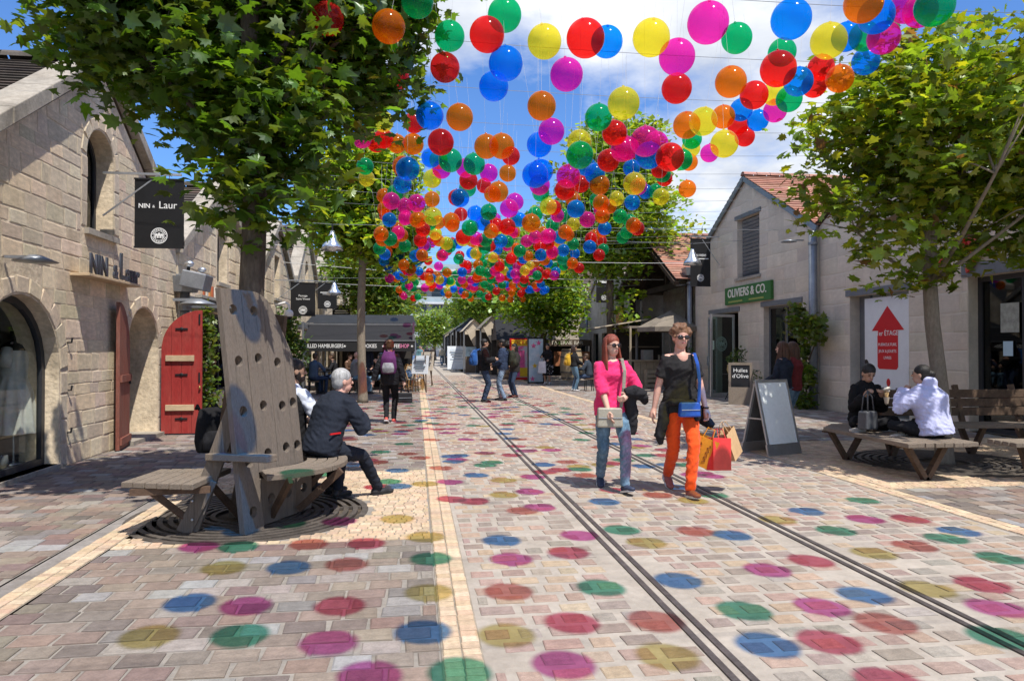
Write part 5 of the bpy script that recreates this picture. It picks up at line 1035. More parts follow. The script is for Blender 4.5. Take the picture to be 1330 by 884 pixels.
# bistro chairs and tables
rattan = mat('honey_rattan', (.36, .20, .075), .6, .25, 14, .5, 60); weave = mat('black_cream_weave', (.09, .075, .06), .6, .5, 30, .5, 80, col2=(.5, .44, .35))
def bistro_chair(loc, rz, label, group='rattan bistro chairs on the terrace'):
    c = tag(empty('bistro_chair', loc, rz), label, 'chair', group)
    MB().lathe([(0, .45), (.2, .45), (.22, .43), (.22, .41), (0, .41)], 16).build('seat', weave, c)
    for x, y in ((-.15, -.15), (.15, -.15)): MB().tube([(x * 1.15, y * 1.15, 0), (x, y, .42)], .016, 7).build('leg', rattan, c)
    for x in (-.15, .15): MB().tube([(x * 1.2, .2, 0), (x, .16, .42), (x * 1.15, .2, .7), (x * .8, .24, .88)], .016, 7).build('leg', rattan, c)
    MB().add([(-.17, .195, .5), (.17, .195, .5), (.18, .22, .72), (.1, .25, .89), (-.1, .25, .89), (-.18, .22, .72)], [(0, 1, 2, 3, 4, 5)]).build('backrest', weave, c)
    MB().tube([(-.17, .2, .5), (-.18, .22, .72), (-.1, .25, .9), (.1, .25, .9), (.18, .22, .72), (.17, .2, .5)], .014, 7).build('back_hoop', rattan, c)
    MB().tube([(-.14, -.14, .2), (.14, -.14, .2), (.15, .17, .2), (-.15, .17, .2), (-.14, -.14, .2)], .01, 6).build('stretcher', rattan, c)
    for x in (-.18, .18): MB().tube([(x, .2, .64), (x * 1.2, 0, .66), (x, -.13, .44)], .012, 6).build('armrest', rattan, c)
    return c
for i, (x, y, a) in enumerate(((-.12, 24.6, 15), (.05, 25.3, 100), (.1, 26.1, 80), (.12, 26.9, 95), (.05, 27.7, 90), (-.55, 26.2, -70))):
    bistro_chair((x, y, 0), R(a), 'rattan bistro chair with woven back at the street end of the terrace kiosk')
def bistro_table(loc, label):
    t = tag(empty('bistro_table', loc), label, 'table', 'round tables under the awning'); MB().lathe([(0, .73), (.32, .73), (.33, .715), (.32, .70), (0, .70)], 20).build('table_top', iron2_m, t); MB().tube([(0, 0, .02), (0, 0, .7)], .025, 8).build('pedestal', iron2_m, t); MB().lathe([(0, .03), (.2, .02), (.22, 0), (0, 0)], 16).build('foot', iron2_m, t)
bistro_table((-1.55, 24.2, 0), 'round black table by the bald seated man'); bistro_table((-3.0, 24.3, 0), 'round black table by the seated man in blue'); bistro_table((-.45, 25.4, 0), 'round black table by the rattan chairs')
# menu boards and easels
def menu_board(loc, rz, w, h, z, m, label, stand=True, lines=6):
    b = tag(empty('menu_board', loc, rz), label, 'menu board', 'menu boards along the street'); bevel(MB().box((0, 0, z + h / 2), (w, .03, h), M=Matrix.Rotation(R(-8), 3, 'X')).build('panel', m, b), .006)
    for k in range(lines): MB().box((0, -.03 - .14 * ((k + .5) / lines - .5) * -h * .0 - .0, z + h * (.12 + .76 * (k + .5) / lines)), (w * (.5 + .3 * ((k * 7) % 3) / 3), .05, h * .02)).build('printed_line', mat('menu_ink', (.25, .33, .42), .6, .3, 9, 0), b)
    if stand:
        for s in (-1, 1): MB().bar((s * w * .42, -.05, 0), (s * w * .3, .02, z + h), .03).build('leg', browno_m, b)
        MB().bar((0, .4, 0), (0, .05, z + h * .8), .03).build('back_leg', browno_m, b)
mwhite = mat('menu_white', (.66, .70, .74), .5, .1, 4, 0)
menu_board((.15, 24.2, 0), R(-30), .62, .62, .62, mwhite, 'white tilted menu board by the rattan chairs'); menu_board((.45, 28.5, 0), R(-35), .6, .75, .6, mat('menu_cream', (.62, .55, .45), .5, .15, 4, 0), 'cream menu board on a brown easel past the rattan chairs')
menu_board((2.62, 46, 0), 0, 1.2, 1.5, .15, mwhite, 'large white menu board in front of the first stall', False); menu_board((3.6, 45, 0), 0, .9, 1.4, .2, mat('menu_blue', (.45, .6, .7), .5, .3, 4, 0), 'pale blue menu board beside the large white one', False)
# ---- stalls with pointed roofs, right of the street
def stall(x, y, w, ht, m, mc, label, pennant=True):
    s = tag(empty('market_stall', (x, y, 0)), label, 'stall', 'pointed stalls along the right side'); e = ht - .75
    for dx in (-w / 2, w / 2):
        for dy in (0, 3): MB().box((dx, dy, e / 2), (.08, .08, e)).build('post', steel_m, s)
    MB().add([(-w / 2 - .1, -.15, e), (0, -.15, ht), (0, 3.2, ht), (-w / 2 - .1, 3.2, e)], [(0, 1, 2, 3)]).build('roof_slope', m, s); MB().add([(w / 2 + .1, -.15, e), (0, -.15, ht), (0, 3.2, ht), (w / 2 + .1, 3.2, e)], [(0, 1, 2, 3)]).build('roof_slope', m, s)
    MB().add([(-w / 2, 0, e), (w / 2, 0, e), (0, 0, ht - .06)], [(0, 1, 2)]).build('gable_panel', mc if pennant else m, s)
    if pennant: MB().add([(-w * .4, -.05, e + .1), (w * .4, -.05, e + .1), (0, -.05, e - .95)], [(0, 1, 2)]).build('pennant', mc, s)
    MB().box((0, 2.9, e / 2), (w, .06, e)).build('back_panel', dark_m, s); MB().box((0, .5, .5), (w * .8, .5, 1.0)).build('counter', mat('stall_counter', (.16, .12, .085), .7, .2, 4, .2, 40), s); MB().box((0, -.02, e - .1), (w, .04, .2)).build('fascia', m, s)
navy = mat('navy_canvas', (.045, .06, .095), .8, .15, 3, .1, 40); greyc = mat('grey_canvas', (.22, .23, .24), .8, .12, 3, .1, 40)
stall(4.3, 40.0, 1.35, 3.35, taupe_m, canvas_m, 'stall with sand coloured pennant next to the terrace awning'); stall(3.55, 43.5, 1.25, 3.3, canvas_m, canvas_m, 'stall with sand roof and pennant behind the two standing men')
stall(3.7, 48, 2.0, 3.6, navy, navy, 'stall with navy pointed roof', False); stall(3.7, 55, 2.0, 3.5, greyc, greyc, 'stall with grey pointed roof'); stall(3.75, 62, 2.0, 3.4, slate_m, greyc, 'far stall with dark roof and grey gable', False); stall(3.8, 70, 2.0, 3.6, canvas_m, canvas_m, 'farthest stall with sand coloured gable')
# ---- terrace with dark awning on the right
kb = tag(empty('terrace_kiosk', (6.75, 37.0, 0)), 'brown terrace with dark sloping awning lettered CHEZ BRUNO', 'kiosk'); q2 = 2.55
MB().add([(-q2, 0, 1.95), (q2, 0, 1.95), (q2, 2.4, 3.45), (-q2 + .15, 2.4, 3.45)], [(0, 1, 2, 3)]).build('awning', awn_m, kb, recalc=False); MB().add([(.6, -.02, 1.96), (q2 + .02, -.02, 1.96), (q2 + .02, 2.4, 3.48), (.9, 2.4, 3.48)], [(0, 1, 2, 3)]).build('awning', taupe_m, kb, recalc=False)
MB().box((0, -.02, 1.78), (q2 * 2, .05, .32)).build('fascia', mat('brown_fascia', (.10, .07, .05), .7, .2, 4, .1, 40), kb); MB().add([(-q2, .02, 1.95), (-q2 + .15, 2.4, 3.45), (-q2, 2.4, 1.95)], [(0, 1, 2)]).build('side_gable', timber_m, kb)
text('CHEZ BRUNO', 'lettering', sgm, kb, (-1.45, -.05, 1.78), (R(90), 0, 0), .3, .004, sx=1.0); text('TAVERNE BAR', 'lettering', sgm, kb, (1.2, -.05, 1.78), (R(90), 0, 0), .26, .004, sx=1.05)
MB().box((0, 2.6, 1.3), (q2 * 2, .1, 2.6)).build('back_panel', dark_m, kb); MB().box((-.6, .6, 1.5), (1.8, .05, .1)).build('light_bar', metal_m, kb)
for x in (-q2 + .05, 0, q2 - .05): MB().box((x, .05, .9), (.08, .08, 1.8)).build('post', timber_m, kb)
MB().box((1.4, -.3, .95), (1.9, .06, .75)).build('brick_screen', mat('orange_brick_screen', (.33, .13, .06), .8, .3, 12, .3, 40), kb)
oak_b = mat('barrel_oak', (.40, .31, .20), .7, .2, 8, .3, 40, stretch=(6, 6, .6)); hoop_m = mat('barrel_hoop', (.14, .13, .12), .5, .2, 8, .1, 40, metal=.5)
def barrel(loc, s, label):
    b = tag(empty('wine_barrel', loc), label, 'barrel', 'wine barrels outside the terrace'); MB().lathe([(0, .02), (.29, 0), (.335, .25), (.35, .47), (.335, .70), (.29, .95), (.27, .95), (.27, .92), (0, .92)], 22).build('staves', oak_b, b, smooth=False)
    for z, r in ((.06, .305), (.24, .337), (.70, .34), (.89, .305)): MB().lathe([(r, -.025), (r + .008, -.025), (r + .008, .025), (r, .025)], 22, (0, 0, z)).build('hoop', hoop_m, b)
    b.scale = (s, s, s)
barrel((5.35, 33.0, 0), 1.2, 'oak barrel between the red poster board and the tall printed stand'); barrel((7.35, 33.2, 0), 1.55, 'big oak barrel behind the woman in the dotted skirt'); barrel((4.35, 34.5, 0), 1.15, 'oak barrel just left of the red poster board')
pb = tag(empty('poster_board', (4.95, 32.5, 0), R(8)), 'red framed poster board with yellow heading and pink picture', 'sign'); MB().box((0, 0, 1.0), (1.35, .05, 1.9)).build('frame', red_m, pb); yel = mat('poster_yellow', (.75, .5, .03), .5, .1, 6, 0)
MB().box((0, -.03, .88), (1.15, .02, 1.45)).build('picture', mat('poster_print', (.6, .62, .62), .5, .3, 5, 0, col2=(.65, .12, .28)), pb); MB().box((-.2, -.045, .8), (.45, .02, 1.2)).build('pink_drink', mat('poster_pink', (.7, .12, .3), .5, .3, 9, 0), pb); MB().box((.1, -.055, .4), (.6, .02, .4)).build('yellow_blob', yel, pb)
MB().box((0, -.03, 1.75), (1.2, .02, .28)).build('heading', yel, pb); text('COCKTAILS', 'lettering', red_m, pb, (0, -.045, 1.75), (R(90), 0, 0), .24, .003)
ts = tag(empty('poster_stand', (5.05, 29.8, 0), R(6)), 'tall black framed stand printed with ice creams and flowers', 'sign'); bevel(MB().box((0, 0, .98), (.72, .07, 1.94)).build('frame', black_m, ts), .01)
MB().box((0, -.038, .98), (.62, .01, 1.82)).build('picture', mat('stand_print', (.45, .62, .72), .4, .1, 3, 0, col2=(.6, .68, .74)), ts)
for x, z, c_ in ((-.1, 1.6, 'poster_pink'), (-.15, .2, 'poster_pink'), (.1, 1.2, 'menu_white'), (-.05, .75, 'poster_yellow'), (.12, .5, 'menu_white'), (.12, 1.72, 'poster_pink')):
    MB().slab(star((x, z), .13), [], Matrix(((1, 0, 0, 0), (0, 0, -1, -.044), (0, 1, 0, 0), (0, 0, 0, 1))), .004).build('printed_flower', MATS[c_], ts)
# ---- coffee kiosk with parasols under the hall
ck = tag(empty('coffee_kiosk', (8.95, 26.6, 0)), 'pale wooden coffee kiosk with counter and crates under the hall', 'kiosk'); ply = mat('kiosk_wood', (.30, .25, .18), .75, .2, 5, .3, 40)
for k in range(6): bevel(MB().box((-.62 + k * .25, -.5, .5), (.24, .05, .98)).build('front_board', ply, ck), .004)
bevel(MB().box((0, -.25, 1.02), (1.75, .7, .06)).build('counter_top', ply, ck), .006); MB().box((0, 1.2, 1.2), (1.9, .06, 2.4)).build('back_panel', dark_m, ck); MB().box((0, .4, 2.3), (2.0, 1.9, .08)).build('roof', taupe_m, ck)
for x in (-.9, .9): MB().box((x, -.55, 1.15), (.07, .07, 2.3)).build('post', ply, ck)
MB().box((.1, .9, 1.55), (1.2, .3, .05)).build('shelf', ply, ck); MB().box((-.1, -.1, 1.24), (.38, .35, .38)).build('coffee_machine', metal_m, ck)
for k in range(3): MB().tube([(.35 + k * .16, -.2, 1.05), (.35 + k * .16, -.2, 1.24)], .05, 10).build('jar', mat('glass_jar', (.3, .27, .22), .2, .1, 6, 0), ck)
for k in range(2):
    cr_ = tag(empty('wooden_crate', (8.75 + k * .48, 25.75, 0)), 'slatted wooden crate standing before the coffee kiosk counter', 'crate', 'crates before the coffee kiosk')
    for z in (.1, .28, .46, .62): MB().box((0, -.17, z), (.44, .02, .11)).build('slat', ply, cr_)
    for x in (-.2, .2): MB().box((x, 0, .34), (.03, .34, .68)).build('side', ply, cr_)
def parasol(loc, r, z, label, rect_=False):
    p = tag(empty('parasol', loc), label, 'parasol', 'parasols by the coffee kiosk'); n = 4 if rect_ else 8; a0 = PI / 4
    ring = [(r * math.cos(a0 + 2 * PI * i / n), r * math.sin(a0 + 2 * PI * i / n), z) for i in range(n)]
    for i in range(n): MB().add([ring[i], ring[(i + 1) % n], (0, 0, z + .62), tuple(q - (.16 if j == 2 else 0) for j, q in enumerate(ring[i])), tuple(q - (.16 if j == 2 else 0) for j, q in enumerate(ring[(i + 1) % n]))], [(0, 1, 2), (0, 1, 4, 3)]).build('canopy_panel', canvas_m if rect_ else taupe_m, p, recalc=False)
    MB().tube([(0, 0, 0), (0, 0, z + .6)], .03, 8).build('pole', steel_m, p); MB().box((0, 0, .04), (.6, .6, .08)).build('base', steel_m, p)
parasol((9.2, 24.9, 0), 1.25, 2.25, 'taupe parasol opened beside the coffee kiosk'); 
aw = tag(empty('flat_awning', (7.7, 27.0, 0)), 'flat sand coloured awning stretched out by the coffee kiosk', 'awning'); MB().add([(-1.0, -.8, 2.28), (1.1, -.8, 2.62), (1.1, 1.2, 2.62), (-1.0, 1.2, 2.28)], [(0, 1, 2, 3)]).add([(-1.0, -.8, 2.24), (1.1, -.8, 2.58), (1.1, -.8, 2.62), (-1.0, -.8, 2.28)], [(0, 1, 2, 3)]).build('cloth', canvas_m, aw); MB().tube([(.9, 0, 0), (.9, 0, 2.6)], .06, 8).build('post', steel_m, aw); MB().bar((-.9, 1, 2.2), (1.05, 1, 2.55), .04).build('arm', steel_m, aw)
rs2 = tag(empty('wall_sign', (9.72, 42, 3.3)), 'oval sign with red script on the grey house past the terrace', 'sign'); MB().lathe([(0, 0), (.45, 0), (.45, .04), (0, .04)], 24).build('board', coping_m, rs2).matrix_basis = Matrix.Rotation(R(-90), 4, 'Y') @ Matrix.Diagonal((1.3, 1, 1, 1)); MB().box((-.06, 0, .03), (.03, .55, .22)).build('script', red_m, rs2)
rs3 = tag(empty('wall_sign', (9.7, 33.0, 3.0)), 'round red and yellow sign among leaves on the first grey house', 'sign'); MB().lathe([(0, 0), (.48, 0), (.48, .06), (0, .06)], 24).build('board', mat('sign_brick_red', (.45, .08, .03), .5, .3, 9, 0, col2=(.6, .35, .04)), rs3).matrix_basis = Matrix.Rotation(R(-90), 4, 'Y'); MB().lathe([(.47, -.01), (.52, -.01), (.52, .07), (.47, .07)], 24).build('rim', yel, rs3).matrix_basis = Matrix.Rotation(R(-90), 4, 'Y')
# ---- mannequin in the shop window
mn = tag(empty('mannequin', (-4.86, 9.42, .07)), 'shop mannequin in a long white lace dress behind the arched glass', 'mannequin'); lace = mat('white_lace', (.72, .70, .66), .85, .1, 20, .5, 70)
MB().lathe([(.10, 1.18), (.15, 1.2), (.165, 1.32), (.13, 1.45), (.05, 1.5)], 18).build('bust', black_m, mn, smooth=True); MB().tube([(0, 0, 1.48), (0, 0, 1.62)], .045, 10).ell((0, 0, 1.66), (.055, .055, .04)).build('neck_cap', black_m, mn, smooth=True)
dress = MB(); prof = [(.29, .38), (.275, .5), (.25, .7), (.215, .9), (.15, 1.06), (.155, 1.1), (.172, 1.28), (.155, 1.38)]; n_ = 60; vs = [(r * (1 + (.10 * math.sin(a * 13) if z < 1.0 else 0)) * math.cos(a), r * (1 + (.10 * math.sin(a * 13) if z < 1.0 else 0)) * math.sin(a) * 1.1, z) for r, z in prof for a in [2 * PI * j / n_ for j in range(n_)]]
dress.add(vs, [(i * n_ + j, i * n_ + (j + 1) % n_, (i + 1) * n_ + (j + 1) % n_, (i + 1) * n_ + j) for i in range(len(prof) - 1) for j in range(n_)]).build('dress', lace, mn, smooth=True)
for s in (-1, 1): MB().tube([(.06, s * .12, 1.36), (.02, s * .09, 1.47), (-.04, s * .1, 1.4)], .02, 6).build('strap', lace, mn, smooth=True)
for s in (-1, 1): MB().tube([(0, s * .16, 1.40), (.02, s * .215, 1.30), (.02, s * .225, 1.18)], [.06, .07, .055], 10).build('sleeve', lace, mn, smooth=True)
MB().tube([(0, 0, .02), (0, 0, 1.1)], .015, 8).build('stand_pole', metal_m, mn); MB().lathe([(0, .03), (.16, .02), (.17, 0), (0, 0)], 18).build('stand_foot', metal_m, mn)
vs_ = tag(MB().lathe([(0, 0), (.07, 0), (.095, .06), (.085, .15), (.06, .15), (0, .1)], 16, (-4.85, 9.1, .07)).build('vase', mat('grey_vase', (.2, .21, .22), .5, .1, 5, 0), smooth=True), 'small grey vase on the floor of the arched shop window', 'vase')
pc = tag(empty('picture_frame', (-5.0, 8.75, .75)), 'blue and orange picture standing inside the arched shop window', 'picture'); MB().box((0, 0, .3), (.04, .4, .62)).build('frame', black_m, pc); MB().box((.024, 0, .3), (.01, .34, .54)).build('print', mat('picture_print', (.25, .4, .6), .5, .3, 4, 0, col2=(.6, .25, .1)), pc)
# ================================================================== PEOPLE
SK = {'fair': (.60, .37, .28), 'pink': (.62, .35, .27), 'tan': (.42, .25, .17), 'brown': (.24, .135, .085)}
def skin_mat(k): return mat('skin_' + k, SK[k], .55, .07, 9, .12, 60, spec=.35)
def fab(name, col, var=.14, bump=.7, col2=None, rough=.88, sheen=.15): return mat('cloth_' + name, col, rough, var, 9, bump, 17, col2=col2, sheen=(sheen if max(col) > .2 else 0), spec=.2, bdist=.018, stretch=(1, 1, .55))
def hairm(name, col): return mat('hair_' + name, col, .5, .35, 14, .8, 34, stretch=(3, 3, .5), spec=.4)
REM = []; FOLD = {}
def remesh(mb, name, m, parent, vox, smooth_n=4, smooth_f=.5):
    o = mb.build(name, m, parent, smooth=True)
    r = o.modifiers.new('remesh', 'REMESH'); r.mode = 'VOXEL'; r.voxel_size = vox; r.use_smooth_shade = True
    if smooth_n: s = o.modifiers.new('smooth', 'SMOOTH'); s.iterations = smooth_n; s.factor = smooth_f
    REM.append(o)
    if vox <= .013 and m.name.startswith('cloth_'): FOLD[o] = random.random() * 9
    return o
def ik(a, t, l1, l2, pole):
    d = t - a; L = min(max(d.length, .05), (l1 + l2) * .998); dn = d.normalized(); t = a + dn * L
    x = (l1 * l1 - l2 * l2 + L * L) / (2 * L); h = math.sqrt(max(0, l1 * l1 - x * x)); p = pole - dn * dn.dot(pole)
    p = p.normalized() if p.length > 1e-4 else V(0, 1, 0)
    return a + dn * x + p * h, t
def add_hand(mb, wrist, d, palm_n, curl=.5, side=1, fist=False):
    """Palm, four unequal bent fingers and a thumb leaving the side of the palm. d: along the hand, palm_n: out of the palm."""
    d = d.normalized(); n = (palm_n - d * d.dot(palm_n)).normalized(); s = d.cross(n) * side
    mb.tube([wrist - d * .01, wrist + d * .035, wrist + d * .085], [.026, .036, .036], 10, sq=None)
    for i, (off, L) in enumerate(((.028, .068), (.010, .078), (-.009, .073), (-.027, .056))):
        p = wrist + d * .078 + s * off; pts = [p - d * .02]; dd = d.copy()
        for k in range(3):
            dd = (Quaternion(dd.cross(n).normalized(), curl * (.55 + .25 * k)) @ dd).normalized(); p = p + dd * L * (.45, .32, .23)[k]; pts.append(p)
        mb.tube(pts, [.0095, .009, .0085, .0065], 6)
    q = wrist + d * .028 + s * .026; t1 = q + (d * .55 + s * .75 + n * .25).normalized() * .04; t2 = t1 + (d * .85 + s * .15 + n * .45).normalized() * .035
    mb.tube([q, t1, t2], [.013, .0105, .008], 7)
def person(label, loc, rz, H=1.70, skin='fair', top=('black', (.02, .02, .022)), sleeve=1.0, bottom=('jeans', (.07, .11, .19)), hair=('brown', (.06, .035, .02)), shoes=(.03, .03, .035),
           pelvis=None, lean=0, side=0, twist=0, hands=None, elbows=None, feet=None, knees=None, head=(0, 0), hairstyle='short', near=False, hem=.0, fem=False, glasses=False, collar=False, skirt=None, group=None, bulk=0, toes=None, hair_len=.3, sole=None, curl=(.5, .5), extra=None, neckline=0, puff=0):
    root = tag(empty('person', loc, rz), label, 'person', group); s = H / 1.72; root.scale = (s, s, s)
    vox = .0065 if near else .017; vc = .011 if near else .02
    P = V(*(pelvis or (0, 0, .92))); L_ = V(math.sin(R(side)), math.sin(R(lean)), 1).normalized(); up = V(math.sin(R(side)), math.sin(R(lean)), math.cos(R(lean))).normalized()
    spn = lambda t: P + up * (.53 * t) + V(0, -.018 * math.sin(t * PI), 0)
    neck = spn(1.0); tw = Matrix.Rotation(R(twist), 3, 'Z'); lat = tw @ V(1, 0, 0); fwd = (tw @ V(0, 1, 0)); fwd = (fwd - up * fwd.dot(up)).normalized()
    hw = .142 if fem else .168
    sh = [neck - up * .075 + lat * hw * q for q in (1, -1)]; hp = [P + V(1, 0, 0) * .088 * q - V(0, 0, .02) for q in (1, -1)]
    hands = hands or ((.27, .05, .80), (-.27, .05, .80)); feet = feet or ((.10, 0, .085), (-.10, 0, .085))
    elbows = elbows or ((.5, -1, -.2), (-.5, -1, -.2)); knees = knees or ((.1, 1, .1), (-.1, 1, .1))
    AR = [ik(sh[i], V(*hands[i]), .285, .25, V(*elbows[i])) for i in (0, 1)]; LG = [ik(hp[i], V(*feet[i]), .435, .42, V(*knees[i])) for i in (0, 1)]
    hd = neck + up * .030 + fwd * .015; hq = Quaternion((0, 0, 1), R(twist + head[0])) @ Quaternion((1, 0, 0), R(-lean * .0 + head[1])); hm = hq.to_matrix(); hc = hd + hm @ V(0, .012, .105)
    # ---- skin: one continuous body
    sk = MB(); th = .85
    sk.tube([spn(0), spn(.35), spn(.8), neck], [.09, .07, .09, .052], 10); sk.tube([neck - up * .05, neck + up * .02, hc - hm @ V(0, 0.01, .05)], [.06, .053, .05], 12)
    sk.ell(hc + hm @ V(0, -.008, .018), (.076, .094, .098), 18, 12, hm); sk.ell(hc + hm @ V(0, .022, -.052), (.054, .062, .062), 16, 10, hm)
    sk.ell(hc + hm @ V(0, .096, -.018), (.011, .017, .014), 8, 6, hm); sk.tube([hc + hm @ V(0, .083, .015), hc + hm @ V(0, .098, -.012)], [.007, .011], 6)
    if neckline: sk.ell(neck + fwd * (.03 if neckline < .08 else .052) - up * (.055 if neckline < .08 else .085), (.085 if neckline < .08 else .072, .062, .06 if neckline < .08 else .085), 14, 8)
    for q in (1, -1): sk.ell(hc + hm @ V(q * .077, -.006, -.006), (.009, .02, .03), 8, 6, hm)
    sk.ell(hc + hm @ V(0, .078, -.058), (.022, .012, .012), 8, 6, hm)
    for i in (0, 1):
        e, w = AR[i]; sk.tube([neck - up * .06, sh[i], sh[i].lerp(e, .5), e, e.lerp(w, .3), w], [.05, .046, .043, .035, .036, .024], 12)
        d = (w - e).normalized(); pn = V(-1 if i == 0 else 1, .2, -.1)
        if abs(d.dot(pn.normalized())) > .9: pn = V(0, 0, -1)
        add_hand(sk, w, d, pn, curl[i], 1 if i == 0 else -1)
    for i in (0, 1):
        k, a = LG[i]; sk.tube([P, hp[i], k, k.lerp(a, .3), a], [.07, .072, .048, .05, .033], 10)
    body = remesh(sk, 'body', skin_mat(skin), root, vox, 3)
    # ---- face
    if near or True:
        dk = mat('eye_dark', (.015, .012, .01), .2, .1, 5, 0)
        for q in (1, -1):
            if not glasses:
                MB().ell(hc + hm @ V(q * .031, .083, .008), (.0125, .006, .0065), 10, 8, hm).build('eye', dk, body, smooth=True)
                MB().tube([hc + hm @ V(q * .016, .088, .027), hc + hm @ V(q * .033, .088, .031), hc + hm @ V(q * .048, .078, .026)], .0035, 5).build('eyebrow', hairm(*hair), body)
        MB().ell(hc + hm @ V(0, .0865, -.052), (.021, .006, .0065), 10, 6, hm).build('lips', mat('lips', (.42, .13, .12), .4, .05, 5, 0), body, smooth=True)
    if glasses:
        g = MB()
        for q in (1, -1): g.ell(hc + hm @ V(q * .033, .092, .006), (.030, .008, .023), 14, 8, hm); g.tube([hc + hm @ V(q * .06, .085, .012), hc + hm @ V(q * .082, .0, .012)], .003, 5)
        g.tube([hc + hm @ V(-.012, .097, .012), hc + hm @ V(.012, .097, .012)], .004, 5); g.build('sunglasses', mat('sunglass_lens', (.018, .012, .012), .12, .05, 5, 0, coat=.5), root, smooth=True)
    # ---- hair
    hh = MB(); ht = hairm(*hair)
    if hairstyle != 'bald':
        hh.ell(hc + hm @ V(0, -.016, .042), (.084, .097, .091), 18, 12, hm); hh.ell(hc + hm @ V(0, -.04, .0), (.081, .066, .085), 14, 10, hm)
        if hairstyle == 'short': hh.ell(hc + hm @ V(0, -.045, -.01), (.078, .062, .075), 14, 10, hm)
        if hairstyle in ('long', 'wavy'):
            L = hair_len
            rg = random.Random(len(label)); sd_ = MB()
            for k in range(64 if near else 26):                     # loose locks from the parting down over the shoulders
                a = rg.uniform(-.25, PI + .25); cx, sy = math.cos(a), -math.sin(a); wv = rg.uniform(.004, .016); lf = rg.uniform(.7, 1.12) * L; fr_ = .035 if sy > -.3 and rg.random() < .6 else 0
                sd_.tube([hc + hm @ V(cx * .03, sy * .03 - .01, .125), hc + hm @ V(cx * .072, sy * .085 - .018, .075), hc + hm @ V(cx * .086, sy * .098 - .015, -.01), hc + hm @ V(cx * .092, sy * .10 - .01 + fr_ * .4, -.10), hc + hm @ V(cx * (.094 + wv), sy * .095 + fr_, -.12 - lf * .45), hc + hm @ V(cx * (.085 + wv * 2), sy * .09 + fr_ * 1.4, -.12 - lf)], [.006, .012, .013, .013, .011, .003], 6)
            sd_.build('hair_locks', ht, root, smooth=True)
            hh.tube([hc + hm @ V(0, -.05, .06), hc + hm @ V(0, -.085, -.02), hc + hm @ V(0, -.085, -.14), hc + hm @ V(0, -.08, -.12 - L * .7), hc + hm @ V(0, -.07, -.12 - L)], [.06, .065, .066, .06, .02], 12)
        if hairstyle == 'curly':
            rg = random.Random(3)
            for k in range(70):
                a, z = rg.uniform(0, 2 * PI), rg.uniform(-.45, 1); rr = math.sqrt(max(0, 1 - z * z)); v_ = V(rr * math.cos(a) * .10, rr * math.sin(a) * .10 - .02, z * .10 + .035)
                if v_.y > .045 and v_.z < .085: continue
                hh.ell(hc + hm @ v_, rg.uniform(.014, .026), 8, 6)
        if hairstyle == 'bun': hh.ell(hc + hm @ V(0, -.115, .02), (.045, .045, .045), 12, 8)
        if hairstyle == 'pony': hh.ell(hc + hm @ V(0, -.06, -.02), (.07, .05, .06)); hh.tube([hc + hm @ V(0, -.10, -.02), hc + hm @ V(.0, -.15, -.06), hc + hm @ V(.0, -.155, -.15)], [.028, .04, .018], 10)
        if hairstyle == 'topbun': hh.ell(hc + hm @ V(0, -.075, .085), (.05, .05, .042), 12, 8); hh.ell(hc + hm @ V(0, -.05, -.01), (.07, .055, .06))
        remesh(hh, 'hair', ht, root, .009 if near else .016, 2)
        if extra == 'beard':
            b_ = MB(); b_.ell(hc + hm @ V(0, .035, -.068), (.055, .058, .045), 14, 8, hm); 
            for q in (1, -1): b_.ell(hc + hm @ V(q * .062, .012, -.035), (.016, .03, .05), 10, 6, hm)
            remesh(b_, 'beard', ht, root, .009, 2)
    else:
        if extra == 'fringe': remesh(MB().ell(hc + hm @ V(0, -.04, -.02), (.083, .066, .06), 16, 10, hm), 'hair', ht, root, .01, 2)
    # ---- upper garment
    tm_ = fab(*top); t = MB(); g = .017 + bulk; z0 = -.02 - hem
    w = .012 if fem else 0
    rings = [(z0, .150 + g, .120 + g), (.08, .160 + g, .118 + g), (.28, .134 + g + (0 if fem else .015), .100 + g), (.45, .140 + g + .01, .104 + g), (.68, .158 + g, .118 + g + w * 2), (.84, .146 + g * .8, .098 + g * .8), (.93, .108 + g * .6, .082 + g * .6), (1.03 - neckline, .060 + g * .3, .058 + g * .3)]
    t.tube([spn(a) for a, _, _ in rings], 1.0, 20, sq=[(b * abs(lat.x) + c * abs(lat.y), c * abs(lat.x) + b * abs(lat.y)) if abs(twist) > 45 else (b, c) for _, b, c in rings])
    for i in (0, 1):
        e, wv = AR[i]; f = sleeve; sg = g * .75
        if f > 0:
            pts = [neck - up * .10, sh[i] - up * .004, sh[i].lerp(e, .5)]; rr = [.045 + sg * .5, .046 + sg * .8, .046 + sg]
            if f >= .5: pts += [e]; rr += [.045 + sg]
            else: pts[-1] = sh[i].lerp(e, f * 2); rr[-1] += .006
            if f > .5: k = (f - .5) * 2; pts += [e.lerp(wv, k * .5), e.lerp(wv, k)]; rr += [.044 + sg, .034 + sg + puff]
            t.tube(pts, rr, 12)
        else: t.tube([neck - up * .07, sh[i]], [.06, .055], 12)
    if collar: t.tube([neck - up * .02, neck + up * .03 - fwd * .012], [.072, .07], 14, sq=[(1, 1.05)] * 2)
    if collar == 'hood': t.ell(neck - fwd * .085 + up * .02, (.11, .075, .085), 14, 10)
    remesh(t, 'top', tm_, root, vc, 9)
    # ---- lower garment
    bmn = fab(*bottom); l = MB()
    l.tube([P + up * .10, P + up * .02, P - V(0, 0, .07)], 1.0, 18, sq=[(.145, .112), (.166, .128), (.15, .122)])
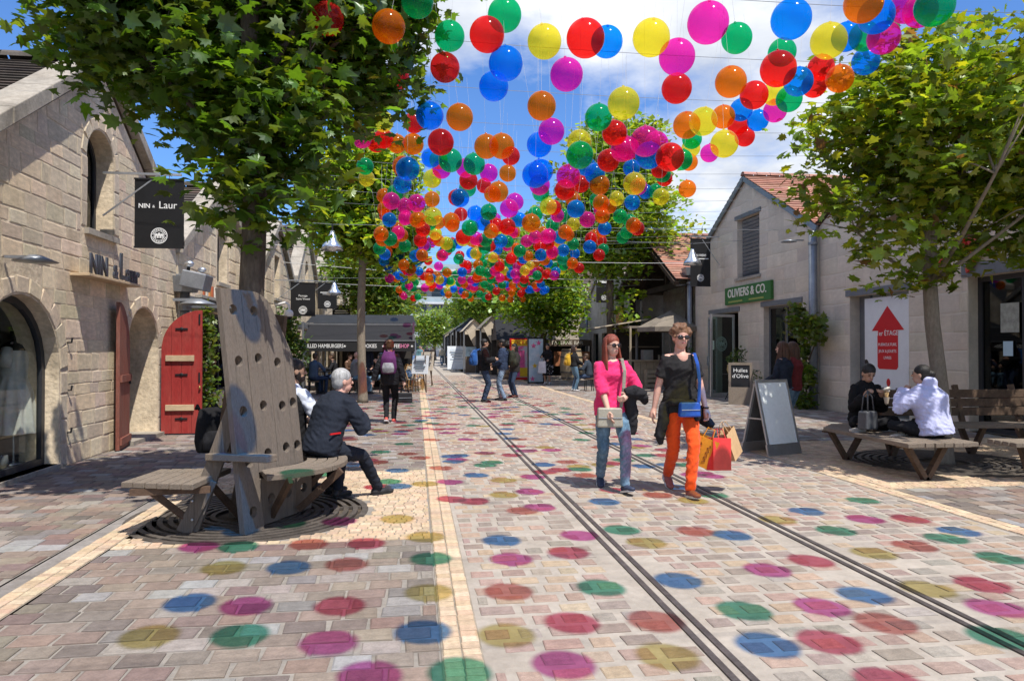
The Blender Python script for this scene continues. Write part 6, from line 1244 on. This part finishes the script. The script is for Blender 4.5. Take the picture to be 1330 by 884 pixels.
    if skirt:
        hz = skirt; l = MB(); l.tube([P + up * .12, P, V(P.x, P.y, (P.z + hz) / 2), V(P.x, P.y, hz)], 1.0, 20, sq=[(.13, .11), (.175, .14), (.215, .19), (.24, .22)])
    else:
        for i in (0, 1):
            k, a = LG[i]; l.tube([P + V(0, 0, -.01), hp[i] + V(0, 0, .0), hp[i].lerp(k, .5), k, k.lerp(a, .3), a + (a - k).normalized() * .02], [.09, .095, .080, .062, .062, .050], 14)
    remesh(l, 'trousers' if not skirt else 'skirt', bmn, root, vc, 4)
    # ---- shoes
    for i in (0, 1):
        a = LG[i][1]; k = LG[i][0]; td = V(*(toes[i] if toes else (.12 if i == 0 else -.12, 1, 0))).normalized(); sd = V(td.y, -td.x, 0).normalized() if abs(td.z) < .95 else V(1, 0, 0); un = sd.cross(td).normalized()
        Mx = Matrix((sd, td, un)).transposed(); f_ = MB(); o_ = a - un * .045
        f_.ell(o_ + td * -.025, (.040, .05, .045), 12, 8, Mx); f_.ell(o_ + td * .06 - un * .008, (.045, .09, .036), 14, 8, Mx); f_.ell(o_ + td * .135 - un * .014, (.044, .055, .026), 12, 8, Mx); f_.tube([a + un * .03, a - un * .01], [.048, .046], 10)
        so = remesh(f_, 'shoe', mat('shoe_%d_%d_%d' % tuple(int(q * 99) for q in shoes), shoes, .6, .15, 9, .2, 50), root, .010 if near else .016, 2)
        q_ = MB().slab([(x * .047, -.07 + .235 * j / 8) for j in range(9) for x in [(.75, .95, 1, .95, .9, 1, 1.0, .85, .4)[j]]] + [(-x * .047, -.07 + .235 * j / 8) for j in range(8, -1, -1) for x in [(.75, .95, 1, .95, .9, 1, 1.0, .85, .4)[j]]], [], Matrix.Translation(o_ - un * .040) @ Mx.to_4x4(), .020)
        q_.build('sole', mat('sole_%d' % int((sole or .02) * 99), (sole or .02,) * 3, .7, .1, 9, .1, 40), so)
    root['_j'] = 0; del root['_j']
    return root, dict(hc=hc, hm=hm, neck=neck, sh=sh, AR=AR, LG=LG, P=P, up=up, fwd=fwd, s=s, sp=spn)
def wpt(root, p): return Matrix.Translation(root.location) @ Matrix.Rotation(root.rotation_euler.z, 4, 'Z') @ Matrix.Scale(root.scale.x, 4) @ V(*p)
def backpack(loc, rz, col, col2, label, s=1.0, name='backpack'):
    b = tag(empty(name, loc, rz), label, 'backpack', None); b.scale = (s, s, s)
    m1, m2 = fab('pack_%d_%d' % (int(col[0] * 999), int(col[2] * 999)), col, .2, .5), fab('packb_%d_%d' % (int(col2[0] * 999), int(col2[2] * 999)), col2, .3, .5)
    remesh(MB().tube([(0, -.1, -.21), (0, -.11, -.1), (0, -.12, .08), (0, -.08, .21)], 1, 14, sq=[(.14, .085), (.165, .11), (.15, .105), (.11, .06)]), 'main_pouch', m1, b, .016, 4); remesh(MB().tube([(0, -.19, -.19), (0, -.205, -.1), (0, -.19, .0)], 1, 12, sq=[(.11, .05), (.125, .06), (.10, .045)]), 'front_pocket', m2, b, .014, 4)
    for q in (-.09, .09): MB().tube([(q, -.02, .2), (q, .03, .22), (q * 1.1, .19, .12)] if False else [(q, -.03, .2), (q, .02, .235), (q, .06, .2)], .016, 6).build('strap', m1, b)
    MB().tube([(-.03, -.06, .22), (0, -.06, .26), (.03, -.06, .22)], .009, 6).build('top_loop', m1, b); return b
def handbag(loc, rz, size, col, label, flap=True, handle=.18, strap=None, name='handbag'):
    b = tag(empty(name, loc, rz), label, 'bag'); m1 = mat('bag_%d_%d_%d' % tuple(int(q * 999) for q in col), col, .5, .18, 9, .3, 30); w, d, h = size
    bevel(MB().box((0, 0, -h / 2), (w, d, h), taper=.9).build('body', m1, b), .02, 3, 30)
    if flap: bevel(MB().box((0, -d * .46, -h * .3), (w * .9, .014, h * .5)).build('flap', m1, b), .004); MB().box((0, -d * .52, -h * .5), (w * .85, .008, .008)).build('zip', metal_m, b)
    if handle:
        for q in (-1, 1): MB().tube([(-w * .25, q * d * .3, -.01), (-w * .2, q * d * .2, handle * .7), (0, 0, handle), (w * .2, q * d * .2, handle * .7), (w * .25, q * d * .3, -.01)], .008, 6).build('handle', m1, b, smooth=True)
    if strap: MB().tube(strap, .010, 6, sq=[(1.7, .5)] * len(strap)).build('strap', fab('strap_%d_%d' % (int(col[0] * 999), int(col[2] * 999)), tuple(q * .8 for q in col)), b)
    return b
JEANS = ('jeans', (.09, .17, .25), .3, .7, (.15, .24, .33)); DARKJ = ('dark_jeans', (.035, .055, .10), .3, .7); BLK = ('black', (.014, .014, .016)); NAVY = ('navy_suit', (.016, .020, .031), .1, .5)
# ---- the woman in pink and the woman in orange trousers
p1, j1 = person('woman in hot pink sweater and blue jeans walking with sunglasses', (2.04, 7.28, 0), R(176), 1.66, 'fair', ('hot_pink', (.80, .035, .16), .08, .8), .62, JEANS, ('auburn', (.20, .045, .025)), (.035, .045, .085), pelvis=(0, 0, .89),
    hands=((.07, .235, .83), (-.12, .20, 1.02)), elbows=((1, -.5, -.3), (-.9, -.6, -.3)), feet=((.08, -.22, .12), (-.09, .27, .10)), toes=((.15, 1, -.3), (-.25, 1, .25)), head=(22, 0), hairstyle='long', near=True, fem=True, glasses=True, hem=.16, bulk=.016, hair_len=.30, sole=.6, curl=(.35, .9), neckline=.05, puff=.004)
remesh(MB().tube([(-.10, .22, 1.06), (-.20, .22, 1.08), (-.30, .16, 1.03), (-.36, .12, .94)], [.045, .065, .07, .035], 10).tube([(-.16, .16, 1.03), (-.20, .12, .86), (-.21, .10, .70), (-.20, .10, .60)], 1, 10, sq=[(.06, .05), (.075, .05), (.06, .045), (.045, .035)]), 'carried_jacket', fab('charcoal_jacket', (.022, .022, .025), .2, .9), p1, .012, 3)
w0 = wpt(p1, (.06, .205, .90))
handbag(w0, R(-8), (.27, .10, .20), (.33, .31, .25), 'grey beige shoulder bag held at the hip of the woman in pink', handle=0, strap=[(.12, .03, 0), (.145, .0, .2), (.16, .03, .38), (.145, .12, .50), (.10, .24, .48)])
p2, j2 = person('woman in black T-shirt and bright orange trousers carrying shopping', (2.68, 6.98, 0), R(180), 1.74, 'pink', ('black_tee', (.022, .021, .022), .15, .5), .36, ('orange_chino', (.80, .085, .012), .1, .7), ('light_brown', (.17, .085, .045)), (.30, .10, .09), pelvis=(.0, 0, .905),
    hands=((.30, -.06, .66), (-.27, .08, .72)), elbows=((.5, -1, 0), (-.6, -1, 0)), feet=((.02, -.30, .15), (-.01, .24, .09)), toes=((.1, 1, -.5), (-.05, 1, .12)), head=(-3, -4), hairstyle='curly', near=True, fem=True, glasses=True, hem=.17, bulk=.006, neckline=.10, sole=.65, curl=(.5, 1.1))
remesh(MB().tube([(.17, 0, .90), (.12, .14, .93), (0, .165, .92), (-.12, .14, .93), (-.17, 0, .90), (-.12, -.13, .9), (0, -.15, .89), (.12, -.13, .9), (.17, 0, .90)], [.036] * 9, 8).tube([(.18, .03, .90), (.20, .07, .74), (.24, .06, .58), (.22, .06, .50)], [.05, .06, .055, .02], 10).tube([(-.05, .17, .93), (-.12, .17, .84), (-.11, .17, .74)], [.035, .042, .03], 8).tube([(-.2, -.02, .86), (-.25, 0, .74), (-.34, .02, .66)], [.05, .07, .04], 8), 'tied_jacket', MATS['cloth_charcoal_jacket'], p2, .012, 3)
MB().tube([j2['AR'][1][1] + V(0, 0, .015), j2['AR'][1][1] + V(0, 0, .03)], .031, 12).build('wristwatch', black_m, p2)
handbag(wpt(p2, (-.01, .22, .93)), R(0), (.22, .08, .145), (.02, .09, .42), 'small blue crossbody bag on the woman in orange trousers', handle=0, strap=[(.10, .0, 0), (.105, -.01, .2), (.10, .03, .38), (.10, .11, .485), (.09, .25, .46)], name='crossbody_bag')
def shopping_bag(loc, rz, tilt, size, m, label, mark=None, roll=0):
    b = tag(empty('shopping_bag', loc, rz), label, 'shopping bag', 'paper bags carried by the woman in orange'); b.rotation_euler = (R(tilt), R(roll), rz); w, d, h = size
    q = MB(); x, y = w / 2, d / 2; q.add([(-x, -y, -h), (x, -y, -h), (x, y, -h), (-x, y, -h), (-x, -y, 0), (x, -y, 0), (x * .9, y, 0), (-x, y, 0), (-x, 0, -h), (x, 0, -h), (-x * .8, 0, 0), (x * .8, 0, 0)], [(0, 1, 5, 4), (3, 7, 6, 2), (0, 4, 10, 8), (8, 10, 7, 3), (1, 9, 11, 5), (9, 2, 6, 11), (0, 8, 3, 2, 9, 1)])
    q.build('bag_body', m, b)
    for s_ in (-1, 1): MB().tube([(-w * .2, s_ * y, -.01), (-w * .15, s_ * y * .3, .09), (w * .15, s_ * y * .3, .09), (w * .2, s_ * y, -.01)], .004, 5).build('handle', m, b)
    if mark:
        for i in range(2): MB().tube([((i - .5) * .09 + .018 * math.sin(k * 2.1), -y - .002, -h * (.2 + .055 * k)) for k in range(12)], .0045, 5).build('printed_script', mat('bag_ink', (.22, .06, .01), .6, .1, 5, 0), b)
hw_ = wpt(p2, (-.275, .12, .60))
shopping_bag(hw_ + V(-.055, -.06, -.02), R(-24), 6, (.24, .10, .30), mat('paper_orange', (.72, .30, .02), .6, .12, 4, .35, 9), 'yellow orange paper shopping bag with red script', True, 22); shopping_bag(hw_ + V(.06, -.05, -.03), R(18), -5, (.23, .10, .32), mat('paper_red', (.70, .05, .05), .45, .12, 4, .35, 9), 'glossy red paper shopping bag between the two others', None, 4); shopping_bag(hw_ + V(.17, .04, .03), R(42), -8, (.20, .11, .30), mat('paper_kraft', (.55, .36, .19), .8, .12, 4, .35, 9), 'brown kraft paper shopping bag behind the red one', None, -24)
# ---- the two men on the tall bench
p3, j3 = person('grey-haired man in dark navy suit sitting on the wooden bench', (-.88, 6.86, 0), R(-44), 1.72, 'pink', ('navy_suit_jacket', (.016, .020, .031), .12, .6), 1.0, NAVY, ('silver', (.36, .36, .36)), (.02, .02, .022), pelvis=(0, .0, .545), lean=24, hands=((.10, .40, .80), (-.12, .40, .74)), elbows=((1, -.6, -.6), (-1, -.6, -.6)), feet=((.06, .66, .085), (-.16, .34, .085)), knees=((.15, .6, 1), (-.2, .5, 1)), toes=((.2, 1, 0), (-.1, 1, 0)), head=(-22, 0), near=True, hem=.12, bulk=.032, collar=True)
MB().box((.205, .0, .69), (.012, .13, .014), rz=.1).build('pocket_trim', red_m, p3)
p4, j4 = person('bearded man with ponytail in black waistcoat and white shirt sleeves', (-1.27, 7.20, 0), R(-42), 1.76, 'tan', ('white_shirt', (.60, .64, .74), .06, .7), 1.0, BLK, ('black_brown', (.022, .014, .011)), (.02, .02, .02), pelvis=(0, .02, .56), lean=8, hands=((.12, .32, .70), (-.12, .34, .72)), elbows=((1, -.4, -.6), (-1, -.4, -.6)), feet=((.14, .46, .085), (-.12, .44, .085)), knees=((.2, .5, 1), (-.2, .5, 1)), head=(-30, 0), hairstyle='pony', near=True, extra='beard', bulk=.008)
vs4 = MB(); vs4.tube([j4['sp'](a) for a in (-.02, .1, .3, .5, .7, .86, .95)], 1, 18, sq=[(.205, .18), (.21, .175), (.195, .165), (.20, .168), (.205, .172), (.16, .14), (.115, .10)]); remesh(vs4, 'waistcoat', fab(*BLK), p4, .011, 4)
backpack((-1.93, 6.98, .72), R(35), (.012, .012, .014), (.015, .015, .018), 'bulky black rucksack leaning on the wall-side seat of the holed bench', .95)
# ---- woman walking away
p6, j6 = person('woman in black leather jacket and leggings walking up the street', (-.51, 14.34, 0), R(-4), 1.66, 'fair', ('leather_black', (.014, .014, .017), .15, .6, None, .45), 1.0, BLK, ('chestnut', (.11, .05, .022)), (.55, .10, .08), hands=((.28, .0, .84), (-.33, -.05, .86)), feet=((.07, .10, .085), (-.05, -.16, .13)), toes=((.1, 1, 0), (0, 1, -.3)), hairstyle='topbun', near=True, fem=True, hem=.22, bulk=.022, sole=.6)
backpack(wpt(p6, (0, -.125, 1.24)), R(-4), (.10, .025, .10), (.27, .27, .29), 'purple and grey backpack worn by the woman in black leather', 1.0)
handbag(wpt(p6, (.30, .05, .62)), R(10), (.30, .16, .20), (.015, .015, .017), 'shiny black handbag hanging from the hand of the walking woman', handle=.20)
# ---- two men talking on the rails and the woman behind them
p7, j7 = person('man in black puffer jacket and jeans standing on the tram track', (1.87, 19.6, 0), R(-86), 1.76, 'tan', ('puffer_black', (.012, .013, .015), .2, .9), 1.0, DARKJ, ('black', (.012, .01, .009)), (.02, .02, .03), hands=((.20, .26, 1.15), (-.22, .16, .95)), bulk=.04, hem=.1, near=True, collar=True)
backpack(wpt(p7, (0, -.16, 1.20)), R(-86), (.02, .09, .30), (.015, .06, .2), 'blue backpack on the man in the black puffer jacket', 1.0)
p8, j8 = person('man in navy jacket and faded jeans standing with hands in front', (2.46, 20.1, 0), R(70), 1.76, 'brown', ('navy_jacket', (.03, .045, .085), .2, .8), 1.0, ('faded_jeans', (.13, .19, .28), .3, .7, (.2, .27, .36)), ('black', (.012, .01, .009)), (.02, .02, .025), hands=((.10, .25, 1.05), (-.10, .25, 1.02)), bulk=.03, hem=.08, near=True, feet=((.14, .1, .085), (-.14, -.08, .085)))
backpack(wpt(p8, (0, -.15, 1.18)), R(70), (.028, .03, .02), (.035, .037, .025), 'dark olive backpack on the man in the navy jacket', 1.05)
person('woman in dark coat with long hair behind the two talking men', (2.98, 21.4, 0), R(110), 1.64, 'tan', ('dark_coat', (.03, .026, .026), .2, .8), 1.0, DARKJ, ('black', (.012, .01, .009)), (.10, .03, .02), hands=((.12, .24, 1.0), (-.12, .24, 1.0)), hairstyle='long', fem=True, hem=.2, bulk=.025)
# ---- right side middle ground
p9, j9 = person('woman in black cardigan and long dotted skirt looking at her phone', (5.42, 29.0, 0), R(150), 1.70, 'tan', ('black_cardigan', (.014, .014, .016)), 1.0, ('dotted_skirt', (.02, .02, .022), .1, .3), ('black', (.012, .01, .009)), (.55, .53, .5), hands=((.16, .30, 1.16), (-.14, .26, 1.02)), hairstyle='long', hair_len=.12, fem=True, skirt=.38, hem=.1, near=False)
dots = MB()
for k in range(60): a, z = random.uniform(0, 2 * PI), random.uniform(.42, .85); r_ = .245 - .06 * (z - .4); dots.ell((r_ * math.cos(a), r_ * .90 * math.sin(a), z), (.014, .014, .014), 6, 4)
dots.build('skirt_dots', white_m, p9, kind='stuff')
handbag(wpt(p9, (.12, .34, .98)), R(150), (.34, .06, .50), (.62, .62, .66), 'large white tote bag held by the woman in the dotted skirt', flap=False, handle=.16)
p10, j10 = person('woman in black jacket and jeans with yellow backpack facing a seated friend', (5.45, 24.2, 0), R(-78), 1.62, 'tan', ('black_jacket2', (.02, .02, .022), .15, .7), 1.0, JEANS, ('dark_brown', (.035, .02, .014)), (.5, .5, .5), hands=((.10, .30, 1.0), (-.12, .30, 1.0)), hairstyle='long', fem=True, bulk=.015, hair_len=.2)
backpack(wpt(p10, (0, -.14, 1.16)), R(-78), (.50, .30, .02), (.42, .24, .02), 'yellow backpack on the woman in the black jacket', .95)
def stool(loc, label): 
    b = tag(empty('stool', loc), label, 'stool', 'low stools on the terraces'); MB().lathe([(0, .45), (.19, .45), (.19, .41), (0, .41)], 16).build('seat', browno_m, b)
    for k in range(4): a = PI / 4 + k * PI / 2; MB().tube([(.19 * math.cos(a), .19 * math.sin(a), 0), (.14 * math.cos(a), .14 * math.sin(a), .42)], .015, 6).build('leg', iron2_m, b)
SIT = dict(pelvis=(0, 0, .55), feet=((.12, .44, .085), (-.12, .42, .085)), knees=((.2, .5, 1), (-.2, .5, 1)), hands=((.12, .36, .78), (-.12, .36, .78)), elbows=((1, -.4, -.6), (-1, -.4, -.6)), lean=8)
def seated(label, loc, rz, **k):
    d = dict(SIT); d.update(k); stool((loc[0], loc[1], 0), 'low round stool under ' + label.split(' sitting')[0]); return person(label, loc, rz, **d)
seated('person in dark jacket sitting by the woman with yellow backpack', (5.98, 24.2, 0), R(70), H=1.7, skin='tan', top=('slate_jacket', (.035, .045, .06), .2, .7), bottom=DARKJ, bulk=.02)
seated('person in pale blue top sitting near the coffee kiosk', (6.75, 24.0, 0), R(20), H=1.66, skin='fair', top=('pale_blue', (.42, .58, .66), .15, .6), bottom=JEANS, hairstyle='long', hair=('dark_brown', (.035, .02, .014)))
# ---- the couple on the plank bench
p12, j12 = person('woman in black sitting cross-legged on the plank bench with an ice cream', (5.70, 8.45, 0), R(172), 1.66, 'tan', ('black_knit', (.010, .010, .011), .15, .7), 1.0, BLK, ('black', (.012, .01, .009)), (.50, .46, .40), pelvis=(0, -.02, .56), lean=10, hands=((.13, .31, .92), (-.09, .30, .92)), elbows=((.35, -.4, -1), (-.35, -.4, -1)), feet=((-.14, .30, .515), (.20, .36, .53)), knees=((1, .5, .25), (-1, .5, .25)), toes=((-.9, .35, 0), (.9, .3, .1)), head=(0, -24), hairstyle='bun', near=True, fem=True, bulk=.02, sole=.55, curl=(1.0, 1.1), collar=True)
ic = tag(empty('ice_cream_cone', wpt(p12, (-.10, .40, .93))), 'wafer cone with pale ice cream held by the woman in black', 'ice cream'); MB().lathe([(0, -.07), (.012, -.07), (.028, .04), (0, .04)], 14).build('cone', mat('wafer', (.55, .36, .16), .8, .2, 20, .4, 60), ic, smooth=True); q = MB()
for k in range(6): a = k * 1.1; q.ell((.02 * math.cos(a), .02 * math.sin(a), .055 + .007 * k), (.024, .024, .018))
remesh(q, 'scoop', mat('vanilla_ice', (.74, .68, .56), .6, .06, 9, .2, 30), ic, .006, 2); MB().lathe([(.0, -.12), (.02, -.1), (.034, -.02), (.032, -.02), (0, -.09)], 10).build('napkin', mat('napkin', (.5, .42, .32), .9, .1, 6, .2, 30), ic)
ph = tag(empty('mobile_phone', wpt(p12, (.10, .385, .965)), R(60)), 'dark mobile phone in the other hand of the woman in black', 'phone'); ph.rotation_euler.x = R(-50); bevel(MB().box((0, 0, 0), (.07, .008, .14)).build('phone_body', black_m, ph), .004)
p13, j13 = person('woman in pale lilac hooded top sitting with her back turned on the plank bench', (5.93, 7.5, 0), R(28), 1.66, 'tan', ('lilac_hoodie', (.50, .52, .76), .07, .8), 1.0, BLK, ('black', (.012, .01, .009)), (.50, .44, .37), pelvis=(0, -.02, .56), lean=14, hands=((.06, .30, .98), (-.08, .28, 1.0)), elbows=((1, -.2, -1), (-1, -.1, -1)), feet=((-.12, .30, .515), (.16, .34, .53)), knees=((1, .5, .2), (-1, .5, .2)), toes=((-.9, .4, 0), (.9, .3, .1)), head=(10, 4), hairstyle='bun', near=True, fem=True, bulk=.06, hem=.10, sole=.6, collar='hood', curl=(1.0, 1.0))
handbag((5.42, 7.95, .72), R(20), (.22, .14, .22), (.075, .078, .085), 'grey tote bag with black loop handles between the two seated women', flap=False, handle=.24)
# ---- two girls behind the A-board
person('girl with long wavy hair in dark dotted top behind the A-board', (5.86, 10.75, 0), R(38), 1.60, 'fair', ('dark_dots', (.022, .028, .042), .3, .6), 1.0, JEANS, ('brown_long', (.085, .038, .018)), (.6, .58, .55), hands=((.14, .26, .98), (-.12, .28, 1.0)), feet=((.10, .02, .085), (-.10, -.06, .085)), hairstyle='wavy', fem=True, hair_len=.34, sole=.6, near=True)
person('girl with long hair, maroon sleeves and white top beside the dotted girl', (6.16, 10.98, 0), R(30), 1.60, 'fair', ('maroon_white', (.17, .028, .03), .2, .6), 1.0, JEANS, ('brown_long', (.085, .038, .018)), (.6, .58, .55), hands=((.14, .24, .95), (-.12, .26, 1.0)), feet=((.10, .04, .085), (-.10, -.05, .085)), hairstyle='wavy', fem=True, hair_len=.34, hem=.1, sole=.6, near=True)
# ---- on the hamburger terrace
person('waiter in dark waistcoat and apron standing at the terrace edge', (-.78, 21.9, 0), R(110), 1.80, 'fair', ('waiter_vest', (.03, .042, .07), .15, .6), .35, ('long_apron', (.022, .024, .03)), ('dark_brown', (.035, .02, .014)), (.02, .02, .02), hands=((.16, .34, 1.08), (-.14, .36, 1.05)), skirt=.3)
seated('bald man in grey T-shirt sitting at a round table', (-2.0, 23.6, 0), R(-70), H=1.78, skin='pink', top=('grey_tee', (.22, .22, .23), .1, .6), sleeve=.4, bottom=JEANS, hairstyle='bald', hands=((.10, .30, 1.05), (-.12, .36, .78)))
seated('man in blue denim shirt sitting with his back turned', (-3.25, 23.4, 0), R(-35), H=1.74, skin='tan', top=('denim_shirt', (.08, .12, .19), .2, .7), bottom=DARKJ)
seated('person in black sitting deeper under the awning', (-2.75, 24.9, 0), R(100), H=1.72, skin='tan', top=('black_a', (.018, .018, .02)), bottom=DARKJ); seated('person in brown sitting beside the awning post', (-2.35, 25.2, 0), R(-120), H=1.72, skin='fair', top=('brown_top', (.09, .05, .03)), bottom=BLK)
seated('person in jeans sitting behind the slender trunk', (-1.05, 23.9, 0), R(85), H=1.74, skin='fair', top=('dark_blue_top', (.03, .04, .08)), bottom=JEANS)
person('man in dark blue standing behind the slender trunk', (-1.72, 25.6, 0), R(150), 1.8, 'tan', ('dark_blue_shirt', (.03, .04, .075)), 1.0, DARKJ, ('black', (.012, .01, .009)))
# ---- far strollers
for i, (x, y, top_, bot, hr, lb, rz) in enumerate(((.95, 61, ('stroll_black', (.02, .02, .025)), DARKJ, 'short', 'far stroller in black walking up the street', 5), (1.45, 62, ('stroll_brown', (.05, .04, .035)), BLK, 'short', 'far stroller in dark brown coat walking up the street', -10), (2.3, 63, ('stroll_beige', (.50, .42, .30)), JEANS, 'short', 'far stroller in beige jacket and jeans', 10), (2.85, 60, ('stroll_blue', (.08, .12, .2)), DARKJ, 'short', 'far stroller in blue near the menu boards', 170), (3.15, 58, ('stroll_white', (.65, .65, .66)), JEANS, 'long', 'far stroller in white top and jeans', 180), (.3, 52, ('stroll_teal', (.10, .2, .24)), DARKJ, 'short', 'far stroller in teal by the cream menu easel', 180), (.55, 70, ('stroll_rust', (.3, .1, .05)), DARKJ, 'short', 'farthest stroller in rust coloured top', 170), (5.6, 36.2, ('stroll_char', (.03, .03, .03)), BLK, 'short', 'dark figure standing under the dark sloping awning', 160))):
    person(lb, (x, y, 0), R(rz), 1.72, 'fair', top_, 1.0, bot, ('grey_brown', (.14, .11, .09)), hairstyle=hr, feet=((.08, .14, .085), (-.08, -.12, .1)), hem=.08, bulk=.02)
# ================================================================== FINISH: lettering and figures become plain meshes
bpy.context.view_layer.update(); dg = bpy.context.evaluated_depsgraph_get()
for o in [o for o in COL.objects if o.type == 'FONT']:
    me = bpy.data.meshes.new_from_object(o.evaluated_get(dg)); me.name = o.name
    n = bpy.data.objects.new('tmp', me); COL.objects.link(n); n.parent = o.parent; n.matrix_basis = o.matrix_basis.copy(); nm = o.name
    bpy.data.objects.remove(o); n.name = nm
new = []
for o in REM: new.append((o, bpy.data.meshes.new_from_object(o.evaluated_get(dg))))
from mathutils import noise as mnoise
for o, me in new:
    o.modifiers.clear(); o.data = me
    if o in FOLD:                                                    # soft creases in the near clothes
        n = len(me.vertices); co = np.empty(n * 3, np.float32); no = np.empty(n * 3, np.float32); me.vertices.foreach_get('co', co); me.vertices.foreach_get('normal', no); co = co.reshape(-1, 3); no = no.reshape(-1, 3); s = FOLD[o]
        d = np.array([.0085 * (.55 - abs(mnoise.noise((x * 9 + s, y * 9, z * 19 + x * 9))) * 2.0) + .0035 * mnoise.noise((x * 26, y * 26 + s, z * 34)) for x, y, z in co.tolist()], np.float32)
        me.vertices.foreach_set('co', (co + no * d[:, None]).reshape(-1)); me.update()
    me.shade_smooth()
